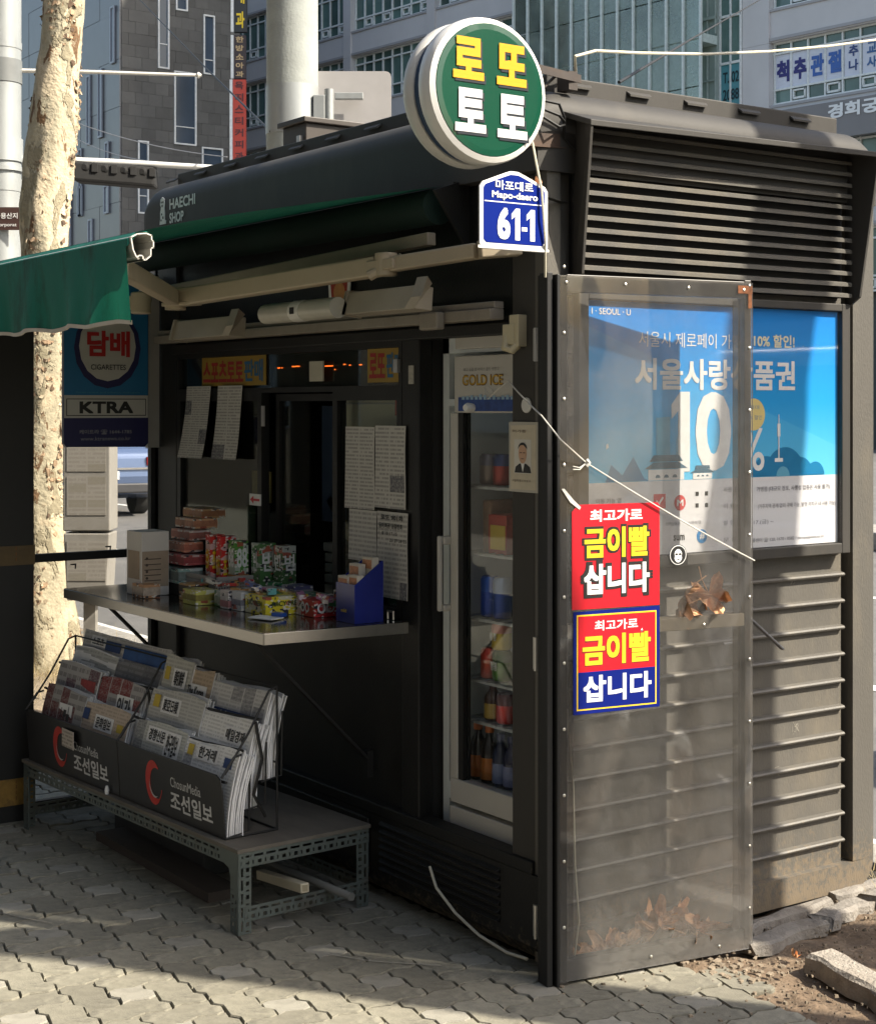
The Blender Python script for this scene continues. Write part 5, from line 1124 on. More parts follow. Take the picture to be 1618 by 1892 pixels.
# ================================================================== steel table and newspaper rack
TA = rad(3.1); TO = Vector((-.525, .735, 0))
tb = thing('slotted_table', 'low table of grey green slotted steel angle with a plywood top', 'table', TO, TA)
TL, TW, TH = 1.47, .45, .232
ANG = mat('slotted_steel', (.135, .16, .15), .5, .45, .12, 8, dirt=(.1, .07, .045), dirts=7, dirta=.5)
def slotted(b, p, q, face, wd=.042, pitch=.04):
    """flange strip from p to q with real slots; face = direction of its width"""
    p, q, fdir = Vector(p), Vector(q), Vector(face).normalized(); d = (q - p); L_ = d.length; d.normalize(); nn = d.cross(fdir) * .0012; k = max(1, round(L_ / pitch)); st = L_ / k
    def pl(a0, a1, b0, b1):
        c = p + d * (a0 + a1) / 2 + fdir * (b0 + b1) / 2; b.obox(c, d * (a1 - a0) / 2, fdir * (b1 - b0) / 2, nn)
    pl(0, L_, 0, .008); pl(0, L_, .015, .024); pl(0, L_, wd - .007, wd)
    for i in range(k):
        a = i * st
        pl(a, a + st * .25, .008, .015)
        pl(a, a + st * .12, .024, wd - .007); pl(a + st * .24, a + st * .55, .024, wd - .007); pl(a + st * .85, a + st, .024, wd - .007)
for (x, y, sx, sy, lab) in ((0, 0, 1, 1, None), (TW, 0, -1, 1, None), (0, TL, 1, -1, None), (TW, TL, -1, -1, None)):
    b = MB(); slotted(b, (x, y, 0), (x, y, TH), (sx, 0, 0)); slotted(b, (x, y, 0), (x, y, TH), (0, sy, 0)); part('leg', b, ANG, tb, local=True)
b = MB()
b.prism([(-.002, .0, TH), (-.002, .11, TH), (-.002, .10, TH - .035), (-.002, .05, TH - .05), (-.002, .02, TH - .13), (-.002, 0, TH - .14)], (.002, 0, 0))
part('corner_brace', b, ANG, tb, local=True)
for (p, q, f) in (((0, 0, TH), (0, TL, TH), (0, 0, -1)), ((-.002, -.003, TH), (TW, -.003, TH), (0, 0, -1)), ((TW, 0, TH), (TW, TL, TH), (0, 0, -1)), ((0, TL, TH), (TW, TL, TH), (0, 0, -1)), ((.02, -.002, .078), (TW, -.002, .078), (0, 0, -1)), ((0, TL, .08), (TW, TL, .08), (0, 0, -1)), ((TW, 0, .08), (TW, TL, .08), (0, 0, -1))):
    b = MB(); slotted(b, p, q, f); part('rail', b, ANG, tb, local=True)
b = MB(); b.box(-.006, TW + .006, -.006, TL + .006, TH + .001, TH + .012); part('table_top', b, mat('weathered_ply', (.135, .12, .098), .8, 0, .2, 12, .4, 60, dirt=(.08, .07, .06), dirts=5, dirta=.6, stretch=(1, .3, 1)), tb, local=True)
b = MB(); b.tube([(-.22, .62, .085), (-.23, 1.6, .06)], .012, 8); solo('grey_pipe', b, mat('grey_pipe', (.12, .12, .11)), 'grey pipe lying under the steel table', 'pipe')
b = MB(); b.bar((-.325, .705, .108), (-.31, 1.0, .075), .028, .028); o = solo('cream_post', b, mat('cream_post', (.6, .54, .4), .5, 0, .08), 'cream square tube sticking out from under the steel table', 'tube', bevel=.003)
b = MB(); b.bar((-.3255, .7035, .1083), (-.3253, .705, .1082), .018, .018); part('end_hole', b, mat('tube_inner', (.35, .3, .2)), o)
b = MB(); b.box(-.46, -.35, 1.05, 1.9, .0, .03); solo('dark_plank', b, mat('old_plank', (.07, .055, .045), .9, 0, .3, 8, stretch=(1, .2, 1)), 'dark plank lying on the paving under the table', 'plank')
b = MB(); b.box(-.35, -.15, 1.3, 2.0, .0, .12); solo('dark_crate', b, mat('crate_dark', (.03, .03, .03)), 'flat dark crate stored under the table', 'crate', bevel=.005)
# scraps caught on the paving
b = MB(); b.tube([(-.40, .45, .004), (-.33, .33, .005), (-.20, .20, .005)], .0014, 5); solo('white_straw', b, mat('dull_straw', (.3, .28, .24)), 'thin white stick lying on the paving in front of the kiosk', 'stick')
b = MB(); b.tube([(-1.04, 1.37, .004), (-.92, 1.13, .004)], .0015, 5); solo('pale_stick', b, MATS['dull_straw'], 'thin pale stick lying on the paving left of the table', 'stick')

RO = Vector((-.512, .842, TH + .013)); RA = rad(3.6)
rk = thing('newspaper_rack', 'black wire newspaper rack with two dark red and white lettered boards', 'rack', RO, RA)
RL = 1.335
BD = mat('board_charcoal', (.016, .016, .017), .4, 0, .1, 10, dirt=(.035, .035, .035), dirts=3, dirta=.4)
def board(y0, y1, rnd):
    b = MB(); h = .185
    pts = [(0, y0 + (.03 if rnd == 1 else 0), 0), (0, y1, 0), (-.012, y1, h - (.02 if rnd == 2 else 0)), (-.012, y1 - (.02 if rnd == 2 else 0), h), (-.012, y0 + .0, h)]
    if rnd == 1: pts = [(0, y0, .0), (0, y1, 0), (-.012, y1, h), (-.012, y0 + .03, h), (-.0115, y0 + .008, h - .012), (-.010, y0, h - .04)]
    b.prism(pts, (.004, 0, 0)); return part('front_board', b, BD, rk, local=True, bevel=.0015)
bd1 = board(0, .645, 1); bd2 = board(.65, RL, 2)
WMr = WM[rk.name]
for bd, y1 in ((bd1, .675), (bd2, RL)):
    q = MB(); O = lambda y, z, off=.0006: Vector((-.012 * z / .185 - off, y, z))
    upv = Vector((-.012, 0, .185)).normalized()
    q.text('ChosunMedia', O(y1 - .37, .100), FR, upv, .18, .030, .0, .0006); q.text('조선일보', O(y1 - .365, .030), FR, upv, .25, .058, .03, .0006)
    q.add([tuple(v) for v in []], [])
    part('lettering', q, mat('board_white', (.6, .6, .6), .5), bd, local=True)
    for (r0, r1, a0, a1, m_, off, nm) in ((.062, .030, 55, 345, mat('logo_red', (.5, .03, .02), .4, 0, .15, 20), .0010, 'red_swirl'), (.038, .032, 170, 300, mat('logo_silver', (.45, .45, .45), .4), .0016, 'silver_swirl')):
        q = MB(); vs = []; nn_ = 22
        for i in range(nn_ + 1):
            a = rad(a0 + (a1 - a0) * i / nn_); t = i / nn_; wv = math.sin(math.pi * min(1, t * 1.15)) ** .7 if nm == 'red_swirl' else math.sin(math.pi * t)
            rm = (r0 + r1) / 2; hw = (r0 - r1) / 2 * max(.12, wv)
            for r in (rm - hw, rm + hw): vs.append(O(y1 - .27 - r * math.cos(a) * .95, .092 + r * math.sin(a) * 1.25, off))
        q.add(vs, [(2 * i, 2 * i + 1, 2 * i + 3, 2 * i + 2) for i in range(nn_)]); part(nm, q, m_, bd, local=True)
# tiers: (front x, bottom z, slope)
TI = [(.010, .004, .24), (.066, .075, .325), (.122, .15, .41)]
b = MB()
for y in (.0, .647, RL):
    b.tube([(-.012, y, .18), (.03, y, .235), (.055, y, .24)], .0035, 6)
    b.tube([(.0, y, .19), (.08, y, .30), (.15, y, .415), (.178, y, .425)], .0035, 6)
    b.tube([(.178, y, .0), (.178, y, .425)], .0035, 6); b.tube([(0, y, .003), (.178, y, .003)], .0035, 6)
    for (x, z0, z1) in TI: b.tube([(x, y, z0), (x + .07, y, z0 + .01), (x + .075, y, z1 - .06)], .003, 6)
for (x, z) in ((.178, .425), (.178, .2), (.178, .003)): b.tube([(x, 0, z), (x, RL, z)], .003, 6)
part('wire_frame', b, BLK, rk, local=True)
for k, (x, z0, z1) in enumerate(TI):
    b = MB(); zz = z1 - .075
    p = [(x - .006 + .0 * i, RL * i / 12, zz - .012 * math.sin(math.pi * ((i % 6) / 6))) for i in range(13)]
    b.tube(p, .0042, 6); part('retaining_strap', b, BLK, rk, local=True)
b = MB()
for y in (-.006, .647): b = MB(); b.tube([(.1, y, .33), (.12, y - .004, .22), (.09, y - .006, .12), (.13, y - .005, .05)], .005, 6); part('hanging_strap', b, BLK, rk, local=True)

def newspaper(tier, y0, wd, top, thick, sheets, look, lab, heads=(), tilt=0):
    """folded newspaper stack standing in a tier; y0 = right edge, heads = [(text, u0, u1, v0, v1, material)] on the front page"""
    y0 *= .922; wd *= .922; x, z0, z1 = TI[tier]; z1 = z1 + top; h = z1 - z0 + .01; lean = .045
    O = WMr @ Vector((x, y0, z0)); t = thing('newspaper', lab, 'newspaper', O, RA, 'newspapers in the rack')
    rnd = random.Random(int(y0 * 1000) + tier * 77)
    b = MB()
    for s in range(sheets):
        xs = thick * (s + .5) / sheets; tk = thick / sheets * .36; dz = rnd.uniform(-.010, .002) - .012 * s / sheets; dy = rnd.uniform(-.005, .005); vs = []
        m_ = 7
        for i in range(m_ + 1):
            u = i / m_; xx = xs + lean * u * u * 1.0 + .010 * (1 - u) ** 2 * (s / sheets - .3) + rnd.uniform(-.0006, .0006)
            row = [(j / 5, -1) for j in range(6)] + [(j / 5, 1) for j in range(5, -1, -1)]
            for (v, e) in row: vs.append((xx + e * tk + (abs(.006 * u * math.sin(v * 7 + s * 1.3 + y0 * 9)) if s else 0), v * wd + dy, h * u * (1 + dz / h) - .012 * u * (.5 + .5 * math.sin(v * 5 + s * .7 + wd * 31 + y0 * 17))))
        fs = [(i * 12 + k, i * 12 + (k + 1) % 12, (i + 1) * 12 + (k + 1) % 12, (i + 1) * 12 + k) for i in range(m_) for k in range(12)] + [tuple(range(12)), tuple(m_ * 12 + k for k in range(12))]
        b.add(vs, fs)
    part('pages', b, mat('newsprint', (.82, .81, .8), .85, 0, .06, 20), t, local=True)
    vs = []; m_ = 7
    xf = lambda u: thick * .5 / sheets + lean * u * u + .010 * (1 - u) ** 2 * (-.3) - thick / sheets * .36 - .0012
    for i in range(m_ + 1):
        u = i / m_; vs += [(xf(u), .001 + (wd - .002) * j / 5, h * u - .002 - .012 * u * (.5 + .5 * math.sin(j + wd * 31 + y0 * 17))) for j in range(6)]
    b = MB(); b.add(vs, [(6 * i + j, 6 * i + j + 1, 6 * i + j + 7, 6 * i + j + 6) for i in range(m_) for j in range(5)], 0, True); fp = part('front_page', b, look, t, local=True, fix=False)
    for (s, u0, u1, v0, v1, m_) in heads:
        um = (v0 + v1) / 2; y1_, y2_ = wd * (1 - u0), wd * (1 - u1); hz = h
        sl = (xf(v1) - xf(v0)) / ((v1 - v0) * h); up_ = Vector((sl, 0, 1)).normalized(); zt = tilt * (y1_ / wd); fr_ = Vector((0, -1, -tilt / wd)).normalized()
        o_ = Vector((xf(v0) - .0012, y1_, h * v0 - .003 + zt)); q = MB()
        if s == '#':
            c2 = o_ + fr_ * (y1_ - y2_); v_ = up_ * (v1 - v0) * h; q.quad(o_, c2, c2 + v_, o_ + v_)
            part('print_block', q, m_, t, local=True, fix=False)
        else:
            q2 = MB(); e_ = .012; o2_ = o_ - fr_ * e_ - up_ * .006; c2 = o2_ + fr_ * (y1_ - y2_ + 2 * e_); v_ = up_ * ((v1 - v0) * h + .012)
            if m_ is not WHITEP: q2.quad(o2_, c2, c2 + v_, o2_ + v_); part('masthead_ground', q2, MATS['newsprint'], t, local=True, fix=False)
            q.text(s, o_, fr_, up_, y1_ - y2_, (v1 - v0) * h, .03, .0016); part('masthead', q, m_, t, local=True)
    return t
NP = lambda i, **k: printed('news_print_%d' % i, seed=i * 11 + 3, **dict(dict(ink_a=.24, photo=.06, gain=1.0), **k))
INK = BLACKP; YB = mat('masthead_yellow', (.55, .4, .05), .6, 0, .1); BB = mat('masthead_blue', (.02, .05, .16), .6, 0, .2, 30); DB = mat('masthead_black', (.05, .05, .05), .6, 0, .3, 40)
pap = (.84, .83, .81)
# right half, from the camera's right (y small)
newspaper(0, .0, .36, .0, .045, 8, NP(1, paper=pap, rows=26, cols=4), 'front tier newspaper with a yellow square and black masthead, rightmost of the rack', [('#', .14, .24, .80, .93, YB), ('한겨레', .34, .64, .80, .94, INK), ('#', .78, .92, .78, .90, BB), ('뉴스 분석 오늘의', .08, .7, .56, .66, INK)])
newspaper(0, .33, .345, .012, .04, 7, NP(2, paper=(.57, .57, .53), rows=28, cols=5), 'front tier newspaper with a large black masthead left of the rightmost one', [('경향신문', .30, .62, .78, .92, INK), ('한국일보', .66, .88, .66, .92, INK)])
newspaper(1, .01, .37, -.005, .04, 7, NP(3, paper=pap, rows=24, cols=4), 'middle tier newspaper with a bold masthead at its right, right side of the rack', [('매일경제', .60, .90, .72, .86, INK), ('새로운 경제 전망과 시장', .05, .6, .48, .58, INK)])
newspaper(1, .32, .36, .02, .03, 6, NP(4, paper=(.55, .54, .51), rows=26, cols=4), 'middle tier newspaper with Chinese character masthead and yellow square', [('#', .08, .2, .78, .92, YB), ('東亞日報', .28, .56, .76, .90, INK)])
newspaper(2, .02, .37, -.01, .055, 9, NP(5, paper=(.62, .61, .6), rows=22, cols=5, photo=.2), 'thick newspaper with a dark blue banner at the right end of the top tier', [('#', .04, .82, .50, .70, BB), ('한국경제', .08, .40, .54, .68, WHITEP)])
newspaper(2, .36, .20, .01, .03, 5, NP(6, paper=(.52, .41, .3), rows=22, cols=3), 'peach coloured newspaper in the top tier between two white ones', [('The Korea', .25, .8, .68, .80, INK), ('#', .3, .9, .42, .56, mat('brown_photo', (.12, .07, .04)))])
newspaper(2, .50, .19, .03, .03, 6, NP(7, paper=(.56, .55, .5), rows=24, cols=3), 'top tier newspaper with a small yellow square at the middle of the rack', [('#', .08, .26, .74, .88, YB), ('朝鮮', .45, .8, .70, .86, INK)])
# left half
newspaper(0, .73, .36, .015, .04, 7, NP(8, paper=(.56, .46, .37), rows=24, cols=4, photo=.15), 'front tier newspaper of pinkish paper beside the rack centre', [('문화일보', .36, .68, .70, .84, INK), ('#', .05, .18, .76, .90, BB), ('#', .8, .92, .72, .82, YB)])
newspaper(0, 1.07, .33, .03, .03, 6, printed('tabloid_print_1', (.4, .38, .36), (.05, .04, .05), rows=9, cols=5, photo=.55, seed=9, photo_col=(.16, .05, .05)), 'colourful tabloid in the front tier at the far left of the rack', [('스포츠', .45, .7, .2, .8, DB)])
newspaper(1, .74, .33, .01, .045, 8, printed('tabloid_print_2', (.42, .4, .39), (.05, .04, .05), rows=10, cols=4, photo=.6, seed=13, photo_col=(.22, .04, .04)), 'red and black tabloid in the middle tier beside the rack centre', [('일간', .5, .8, .5, .8, DB)])
newspaper(1, 1.08, .34, .02, .03, 6, printed('tabloid_print_3', (.45, .43, .42), (.06, .05, .05), rows=10, cols=4, photo=.45, seed=17, photo_col=(.15, .08, .1)), 'red and white tabloid in the middle tier at the far left', [('#', .6, .95, .2, .85, mat('tab_red', (.3, .05, .05), .6, 0, .3, 30))])
newspaper(2, .73, .35, -.03, .04, 7, NP(10, paper=(.2, .2, .21), ink=(.5, .5, .5), rows=14, cols=3, photo=.25), 'dark printed tabloid in the top tier left of the centre', [('스포츠서울', .05, .5, .55, .72, WHITEP)])
newspaper(2, 1.06, .35, -.02, .03, 6, NP(11, paper=(.5, .5, .48), rows=20, cols=3), 'grey white sports paper at the far left of the top tier', [('일간스포츠', .05, .5, .62, .8, INK)])
newspaper(2, .73, .68, .035, .012, 4, NP(12, paper=(.6, .58, .56), rows=20, cols=5, photo=.1), 'long blue headed paper standing behind the others in the top tier', [('#', .28, .46, .82, .93, BB), ('#', .5, 1.0, .78, .93, mat('blue_banner', (.03, .09, .26), .6, 0, .3, 20)), ('스포츠', .12, .26, .86, .94, INK)]).location.x += .035
b = MB(); p = WMr @ Vector((-.022, .98, .135)); b.obox(p, (.001, 0, 0), (0, .05, 0), (0, 0, .03)); o = solo('price_note', b, printed('note_print', (.52, .46, .4), rows=5, cols=1, photo=0, seed=2), 'small paper note with two lines of writing on the front of the rack', 'note')
b = MB(); p = WMr @ Vector((-.012, .715, .012)); b.lathe(p, [(.006, -.014), (.008, 0), (.004, .014)], (0, 0, 1), 8); solo('white_clip', b, WHITEP, 'tiny white clip at the foot of the rack where the two boards meet', 'clip')

# ================================================================== tobacco sign, far windbreak and black post
kt = thing('tobacco_sign', 'blue tobacco sign with white disc and red Korean letters at the far shop corner', 'sign', (-.21, 2.36, 1.34))
YK = 2.36
b = MB(); b.box(-.055, -.008, YK, YK + .025, 1.34, 2.0); part('mounting_strip', b, mat('grey_strip', (.34, .33, .31), .5, .2, .08), kt)
b = MB(); r = .02; b.prism([(-.395, YK - .004, 1.36), (-.385, YK - .004, 1.347), (-.07, YK - .004, 1.343), (-.056, YK - .004, 1.358), (-.056, YK - .004, 2.0), (-.395, YK - .004, 2.0)], (0, .02, 0)); part('navy_field', b, mat('sign_navy', (.02, .02, .085), .35, 0, .05), kt)
def kp(pts, off, m_, nm): q = MB(); q.prism([(x, YK - .004 - off, z) for x, z in pts], (0, -.0004, 0)); part(nm, q, m_, kt)
kp([(-.394, 1.53), (-.058, 1.53), (-.058, 2.0), (-.394, 2.0)], .0004, mat('sign_sky', (.02, .15, .32), .35, 0, .06), 'blue_field')
kp([(-.394, 1.455), (-.058, 1.455), (-.058, 1.54), (-.394, 1.54)], .0012, mat('sign_cream', (.5, .49, .46), .4, 0, .03), 'name_band')
kp([(-.386, 1.4625), (-.066, 1.4625), (-.066, 1.5275), (-.386, 1.5275)], .0018, BLACKP, 'band_outline')
kp([(-.383, 1.4655), (-.069, 1.4655), (-.069, 1.5245), (-.383, 1.5245)], .0024, MATS['sign_cream'], 'name_band')
kp(ce(-.222, 1.718, .134, .152), .0012, MATS['sign_navy'], 'dark_ring'); kp(ce(-.222, 1.725, .114, .132), .0018, MATS['sign_cream'], 'disc')
b = MB(); b.text('KTRA', (-.335, YK - .0072, 1.472), X_, Z_, .215, .045, .045); part('lettering', b, BLACKP, kt)
b = MB(); b.text('담배', (-.305, YK - .007, 1.685), X_, Z_, .172, .098, .05); part('lettering', b, mat('sign_red', (.42, .02, .02), .4), kt)
b = MB(); b.text('CIGARETTES', (-.290, YK - .007, 1.636), X_, Z_, .14, .020, .01); part('lettering', b, BLACKP, kt)
b = MB(); b.text('케이트라 ☎ 1644-1785', (-.335, YK - .005, 1.393), X_, Z_, .21, .018, .01); b.text('www.ktranews.co.kr', (-.33, YK - .005, 1.37), X_, Z_, .20, .014, 0); part('lettering', b, mat('sign_grey', (.3, .3, .33), .4), kt)
b = MB(); b.text('Government and tobacco monopoly', (-.35, YK - .006, 1.545), X_, Z_, .26, .010, 0); part('lettering', b, mat('sign_teal', (.06, .25, .35), .4), kt)
wb = thing('far_windbreak', 'black framed clear plastic windbreak standing out from the far kiosk corner', 'windbreak', (-.3, 2.43, 0))
b = MB(); b.box(-.535, -.0, 2.42, 2.45, .918, .948); b.box(-.535, -.0, 2.42, 2.45, .0, .03); b.box(-.535, 0, 2.42, 2.45, 1.9, 1.93); b.box(-.015, 0, 2.42, 2.45, .03, 1.9); part('frame', b, BLK, wb)
b = MB(); b.box(-.535, -.015, 2.430, 2.433, .03, .918); b.box(-.535, -.015, 2.430, 2.433, .948, 1.9); part('clear_sheet', b, glass('far_plastic', (.93, .93, .92), .03, (.5, .48, .44), refl=.6), wb)
b = MB(); rnd = random.Random(5)
for (x, z) in ((-.34, .905), (-.07, .905), (-.20, .965), (-.09, .80)):
    b = MB(); b.prism([(x, 2.428, z), (x + .024, 2.428, z), (x + .022, 2.428, z - .02), (x + .017, 2.428, z - .02), (x + .018, 2.428, z - .006), (x, 2.428, z - .005)], (0, .001, 0)); part('tape_scrap', b, BLK, wb)
bp = thing('black_post', 'tall black metal pillar with a yellow band and yellow foot at the left edge', 'pillar', (-.68, 2.36, 0))
b = MB(); b.box(-.83, -.53, 2.30, 2.46, .06, 1.88); part('shaft', b, BLK, bp, bevel=.004)
b = MB(); b.box(-.832, -.528, 2.297, 2.462, .925, .995); part('band', b, mat('dull_ochre', (.10, .065, .025), .6, 0, .2, 20), bp)
b = MB(); b.box(-.833, -.527, 2.296, 2.463, .06, .155); part('foot', b, mat('dirty_yellow', (.30, .17, .035), .7, 0, .3, 25, dirt=(.05, .03, .02), dirts=14, dirta=.7), bp)
b = MB(); b.box(-.83, -.53, 2.30, 2.46, -.03, .06); part('plinth', b, DARK, bp)
b = MB()
for z in (.08, .1, .12, .14, .94, .96, .98): b.box(-.60, -.598, 2.294, 2.2965, z, z + .012)
part('seam', b, RUST, bp)

# ================================================================== plane tree beside the kiosk
def bark():
    m = bpy.data.materials.new('plane_bark'); m.use_nodes = True; t = m.node_tree; N = t.nodes; L = t.links; b = N['Principled BSDF']; b.inputs['Roughness'].default_value = .9; b.inputs['Specular IOR Level'].default_value = .2
    tc = N.new('ShaderNodeTexCoord'); mp = N.new('ShaderNodeMapping'); mp.inputs['Scale'].default_value = (1, 1, .42); L.new(tc.outputs['Object'], mp.inputs[0])
    nz = N.new('ShaderNodeTexNoise'); nz.inputs['Scale'].default_value = 6; nz.inputs['Detail'].default_value = 5; L.new(mp.outputs[0], nz.inputs['Vector'])
    ad = N.new('ShaderNodeVectorMath'); ad.operation = 'MULTIPLY_ADD'; ad.inputs[1].default_value = (.25, .25, .25); L.new(nz.outputs['Color'], ad.inputs[0]); L.new(mp.outputs[0], ad.inputs[2])
    prev = None; cols = [(.54, .46, .33), (.43, .385, .28), (.30, .265, .185), (.17, .105, .06)]
    th = [None, .45, .54, .60]; scs = [0, 5.5, 9, 15]
    out = None
    for i in range(4):
        if i == 0:
            rgb = N.new('ShaderNodeRGB'); rgb.outputs[0].default_value = (*cols[0], 1); out = rgb.outputs[0]; continue
        n = N.new('ShaderNodeTexNoise'); n.noise_dimensions = '4D'; n.inputs['W'].default_value = i * 3.1; n.inputs['Scale'].default_value = scs[i]; n.inputs['Detail'].default_value = 3 + i; n.inputs['Roughness'].default_value = .55
        L.new(ad.outputs[0], n.inputs['Vector'])
        r = N.new('ShaderNodeMapRange'); r.inputs[1].default_value = th[i]; r.inputs[2].default_value = th[i] + .03; L.new(n.outputs[0], r.inputs[0])
        mx = N.new('ShaderNodeMix'); mx.data_type = 'RGBA'; L.new(r.outputs[0], mx.inputs[0]); L.new(out, mx.inputs[6]); mx.inputs[7].default_value = (*cols[i], 1); out = mx.outputs[2]; prev = r.outputs[0]
        if i == 2: bumpsrc = r.outputs[0]
    n = N.new('ShaderNodeTexNoise'); n.inputs['Scale'].default_value = 40; n.inputs['Detail'].default_value = 4; L.new(tc.outputs['Object'], n.inputs['Vector'])
    v = N.new('ShaderNodeVectorMath'); v.operation = 'SCALE'; mr = N.new('ShaderNodeMapRange'); mr.inputs[3].default_value = .75; mr.inputs[4].default_value = 1.25; L.new(n.outputs[0], mr.inputs[0]); L.new(out, v.inputs[0]); L.new(mr.outputs[0], v.inputs['Scale'])
    L.new(v.outputs[0], b.inputs['Base Color'])
    su = N.new('ShaderNodeMath'); su.operation = 'ADD'; L.new(bumpsrc, su.inputs[0]); L.new(n.outputs[0], su.inputs[1])
    bp_ = N.new('ShaderNodeBump'); bp_.inputs['Strength'].default_value = .8; bp_.inputs['Distance'].default_value = .012; L.new(su.outputs[0], bp_.inputs['Height']); L.new(bp_.outputs[0], b.inputs['Normal'])
    return m
BARK = bark()
def trunk(axis, seed, seg=36, name='trunk', amp=.012):
    """axis = [(Vector, radius)], a lumpy trunk through these points"""
    b = MB(); rings = []
    P = []
    for i in range(len(axis) - 1):
        (a, ra), (c, rc) = axis[i], axis[i + 1]; k = max(2, int((c - a).length / .045))
        for j in range(k): t = j / k; P.append((a.lerp(c, t), ra + (rc - ra) * t))
    P.append(axis[-1]); vs = []
    for (p, r) in P:
        for q in range(seg):
            a = q * 2 * math.pi / seg; d = Vector((math.cos(a), math.sin(a), 0))
            nv = noise.noise(Vector((d.x * 2, d.y * 2, p.z * 2.5 + seed))) * amp * 1.6 + noise.noise(Vector((d.x * 5, d.y * 5, p.z * 9 + seed))) * amp * .7
            nv += (.03 * max(0, .5 - p.z) * math.cos(a * 4 + seed))
            vs.append(p + d * (r + nv))
    n_ = len(P); fs = [(i * seg + q, i * seg + (q + 1) % seg, (i + 1) * seg + (q + 1) % seg, (i + 1) * seg + q) for i in range(n_ - 1) for q in range(seg)]
    b.add(vs, fs, 0, True); return b, P
def limbs(b, start, r, n_, rnd, lvl=0, up=.6):
    for k in range(n_):
        a = rnd.uniform(0, 6.28); d = Vector((math.cos(a), math.sin(a), up + rnd.uniform(-.2, .4))).normalized(); L_ = rnd.uniform(.8, 1.7) * (1 if lvl == 0 else .6)
        pts = [start]; p = start
        for j in range(5): d = (d + Vector((rnd.uniform(-.25, .25), rnd.uniform(-.25, .25), rnd.uniform(0, .2)))).normalized(); p = p + d * L_ / 5; pts.append(p)
        b.tube(pts, [r * (1 - .13 * j) for j in range(6)], 7)
        if lvl < 2: limbs(b, pts[3], r * .5, 2, rnd, lvl + 1, up); limbs(b, pts[5], r * .45, 3, rnd, lvl + 1, up)
D_ = 9.18
ax = []
for (py, px, r) in ((1245, 92, 64), (1200, 92, 60), (1120, 84, 53), (1000, 79, 44), (900, 76, 41), (700, 80, 42), (600, 80, 42.5), (480, 82, 43), (380, 84, 45), (200, 102, 44), (90, 112, 38), (0, 118, 38), (-160, 128, 36), (-400, 140, 34)):
    ax.append((at(px, py, D_), r / 2938 * D_))
pt = thing('plane_tree', 'plane tree trunk with flaking cream and brown bark left of the kiosk', 'tree', at(92, 1230, D_))
b, P = trunk(ax, 2.3); part('trunk', b, BARK, pt, fix=False)
rnd = random.Random(12); b = MB(); limbs(b, ax[-1][0], .08, 4, rnd); part('limb', b, BARK, pt)
b = MB()                                       # curling bark flakes
for k in range(5200):
    i = rnd.randrange(2, len(P) - 20); p, r = P[i]; a = rnd.uniform(0, 6.28)
    if noise.noise(Vector((math.cos(a) * 1.6, math.sin(a) * 1.6, p.z * 1.4))) + .45 * noise.noise(Vector((math.cos(a) * 5, math.sin(a) * 5, p.z * 6))) < .08: continue
    d = Vector((math.cos(a), math.sin(a), 0)); t_ = Vector((-d.y, d.x, 0)); s_ = rnd.uniform(.004, .015); h = s_ * rnd.uniform(.8, 2.2)
    c = p + d * (r + .0015); o1 = rnd.uniform(.002, .014); o2 = rnd.uniform(.0, .005); rr = rnd.uniform(-.8, .8); u = [rnd.uniform(.5, 1.25) for _ in range(6)]
    q = [(-s_ * u[0], -h * .6, 0), (-s_ * .2, -h * u[1], o1 * .6), (s_ * .8 * u[2], -h * .5, o1), (s_ * u[3], h * .4, o2), (.1 * s_, h * u[4], 0), (-s_ * .8 * u[5], h * .6, 0)]
    b.add([c + t_ * (x * math.cos(rr) - z * math.sin(rr)) + Z_ * (x * math.sin(rr) + z * math.cos(rr)) + d * o_ for x, z, o_ in q], [(0, 1, 2, 3, 4, 5)], rnd.choice((0, 0, 1, 2)))
part('bark_flakes', b, [mat('bark_flake', (.36, .25, .16), .9, 0, .3, 20, rnd=.4), mat('bark_flake_cream', (.55, .45, .32), .9, 0, .2, 20, rnd=.2), mat('bark_flake_dark', (.13, .085, .055), .9, 0, .3, 20, rnd=.3)], pt, kind='stuff', fix=False)

# trees of the same row out of the picture: they cast the bands of shade on the kiosk and paving
SD, SN = Vector((.59, -.81, 0)), Vector((.81, .59, 0))
def row_tree(s, pts, lab, crown=None, seed=1):
    """pts = [(height above the sun ray through the kiosk corner foot, offset across the sun, radius)]"""
    tn = SUN_TO.z / Vector((SUN_TO.x, SUN_TO.y)).length; base = SD * s
    axs = [(base + SN * pts[0][1] + Z_ * 0, pts[0][2] * 1.25)] + [(base + SN * n_ + Z_ * (s * tn + h), r) for h, n_, r in pts]
    t = thing('street_tree', lab, 'tree', axs[0][0], 0, 'pollarded plane trees out of the picture'); b, P_ = trunk(axs, seed * 1.7, 24); part('trunk', b, BARK, t, fix=False)
    if crown: b = MB(); limbs(b, axs[-1][0], crown, 4, random.Random(seed)); part('limb', b, BARK, t)
row_tree(3.1, [(-3.0, .53, .18), (-.8, .53, .18), (.4, .57, .165), (1.1, .66, .165), (1.75, .745, .155), (2.3, .86, .15), (3.4, 1.05, .13)], 'pollarded plane tree at the kerb beyond the right edge of the picture', .05, 4)
row_tree(3.3, [(-2.6, -.17, .16), (-.5, -.17, .155), (.9, -.18, .15), (1.35, -.22, .12)], 'short pollarded stump tree nearer the kiosk, out of the picture', None, 6)
row_tree(5.6, [(-4.5, -.86, .22), (-.5, -.85, .22), (.8, -.95, .2), (1.6, -1.2, .17)], 'pollarded plane tree furthest along the pavement, out of the picture', .05, 8)

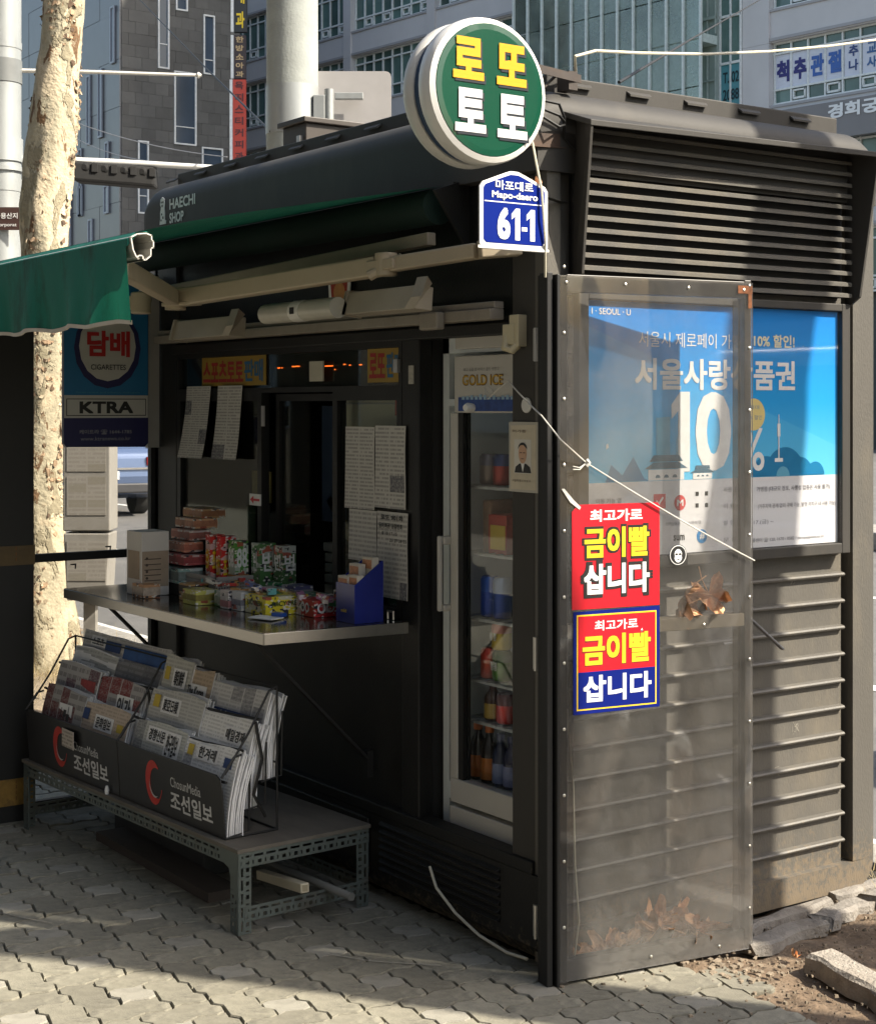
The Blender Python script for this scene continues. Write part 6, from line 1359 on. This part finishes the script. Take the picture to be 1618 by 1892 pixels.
# ================================================================== poles, arms, cabinets behind the kiosk
GALV = mat('galvanised', (.36, .38, .38), .5, .35, .12, 5, dirt=(.26, .27, .27), dirts=3, dirta=.5, stretch=(1, 1, .4))
d = 11.0
sp_ = thing('signal_pole', 'grey steel signal pole at the left edge behind the plane tree', 'pole', at(6, 1400, d) * 1)
base = at(3, 750, d); base.z = 0; sp_.location = base; WM[sp_.name] = Matrix.Translation(base); r = 36 / 2938 * d
b = MB(); b.lathe(base + Vector((0, 0, -.1)), [(r, 0), (r, 9)], Z_, 32); part('shaft', b, GALV, sp_)
for (py, h, e) in ((92, .05, .004), (155, .16, .006), (300, .16, .012), (318, .03, .018), (355, .09, .004), (500, .02, .01)):
    b = MB(); z = (at(3, py, d)).z; b.lathe(Vector((base.x, base.y, z)), [(r + e, 0), (r + e, h)], Z_, 32); part('collar', b, GALV if py not in (155,) else mat('dark_band', (.17, .18, .18), .5), sp_)
ar = thing('mast_arm', 'white steel signal arm reaching right from the pole across the tree', 'arm', at(3, 292, d))
b = MB(); b.tube([at(-5, 292, d), at(200, 299, d + .3), at(440, 312, d + .6)], [.028, .024, .018], 12); part('arm_tube', b, mat('arm_white', (.58, .58, .56), .4, .2, .05), ar)
ar2 = thing('thin_arm', 'thin bright steel arm with a round tip above the signal arm', 'arm', at(60, 128, d))
b = MB(); b.tube([at(3, 130, d), at(140, 132, d + .1), at(362, 139, d + .4)], [.016, .014, .011], 10); b.lathe(at(367, 139, d + .4), [(.01, -.02), (.024, 0), (.01, .02)], RGT, 10); part('arm_tube', b, mat('arm_bright', (.6, .58, .53), .4, .3, .05), ar2)
sg = thing('traffic_signal', 'black four lamp traffic signal seen from behind under the white arm', 'traffic signal', at(215, 330, d + .2))
q0, q1 = at(140, 318, d + .25), at(290, 330, d + .45); dd = (q1 - q0).normalized()
SB = mat('signal_black', (.010, .010, .010), .85, 0, .2, 8)
b = MB(); b.obox((q0 + q1) / 2, dd * (q1 - q0).length / 2, FWD * .09, Z_ * .072); part('housing', b, SB, sg, bevel=.02)
for k in range(4):
    c = q0 + dd * (q1 - q0).length * (.14 + .235 * k) - FWD * .085 + Z_ * .03
    b = MB(); b.lathe(c, [(.040, -.03), (.034, .0), (.018, .012)], -FWD, 14); part('lamp_dome', b, SB, sg)
    b = MB(); b.obox((c + dd * .075), dd * .02, FWD * .02, Z_ * .03); part('clip', b, SB, sg)
b = MB(); b.obox((q0 + q1) / 2 + Z_ * .075 , dd * (q1 - q0).length / 2, FWD * .012, Z_ * .012)
for t_ in (.04, .96): b.obox(q0 + dd * (q1 - q0).length * t_ + Z_ * .05, dd * .008, FWD * .03, Z_ * .07)
part('bracket', b, SB, sg)
b = MB(); b.obox(at(12, 404, d - .15), RGT * .115, FWD * .004, Z_ * .078); br_ = solo('road_sign', b, mat('sign_brown', (.06, .03, .025), .5, 0, .06), 'small brown road sign with white letters on the signal pole', 'sign')
b = MB(); o_ = at(-20, 404, d - .16); b.text('용산지', at(2, 404, d - .156), RGT, Z_, .115, .04, .02); b.text('Corporat', at(-8, 420, d - .156), RGT, Z_, .145, .03, .01); part('lettering', b, WHITEP, br_)

d = 9.6
bpole = thing('utility_pole', 'thick grey concrete pole rising behind the kiosk roof', 'pole', (0, 0, 0)); base = at(540, 750, d); base.z = 0; bpole.location = base; WM[bpole.name] = Matrix.Translation(base)
r = 45.5 / 2938 * d
b = MB(); b.lathe(base, [(r * 1.08, -.05), (r * 1.05, 3.35), (r * .98, 9)], Z_, 36); part('shaft', b, mat('pole_concrete', (.34, .36, .34), .8, 0, .1, 7, .2, 60, dirt=(.26, .28, .27), dirts=4, dirta=.5), bpole)
b = MB(); b.lathe(Vector((base.x, base.y, at(0, 250, d).z)), [(r * 1.07, 0), (r * 1.07, .29)], Z_, 36); part('metal_sleeve', b, GALV, bpole)
bs = thing('rear_sign', 'white rear of a road sign beside the thick pole', 'sign', at(650, 230, d + .1))
b = MB(); c = at(650, 182, d); rr = .035
pts = [c + RGT * (sx_ * (.238 - rr) + rr * math.cos(rad(a))) + Z_ * (sz_ * (.165 - rr) + rr * math.sin(rad(a))) for (sx_, sz_, a0) in ((1, 1, 0), (-1, 1, 90), (-1, -1, 180), (1, -1, 270)) for a in (a0, a0 + 30, a0 + 60, a0 + 90)]
b.prism(pts, FWD * .012); part('panel', b, mat('sign_back_white', (.5, .48, .47), .35, .2, .05), bs)
b = MB(); b.tube([at(608, 225, d - .08), at(608, 165, d - .08)], .028, 12); part('tube', b, GALV, bs)
b = MB(); b.obox(at(645, 178, d - .06), RGT * .085, FWD * .02, Z_ * .02); b.obox(at(590, 200, d - .08), RGT * .035, FWD * .03, Z_ * .075); part('clamp', b, GALV, bs, bevel=.004)
bx = thing('meter_box', 'dark brown metal box with overhanging lid on a post behind the kiosk roof', 'box', (1.1, 3.05, 0))
BX = mat('box_brown', (.04, .032, .027), .5, 0, .12, 6)
bc = at(585, 300, 6.6); f1, f2 = Vector((.0, -1, 0)), Vector((-1, 0, 0))
bcx, bcy = .98, 2.80
b = MB(); b.box(.97, 1.25, 2.92, 3.13, 2.3, 2.775); part('body', b, BX, bx, bevel=.004)
b = MB(); b.box(.95, 1.27, 2.90, 3.15, 2.775, 2.80); part('lid', b, BX, bx, bevel=.004)
b = MB(); b.box(1.05, 1.15, 2.9185, 2.9195, 2.67, 2.72); part('label_plate', b, WHITEP, bx)
b = MB(); b.box(.955, .97, 2.95, 2.98, 2.66, 2.72); part('lock', b, ALU, bx)
b = MB(); b.tube([(1.1, 3.06, 0), (1.1, 3.06, 2.32)], .03, 10); part('post', b, BX, bx)
# grey cabinet with paper notices behind the windbreak
gcab = thing('grey_cabinet', 'pale grey roadside cabinet with faded paper notices behind the windbreak', 'cabinet', (0, 0, 0)); cc = at(160, 1010, 8.0)
base = Vector((cc.x, cc.y, 0)); gcab.location = base; gcab.rotation_euler = (0, 0, rad(-35)); WM[gcab.name] = Matrix.Translation(base) @ Matrix.Rotation(rad(-35), 4, 'Z')
GC = mat('cabinet_grey', (.30, .285, .26), .6, 0, .08, 6, dirt=(.22, .2, .17), dirts=4, dirta=.5)
z0, z1, zm = .42, 1.40, .87; hw = .118
b = MB(); b.box(-hw, hw, 0, .2, zm, z1); part('upper_box', b, GC, gcab, local=True, bevel=.006)
b = MB(); b.prism([(-hw + .02, 0, z0 + .1), (hw - .02, 0, z0 + .1), (hw - .002, 0, zm - .012), (-hw + .002, 0, zm - .012)], (0, .2, 0)); part('lower_box', b, GC, gcab, local=True, bevel=.006)
b = MB(); b.box(-.03, .03, .07, .13, -.02, z0 + .1); part('post', b, GC, gcab, local=True)
for i, (za, zb) in enumerate(((1.17, 1.36), (.95, 1.145), (.62, .82))):
    b = MB(); b.box(-hw + .02, hw - .02, -.003, -.0005, za, zb); part('paper_notice', b, printed('faded_notice_%d' % i, (.33, .31, .28), (.22, .2, .17), rows=9, cols=2, photo=.2, ax='X', seed=31 + i, photo_col=(.26, .24, .2)), gcab, local=True)

# ================================================================== vehicles on the road
def car(loc, rz, paint, lab, van=False, plate='90'):
    """built nose +Y, length 4.4, width 1.8"""
    t = thing('parked_car' if not van else 'van', lab, 'car' if not van else 'van', loc, rz)
    hL, hW = (2.2, .9) if not van else (2.4, .92); top = 1.45 if not van else 1.95
    P_ = mat('car_paint_%s' % (paint,), paint, .25, .3, .03, 3, coat=.6)
    if not van: side = [(-hL, .35), (-hL - .03, .6), (-hL + .02, .92), (-hL + .12, 1.0), (-1.5, 1.03), (1.15, .98), (2.0, .85), (hL, .65), (hL, .35), (1.75, .26), (-1.75, .26)]
    else: side = [(-hL, .35), (-hL - .02, 1.0), (1.3, 1.05), (2.2, .95), (hL, .7), (hL, .35), (1.9, .27), (-1.9, .27)]
    b = MB(); b.prism([(-hW, y, z) for y, z in side], (2 * hW, 0, 0)); part('body', b, P_, t, local=True, bevel=.06, seg=3)
    rf = [(-1.75, 1.0), (-1.25, top - .03), (-.9, top), (.3, top), (1.15, .98)] if not van else [(-hL + .02, 1.0), (-hL + .1, top - .05), (-hL + .3, top), (1.0, top), (1.6, 1.4), (1.9, 1.0)]
    b = MB(); n_ = len(rf); a = [Vector((-hW + .06 + .14 * (z - 1) / .45, y, z)) for y, z in rf]; c_ = [Vector((hW - .06 - .14 * (z - 1) / .45, y, z)) for y, z in rf]
    b.add(a + c_, [tuple(range(n_)), tuple(range(n_, 2 * n_))[::-1]] + [(i, i + 1, n_ + i + 1, n_ + i) for i in range(n_ - 1)]); part('cabin', b, P_, t, local=True, bevel=.03)
    G = mat('car_glass', (.02, .025, .03), .05, 0, .02)
    b = MB()
    (ya, za), (yb, zb) = rf[0], rf[1]; k0_, k1_ = .15, .85
    q = lambda y, z, s: Vector((s * (hW - .12 - .14 * (z - 1) / .45), y - .008, z + .004))
    y0_, z0_, y1_, z1_ = ya + (yb - ya) * k0_, za + (zb - za) * k0_, ya + (yb - ya) * k1_, za + (zb - za) * k1_
    b.quad(q(y0_, z0_, -1), q(y0_, z0_, 1), q(y1_, z1_, 1), q(y1_, z1_, -1)); part('rear_window', b, G, t, local=True)
    for s in (-1, 1):
        b = MB(); w_ = lambda y, z: (s * (hW - .055 - .14 * (z - 1) / .45), y, z); zt = top - .1
        segs = ((-1.35, -.35, -1.05, -.35), (-.28, .85, -.28, .35)) if not van else ((-2.1, -.9, -2.0, -.9), (-.8, .3, -.8, .3), (.4, 1.5, .4, 1.1))
        for (a0, a1, a2, a3) in segs: b.add([w_(a0, 1.08), w_(a1, 1.08), w_(a3, zt), w_(a2, zt)], [(0, 1, 2, 3)])
        part('side_window', b, G, t, local=True, fix=False)
        for y in (-1.35, 1.35):
            b = MB(); b.lathe((s * (hW - .2), y, .31), [(.31, 0), (.315, .02), (.315, .18), (.29, .21)], (s, 0, 0), 24); wh_ = part('wheel', b, mat('tyre', (.02, .02, .02), .8), t, local=True)
            b = MB(); b.lathe((s * (hW + .005), y, .31), [(.2, 0), (.17, .006), (.05, .0)], (s, 0, 0), 20); part('rim', b, ALU, wh_, local=True)
        b = MB(); b.box(hW - .22 if s > 0 else -hW, hW if s > 0 else -hW + .22, -hL - .03, -hL + .05, .76, .88); part('tail_light', b, mat('tail_red', (.3, .01, .01), .2), t, local=True)
    b = MB(); b.box(-.26, .26, -hL - .055, -hL - .035, .56, .68); pl_ = part('number_plate', b, WHITEP, t, local=True)
    b = MB(); b.text(plate, (-.2, -hL - .056, .575), X_, Z_, .4, .09, .02); part('lettering', b, mat('plate_ink', (.1, .1, .1)), pl_, local=True)
    b = MB(); b.box(-hW + .05, hW - .05, -hL - .05, -hL + .05, .36, .50); part('bumper', b, mat('bumper_dark', (.05, .05, .055), .5), t, local=True, bevel=.02)
    b = MB(); b.box(-hW + .1, hW - .1, -hL - .045, -hL, .70, .73); part('trim_strip', b, mat('chrome_strip', (.5, .5, .52), .2, .8), t, local=True)
    return t
c = at(118, 750, 25.0); c.z = -.13
car(c, rad(-8), (.12, .17, .30), 'blue grey car seen from behind on the road between cabinet and kiosk', plate='90고 4717')
car((4.6, -1.35, -.13), 0, (.42, .44, .46), 'silver van standing on the road at the right edge behind the kiosk', van=True, plate='71모 2034')
b = MB(); b.box(1.31, 1.5, .28, .75, -.0, .50); o = solo('blue_bin', b, NAVY, 'navy blue plastic bin standing behind the right kiosk corner', 'bin', bevel=.02)
b = MB(); b.box(1.30, 1.51, .27, .76, .5, .53); part('lid', b, NAVY, o)

# ================================================================== buildings
def frame_of(o, d):
    """local frame on a facade: s along d (horizontal), n outwards, z up"""
    o = Vector(o); d = Vector(d).normalized(); nrm = Vector((d.y, -d.x, 0))
    if nrm.dot(CAMP - o) < 0: nrm = -nrm
    return o, d, nrm
class FB(MB):
    def __init__(s, fr): super().__init__(); s.fr = fr
    def fb(s, s0, s1, n0, n1, z0, z1, mi=0):
        o, d, nn = s.fr; c = o + d * (s0 + s1) / 2 + nn * (n0 + n1) / 2; c.z = (z0 + z1) / 2
        return s.obox(c, d * (s1 - s0) / 2, nn * (n1 - n0) / 2, Z_ * (z1 - z0) / 2, mi)
# A: dark stone block with white framed slot windows
dA = 70.0
oA = at(225, 750, dA); oA.z = 0
fA = frame_of(oA, X_); fL = frame_of(oA, Y_)
ba = thing('stone_building', 'dark stone clad building with tall white framed slot windows', 'building', oA)
ST = mat('dark_granite', (.092, .089, .084), .5, 0, .12, 3, rnd=.2); ST2 = mat('grey_metal_cladding', (.15, .15, .16), .35, .3, .06, 1)
b = FB(fA); b.fb(0, 5.9, -14, -.06, -.2, 26); part('core', b, DARK, ba)
zof = lambda py, dd=dA: 1.5 + (750 - py) / 2938 * dd
def sA(px):                       # distance along the X facade seen at px
    k = (px - 809) / 2938; xc = (225 - 809) / 2938 * dA
    return (k * dA - xc) / (.8192 - .5736 * k)
W_A = [(292, 313, -60, 127 - 0), (376, 397, 28, 138), (322, 363, 133, 268), (255, 275, 260, 395), (373, 412, 273, 420), (325, 347, -70, 20)]
wins = []
for (xa, xb, ya, yb) in W_A:
    s0, s1 = sA(xa), sA(xb); dd = dA + .5736 * (s0 + s1) / 2; wins.append((s0, s1, zof(yb, dd), zof(ya, dd)))
pm_ = {}
pw, ph = .62, .52; ncol = 9; cnt = 0; stuffA = FB(fA)
pw = 5.85 / ncol
for j in range(0, 46):
    z0 = .3 + j * ph
    for i in range(ncol):
        sh_ = (.5 * pw if j % 2 else 0); s0 = max(0, i * pw - sh_); s1 = min(5.85, (i + 1) * pw - sh_ + (sh_ if i == ncol - 1 else 0)); blocks = [(s0, s1, z0, z0 + ph)]
        for (a0, a1, y0, y1) in wins:
            nb = []
            for (p0, p1, q0, q1) in blocks:
                if p1 <= a0 or p0 >= a1 or q1 <= y0 or q0 >= y1: nb.append((p0, p1, q0, q1)); continue
                if p0 < a0: nb.append((p0, a0, q0, q1))
                if p1 > a1: nb.append((a1, p1, q0, q1))
                m0, m1 = max(p0, a0), min(p1, a1)
                if q0 < y0: nb.append((m0, m1, q0, y0))
                if q1 > y1: nb.append((m0, m1, y1, q1))
            blocks = nb
        for (p0, p1, q0, q1) in blocks:
            if p1 - p0 < .03 or q1 - q0 < .03: continue
            if 9.2 < q0 < 20.2 and cnt < 285:
                m_ = FB(fA); m_.fb(p0 + .004, p1 - .004, -.06, random.uniform(-.010, .010), q0 + .004, q1 - .004); part('stone_panel', m_, ST, ba); cnt += 1
            else: stuffA.fb(p0 + .004, p1 - .004, -.06, random.uniform(-.010, .010), q0 + .004, q1 - .004)
part('far_stone_panels', stuffA, ST, ba, kind='stuff')
GLB = mat('window_blue', (.05, .07, .10), .08, 0, .3, .3); FRW = mat('frame_white', (.75, .75, .73), .5)
for (s0, s1, z0, z1) in wins:
    b = FB(fA); t_ = .07
    b.fb(s0, s0 + t_, -.06, .05, z0, z1); b.fb(s1 - t_, s1, -.06, .05, z0, z1); b.fb(s0 + t_, s1 - t_, -.06, .05, z0, z0 + t_); b.fb(s0 + t_, s1 - t_, -.06, .05, z1 - t_, z1)
    b.fb(s0 + t_, s1 - t_, -.05, .0, z0 + (z1 - z0) * .24, z0 + (z1 - z0) * .24 + .04); wf = part('window', b, FRW, ba)
    b = FB(fA); b.fb(s0 + t_, s1 - t_, -.045, -.035, z0 + t_, z1 - t_); part('pane', b, GLB, wf)
# left face of A
b = FB(fL); zs = [i * 2.1 for i in range(13)]
for i, z in enumerate(zs):
    for k in range(6): b.fb(.05 + k * 2.2, 2.235 + k * 2.2, .005, .06 + .01 * ((i + k) % 3), z, z + 2.085)
part('side_cladding', b, ST2, ba, kind='stuff')
def sL(px):
    k = (px - 809) / 2938; xc = (225 - 809) / 2938 * dA
    return (k * dA - xc) / (-.5736 - .8192 * k)
for (xa, xb, ya, yb) in ((209, 217, 12, 118), (186, 194, 128, 255), (165, 172, 140, 268), (199, 206, 262, 300), (150, 156, 275, 400), (197, 206, 342, 395), (168, 176, 405, 470), (148, 157, 345, 400), (130, 136, 360, 480)):
    s1, s0 = sL(xa), sL(xb); dd = dA + .8192 * (s0 + s1) / 2; z0, z1 = zof(yb, dd), zof(ya, dd)
    b = FB(fL); t_ = .09
    b.fb(s0, s0 + t_, .09, .16, z0, z1); b.fb(s1 - t_, s1, .09, .16, z0, z1); b.fb(s0 + t_, s1 - t_, .09, .16, z0, z0 + t_); b.fb(s0 + t_, s1 - t_, .09, .16, z1 - t_, z1); wf = part('side_window', b, mat('frame_grey', (.25, .27, .31), .4), ba)
    b = FB(fL); b.fb(s0 + t_, s1 - t_, .085, .11, z0 + t_, z1 - t_); part('pane', b, mat('pale_pane', (.2, .22, .26), .2), wf)
b = FB(fA); b.fb(-.0, 5.9, .02, .1, 0, 8.6); part('lower_glazing', b, mat('dark_glazing', (.03, .04, .055), .12), ba)
# vertical shop signs on the right edge of A
sgA = [(433, 457, -30, 60, (.03, .03, .03), '내과', YELP, 'black vertical shop sign with yellow letters at the top'), (433, 455, 66, 146, (.045, .03, .03), '한방소아과', mat('tan_print', (.5, .35, .18)), 'dark brown vertical shop sign with tan letters in the middle'), (431, 455, 148, 300, (.5, .06, .035), '욕지스티커피과', mat('dull_navy', (.12, .03, .03)), 'long red vertical shop sign at the bottom of the row')]
for (xa, xb, ya, yb, col, s, m_, lab) in sgA:
    p0 = at(xa, yb, 68); p1 = at(xb, yb, 68); p2 = at(xa, ya, 68); hz = p2.z - p0.z; wd = (p1 - p0).length
    t = thing('vertical_sign', lab, 'sign', p0, 0, 'vertical signs on the stone building')
    b = MB(); b.obox((p0 + p1) / 2 + Z_ * hz / 2, RGT * wd / 2, FWD * .12, Z_ * hz / 2); part('panel', b, mat('vsign_%s' % (col,), col, .5, 0, .05), t)
    b = MB(); b.obox(p0 - RGT * .07 + Z_ * hz / 2, RGT * .06, FWD * .14, Z_ * hz / 2); part('edge', b, FRW, t)
    b = MB(); n_ = len(s); ch = min(wd * .72, hz / n_ * .8)
    for i, c_ in enumerate(s): b.text(c_, p0 + RGT * (wd * .16) + Z_ * (hz * (n_ - 1 - i + .15) / n_) - FWD * .13, RGT, Z_, wd * .66, hz / n_ * .68, .04, .004)
    part('lettering', b, m_, t)
# left far glass building and a dark roof edge
dC = 85; b = MB()
bcC = thing('glass_building', 'pale blue glass office building behind the plane tree at the upper left', 'building', at(30, 700, dC))
oC = at(166, 750, dC); oC.z = 0; fC = frame_of(oC, Y_)
b = FB(fC); b.fb(0, 26, -6, -.1, 0, 42); part('core', b, mat('core_dark', (.04, .04, .045), .5), bcC)
for i in range(9):
    for j in range(10):
        b = FB(fC); b.fb(i * 1.5 + .03, i * 1.5 + 1.47, -.1, 0, 18.6 + j * 1.5, 20.05 + j * 1.5); part('glass_panel', b, mat('sky_glass', (.42, .48, .58), .15, .4, .06, .1, rnd=.08), bcC)
b = FB(fC); b.lathe(oC + FWD * -1 + Z_ * 15.2 - RGT * .1, [(.28, 0), (.28, 4.4)], Z_, 16); part('steel_duct', b, ALU, bcC)

# B: grey office block with window bands and a glass stair tower
oB = CAMP + RGT * 13.25 + FWD * 62.7; oB.z = 0; dB = (RGT * -.664 + FWD * .748); fB = frame_of(oB, dB)
bb_ = thing('office_building', 'grey stone office building with window bands, banner and a glass stair tower', 'building', oB)
GS = mat('grey_stone', (.56, .54, .535), .6, 0, .05, .6, rnd=.05); GS2 = mat('grey_stone_dark', (.36, .35, .355), .6, 0, .05, .6)
FLH = 3.8; ZB = 7.1 + .0
b = FB(fB); b.fb(-14, 42, -12, -.5, -.2, 46); part('core', b, mat('core_grey', (.05, .055, .055), .6), bb_)
bays = [(.2, -6.2), (-6.6, -13), (40, 33.9), (33.3, 27.3), (26.7, 20.7), (20.1, 14.2), (13.6, 7.6), (7.2, 1.6)]
GREEN = mat('green_pane', (.09, .15, .135), .15, 0, .3, .4, rnd=.35)
WL = mat('window_frame_pale', (.72, .74, .72), .5)
zban = zof(193, 62.7)              # bottom of the banner window band at px 1420
win0 = zban - 3.8 * 1
panes = {}
for fl in range(-2, 9):
    zb = zban + fl * FLH
    b = FB(fB); b.fb(-14, 42, -.5, 0, zb + 2.45, zb + FLH - .02); part('spandrel', b, GS, bb_)
    b = FB(fB); b.fb(-14, 42, 0, .06, zb + 2.5, zb + 2.62); b.fb(-14, 42, 0, .05, zb + FLH - .14, zb + FLH - .04); part('string_course', b, GS2, bb_)
    for bi, (s1, s0) in enumerate(bays):
        if s0 > s1: s0, s1 = s1, s0
        if bi in (6, 7): continue
        vis = (zb < 26) and bi in (0, 2, 3, 4, 5)
        ncol_ = 8; cw = (s1 - s0 - .1) / ncol_
        w_ = FB(fB)
        for k in range(ncol_ + 1): x = s0 + .05 + k * cw; w_.fb(x - .035, x + .035, -.32, -.2, zb, zb + 2.45)
        for z in (zb, zb + .56, zb + 1.98, zb + 2.38): w_.fb(s0, s1, -.325, -.19, z, z + .075)
        for k in range(ncol_):
            if k % 2 == 0:
                x = s0 + .05 + k * cw
                for (p, q_) in ((x + .1, x + .16), (x + cw - .16, x + cw - .1)): w_.fb(p, q_, -.3, -.17, zb + .12, zb + .5)
                w_.fb(x + .1, x + cw - .1, -.3, -.17, zb + .12, zb + .2); w_.fb(x + .1, x + cw - .1, -.3, -.17, zb + .44, zb + .5)
        wf = part('window', w_, WL, bb_)
        if vis:
            for k in range(ncol_):
                x = s0 + .05 + k * cw
                for (z0, z1) in ((zb + .07, zb + .56), (zb + .63, zb + 1.98), (zb + 2.05, zb + 2.38)):
                    p_ = FB(fB); p_.fb(x + .036, x + cw - .036, -.3, -.28 + random.uniform(-.01, .01), z0, z1); part('pane', p_, GREEN, wf)
        else:
            p_ = FB(fB); p_.fb(s0, s1, -.3, -.28, zb, zb + 2.45); part('pane', p_, GREEN, wf)
    for (a0, a1) in ((-6.6, -6.2), (.2, 1.6), (13.6, 14.2), (20.1, 20.7), (26.7, 27.3), (33.3, 33.9), (40, 42), (-14, -13)):
        b = FB(fB); b.fb(a0, a1, -.5, .1, zb - 1.37, zb + 2.42); part('pier', b, GS, bb_)
# stair tower: projecting curtain wall
TG = glass('tower_glass', (.82, .9, .86), .10, (.55, .66, .61), refl=1.8, rough=.05, dust_glare=.5)  # pale cloudy film paints reflections into the tower panes
s0, s1 = 2.6, 13.3
b = FB(fB); b.fb(s0, s1, .1, .3, 0, 46); part('tower_core', b, mat('tower_inner', (.3, .36, .33), .6, 0, .5, .35, stretch=(1, 1, .5)), bb_)
nf = 12; fw = (s1 - s0) / nf
for k in range(nf + 1):
    b = FB(fB); b.fb(s0 + k * fw - .05, s0 + k * fw + .05, 1.3, 1.40, 3, 40); part('mullion', b, mat('mullion_pale', (.62, .68, .65), .5), bb_)
for fl in range(-1, 8):
    zb = zban + fl * FLH
    b = FB(fB); b.fb(s0, s1, .3, 1.2, zb + 2.75, zb + 3.1); part('tower_slab', b, mat('slab_pale', (.55, .63, .59), .6), bb_)
    b = FB(fB); b.fb(s0, s1, .35, .45, zb + 0.0, zb + .12)
    for k in range(26): b.fb(s0 + k * .41, s0 + k * .41 + .05, .35, .42, zb - .6, zb + 2.4)
    b.fb(s0, s1, .35, .42, zb + 1.3, zb + 1.36); part('inner_frame', b, mat('inner_pale', (.36, .42, .39), .5), bb_)
    for k in range(nf):
        b = FB(fB); b.fb(s0 + k * fw + .05, s0 + (k + 1) * fw - .05, 1.28, 1.30, zb - .9, zb + .95); part('tower_pane', b, TG, bb_)
        b = FB(fB); b.fb(s0 + k * fw + .05, s0 + (k + 1) * fw - .05, 1.28, 1.30, zb + 1.0, zb + 2.85); part('tower_pane', b, TG, bb_)
# lower dark fascia with raised letters, banner sheets in the windows
b = FB(fB); b.fb(-14, 1.2, 0, .35, zban - 1.75, zban - .35); part('dark_fascia', b, mat('fascia_grey', (.22, .21, .21), .6, 0, .05, 1), bb_)
def fB_text(b, s, s_left, z, w_, h_, n_, bold=.03):
    o, d, nn = fB; return b.text(s, o + d * s_left + nn * n_ + Z_ * z, -d, Z_, w_, h_, bold, .01)
b = MB(); fB_text(b, '경희궁의 봄 한의원', -2.75, zban - 1.0, 6.4, .56, .37, .05); part('lettering', b, WHITEP, bb_)
ban = [('척', (.02, .02, .16)), ('추', (.02, .02, .16)), ('관', (.04, .12, .4)), ('절', (.04, .12, .4)), ('추\n나', (.02, .05, .18)), ('교\n사', (.04, .12, .3)), ('통\n증', (.04, .12, .3))]
cw = (6.4 - .1) / 8
for k, (s, col) in enumerate(ban):
    x1 = .15 - k * .80; z0, z1 = zban + .63, zban + 1.97
    b = FB(fB); b.fb(x1 - .76, x1, -.27, -.26, z0, z1); o = solo('banner_sheet', b, mat('banner_white', (.62, .64, .72), .5, 0, .02), 'white window sheet number %s of the clinic banner, letter %s' % (['one', 'two', 'three', 'four', 'five', 'six', 'seven'][k], s.replace('\n', ' ')), 'banner', 'clinic banner sheets')
    b = MB(); m_ = mat('banner_%s' % (col,), col, .5)
    if '\n' in s:
        a_, c_ = s.split('\n'); fB_text(b, a_, x1 - .2, z0 + .75, .42, .42, -.255, .04); fB_text(b, c_, x1 - .2, z0 + .2, .42, .42, -.255, .04)
    else: fB_text(b, s, x1 - .08, z0 + .25, .6, .85, -.255, .06)
    part('lettering', b, m_, o)
# phone number window strip left of the pier
b = FB(fB); b.fb(1.55, 2.55, .1, .14, zban - .55, zban + 1.9); o = solo('phone_banner', b, mat('teal_banner', (.08, .26, .3), .4, 0, .1), 'teal window banner with phone number beside the glass tower', 'banner')
b = MB()
for (s, dz) in (('T. 02', 1.15), ('2088', .45), ('-7735', -.25)): fB_text(b, s, 2.42, zban + dz, .8, .45, .15, .02)
part('lettering', b, mat('teal_ink', (.01, .03, .04)), o)
b = FB(fB); b.fb(1.5, 2.6, .08, .12, zban + 1.9, zban + 30); part('narrow_window', b, GREEN, bb_)
b = FB(fB)
for x in (1.5, 2.0, 2.52): b.fb(x, x + .06, .12, .2, zban - .6, zban + 30)
for k in range(12): b.fb(1.5, 2.6, .12, .2, zban + 1.9 + k * 1.9, zban + 2.0 + k * 1.9)
part('narrow_window_frame', b, WL, bb_)

# building on the other side of the pavement, behind the photographer: it keeps the sky off the shop front
b = MB(); b.box(-22, -8.2, -30, 26, -.2, 24); t = solo('brown_office_block', b, mat('brown_tile', (.05, .043, .036), .6, 0, .2, 2), 'brown tiled office block along the inner side of the pavement, out of the picture', 'building')
for j in range(6):
    for i in range(9):
        b = MB(); b.box(-8.2, -8.15, -28 + i * 6, -24 + i * 6, 1.2 + j * 3.8, 3.6 + j * 3.8); part('window', b, GLB, t)

b = MB(); b.box(44, 58, -85, -4, -.2, 23); t = solo('unseen_office_row', b, GS2, 'unseen grey office row across the road, added to block low sky glow', 'building')  # unseen row, added to hold back bright sky near the horizon
for j in range(6):
    for i in range(10):
        b = MB(); b.box(43.95, 44, -83 + i * 7.8, -77 + i * 7.8, 1.2 + j * 3.6, 3.4 + j * 3.6); part('window', b, GLB, t)
# ------------------------------------------------------------------ remaining touches
for o in S.objects:
    if o.type == 'MESH' and o.parent is None and not o.get('kind') and not o.get('label'): print('UNLABELLED', o.name)
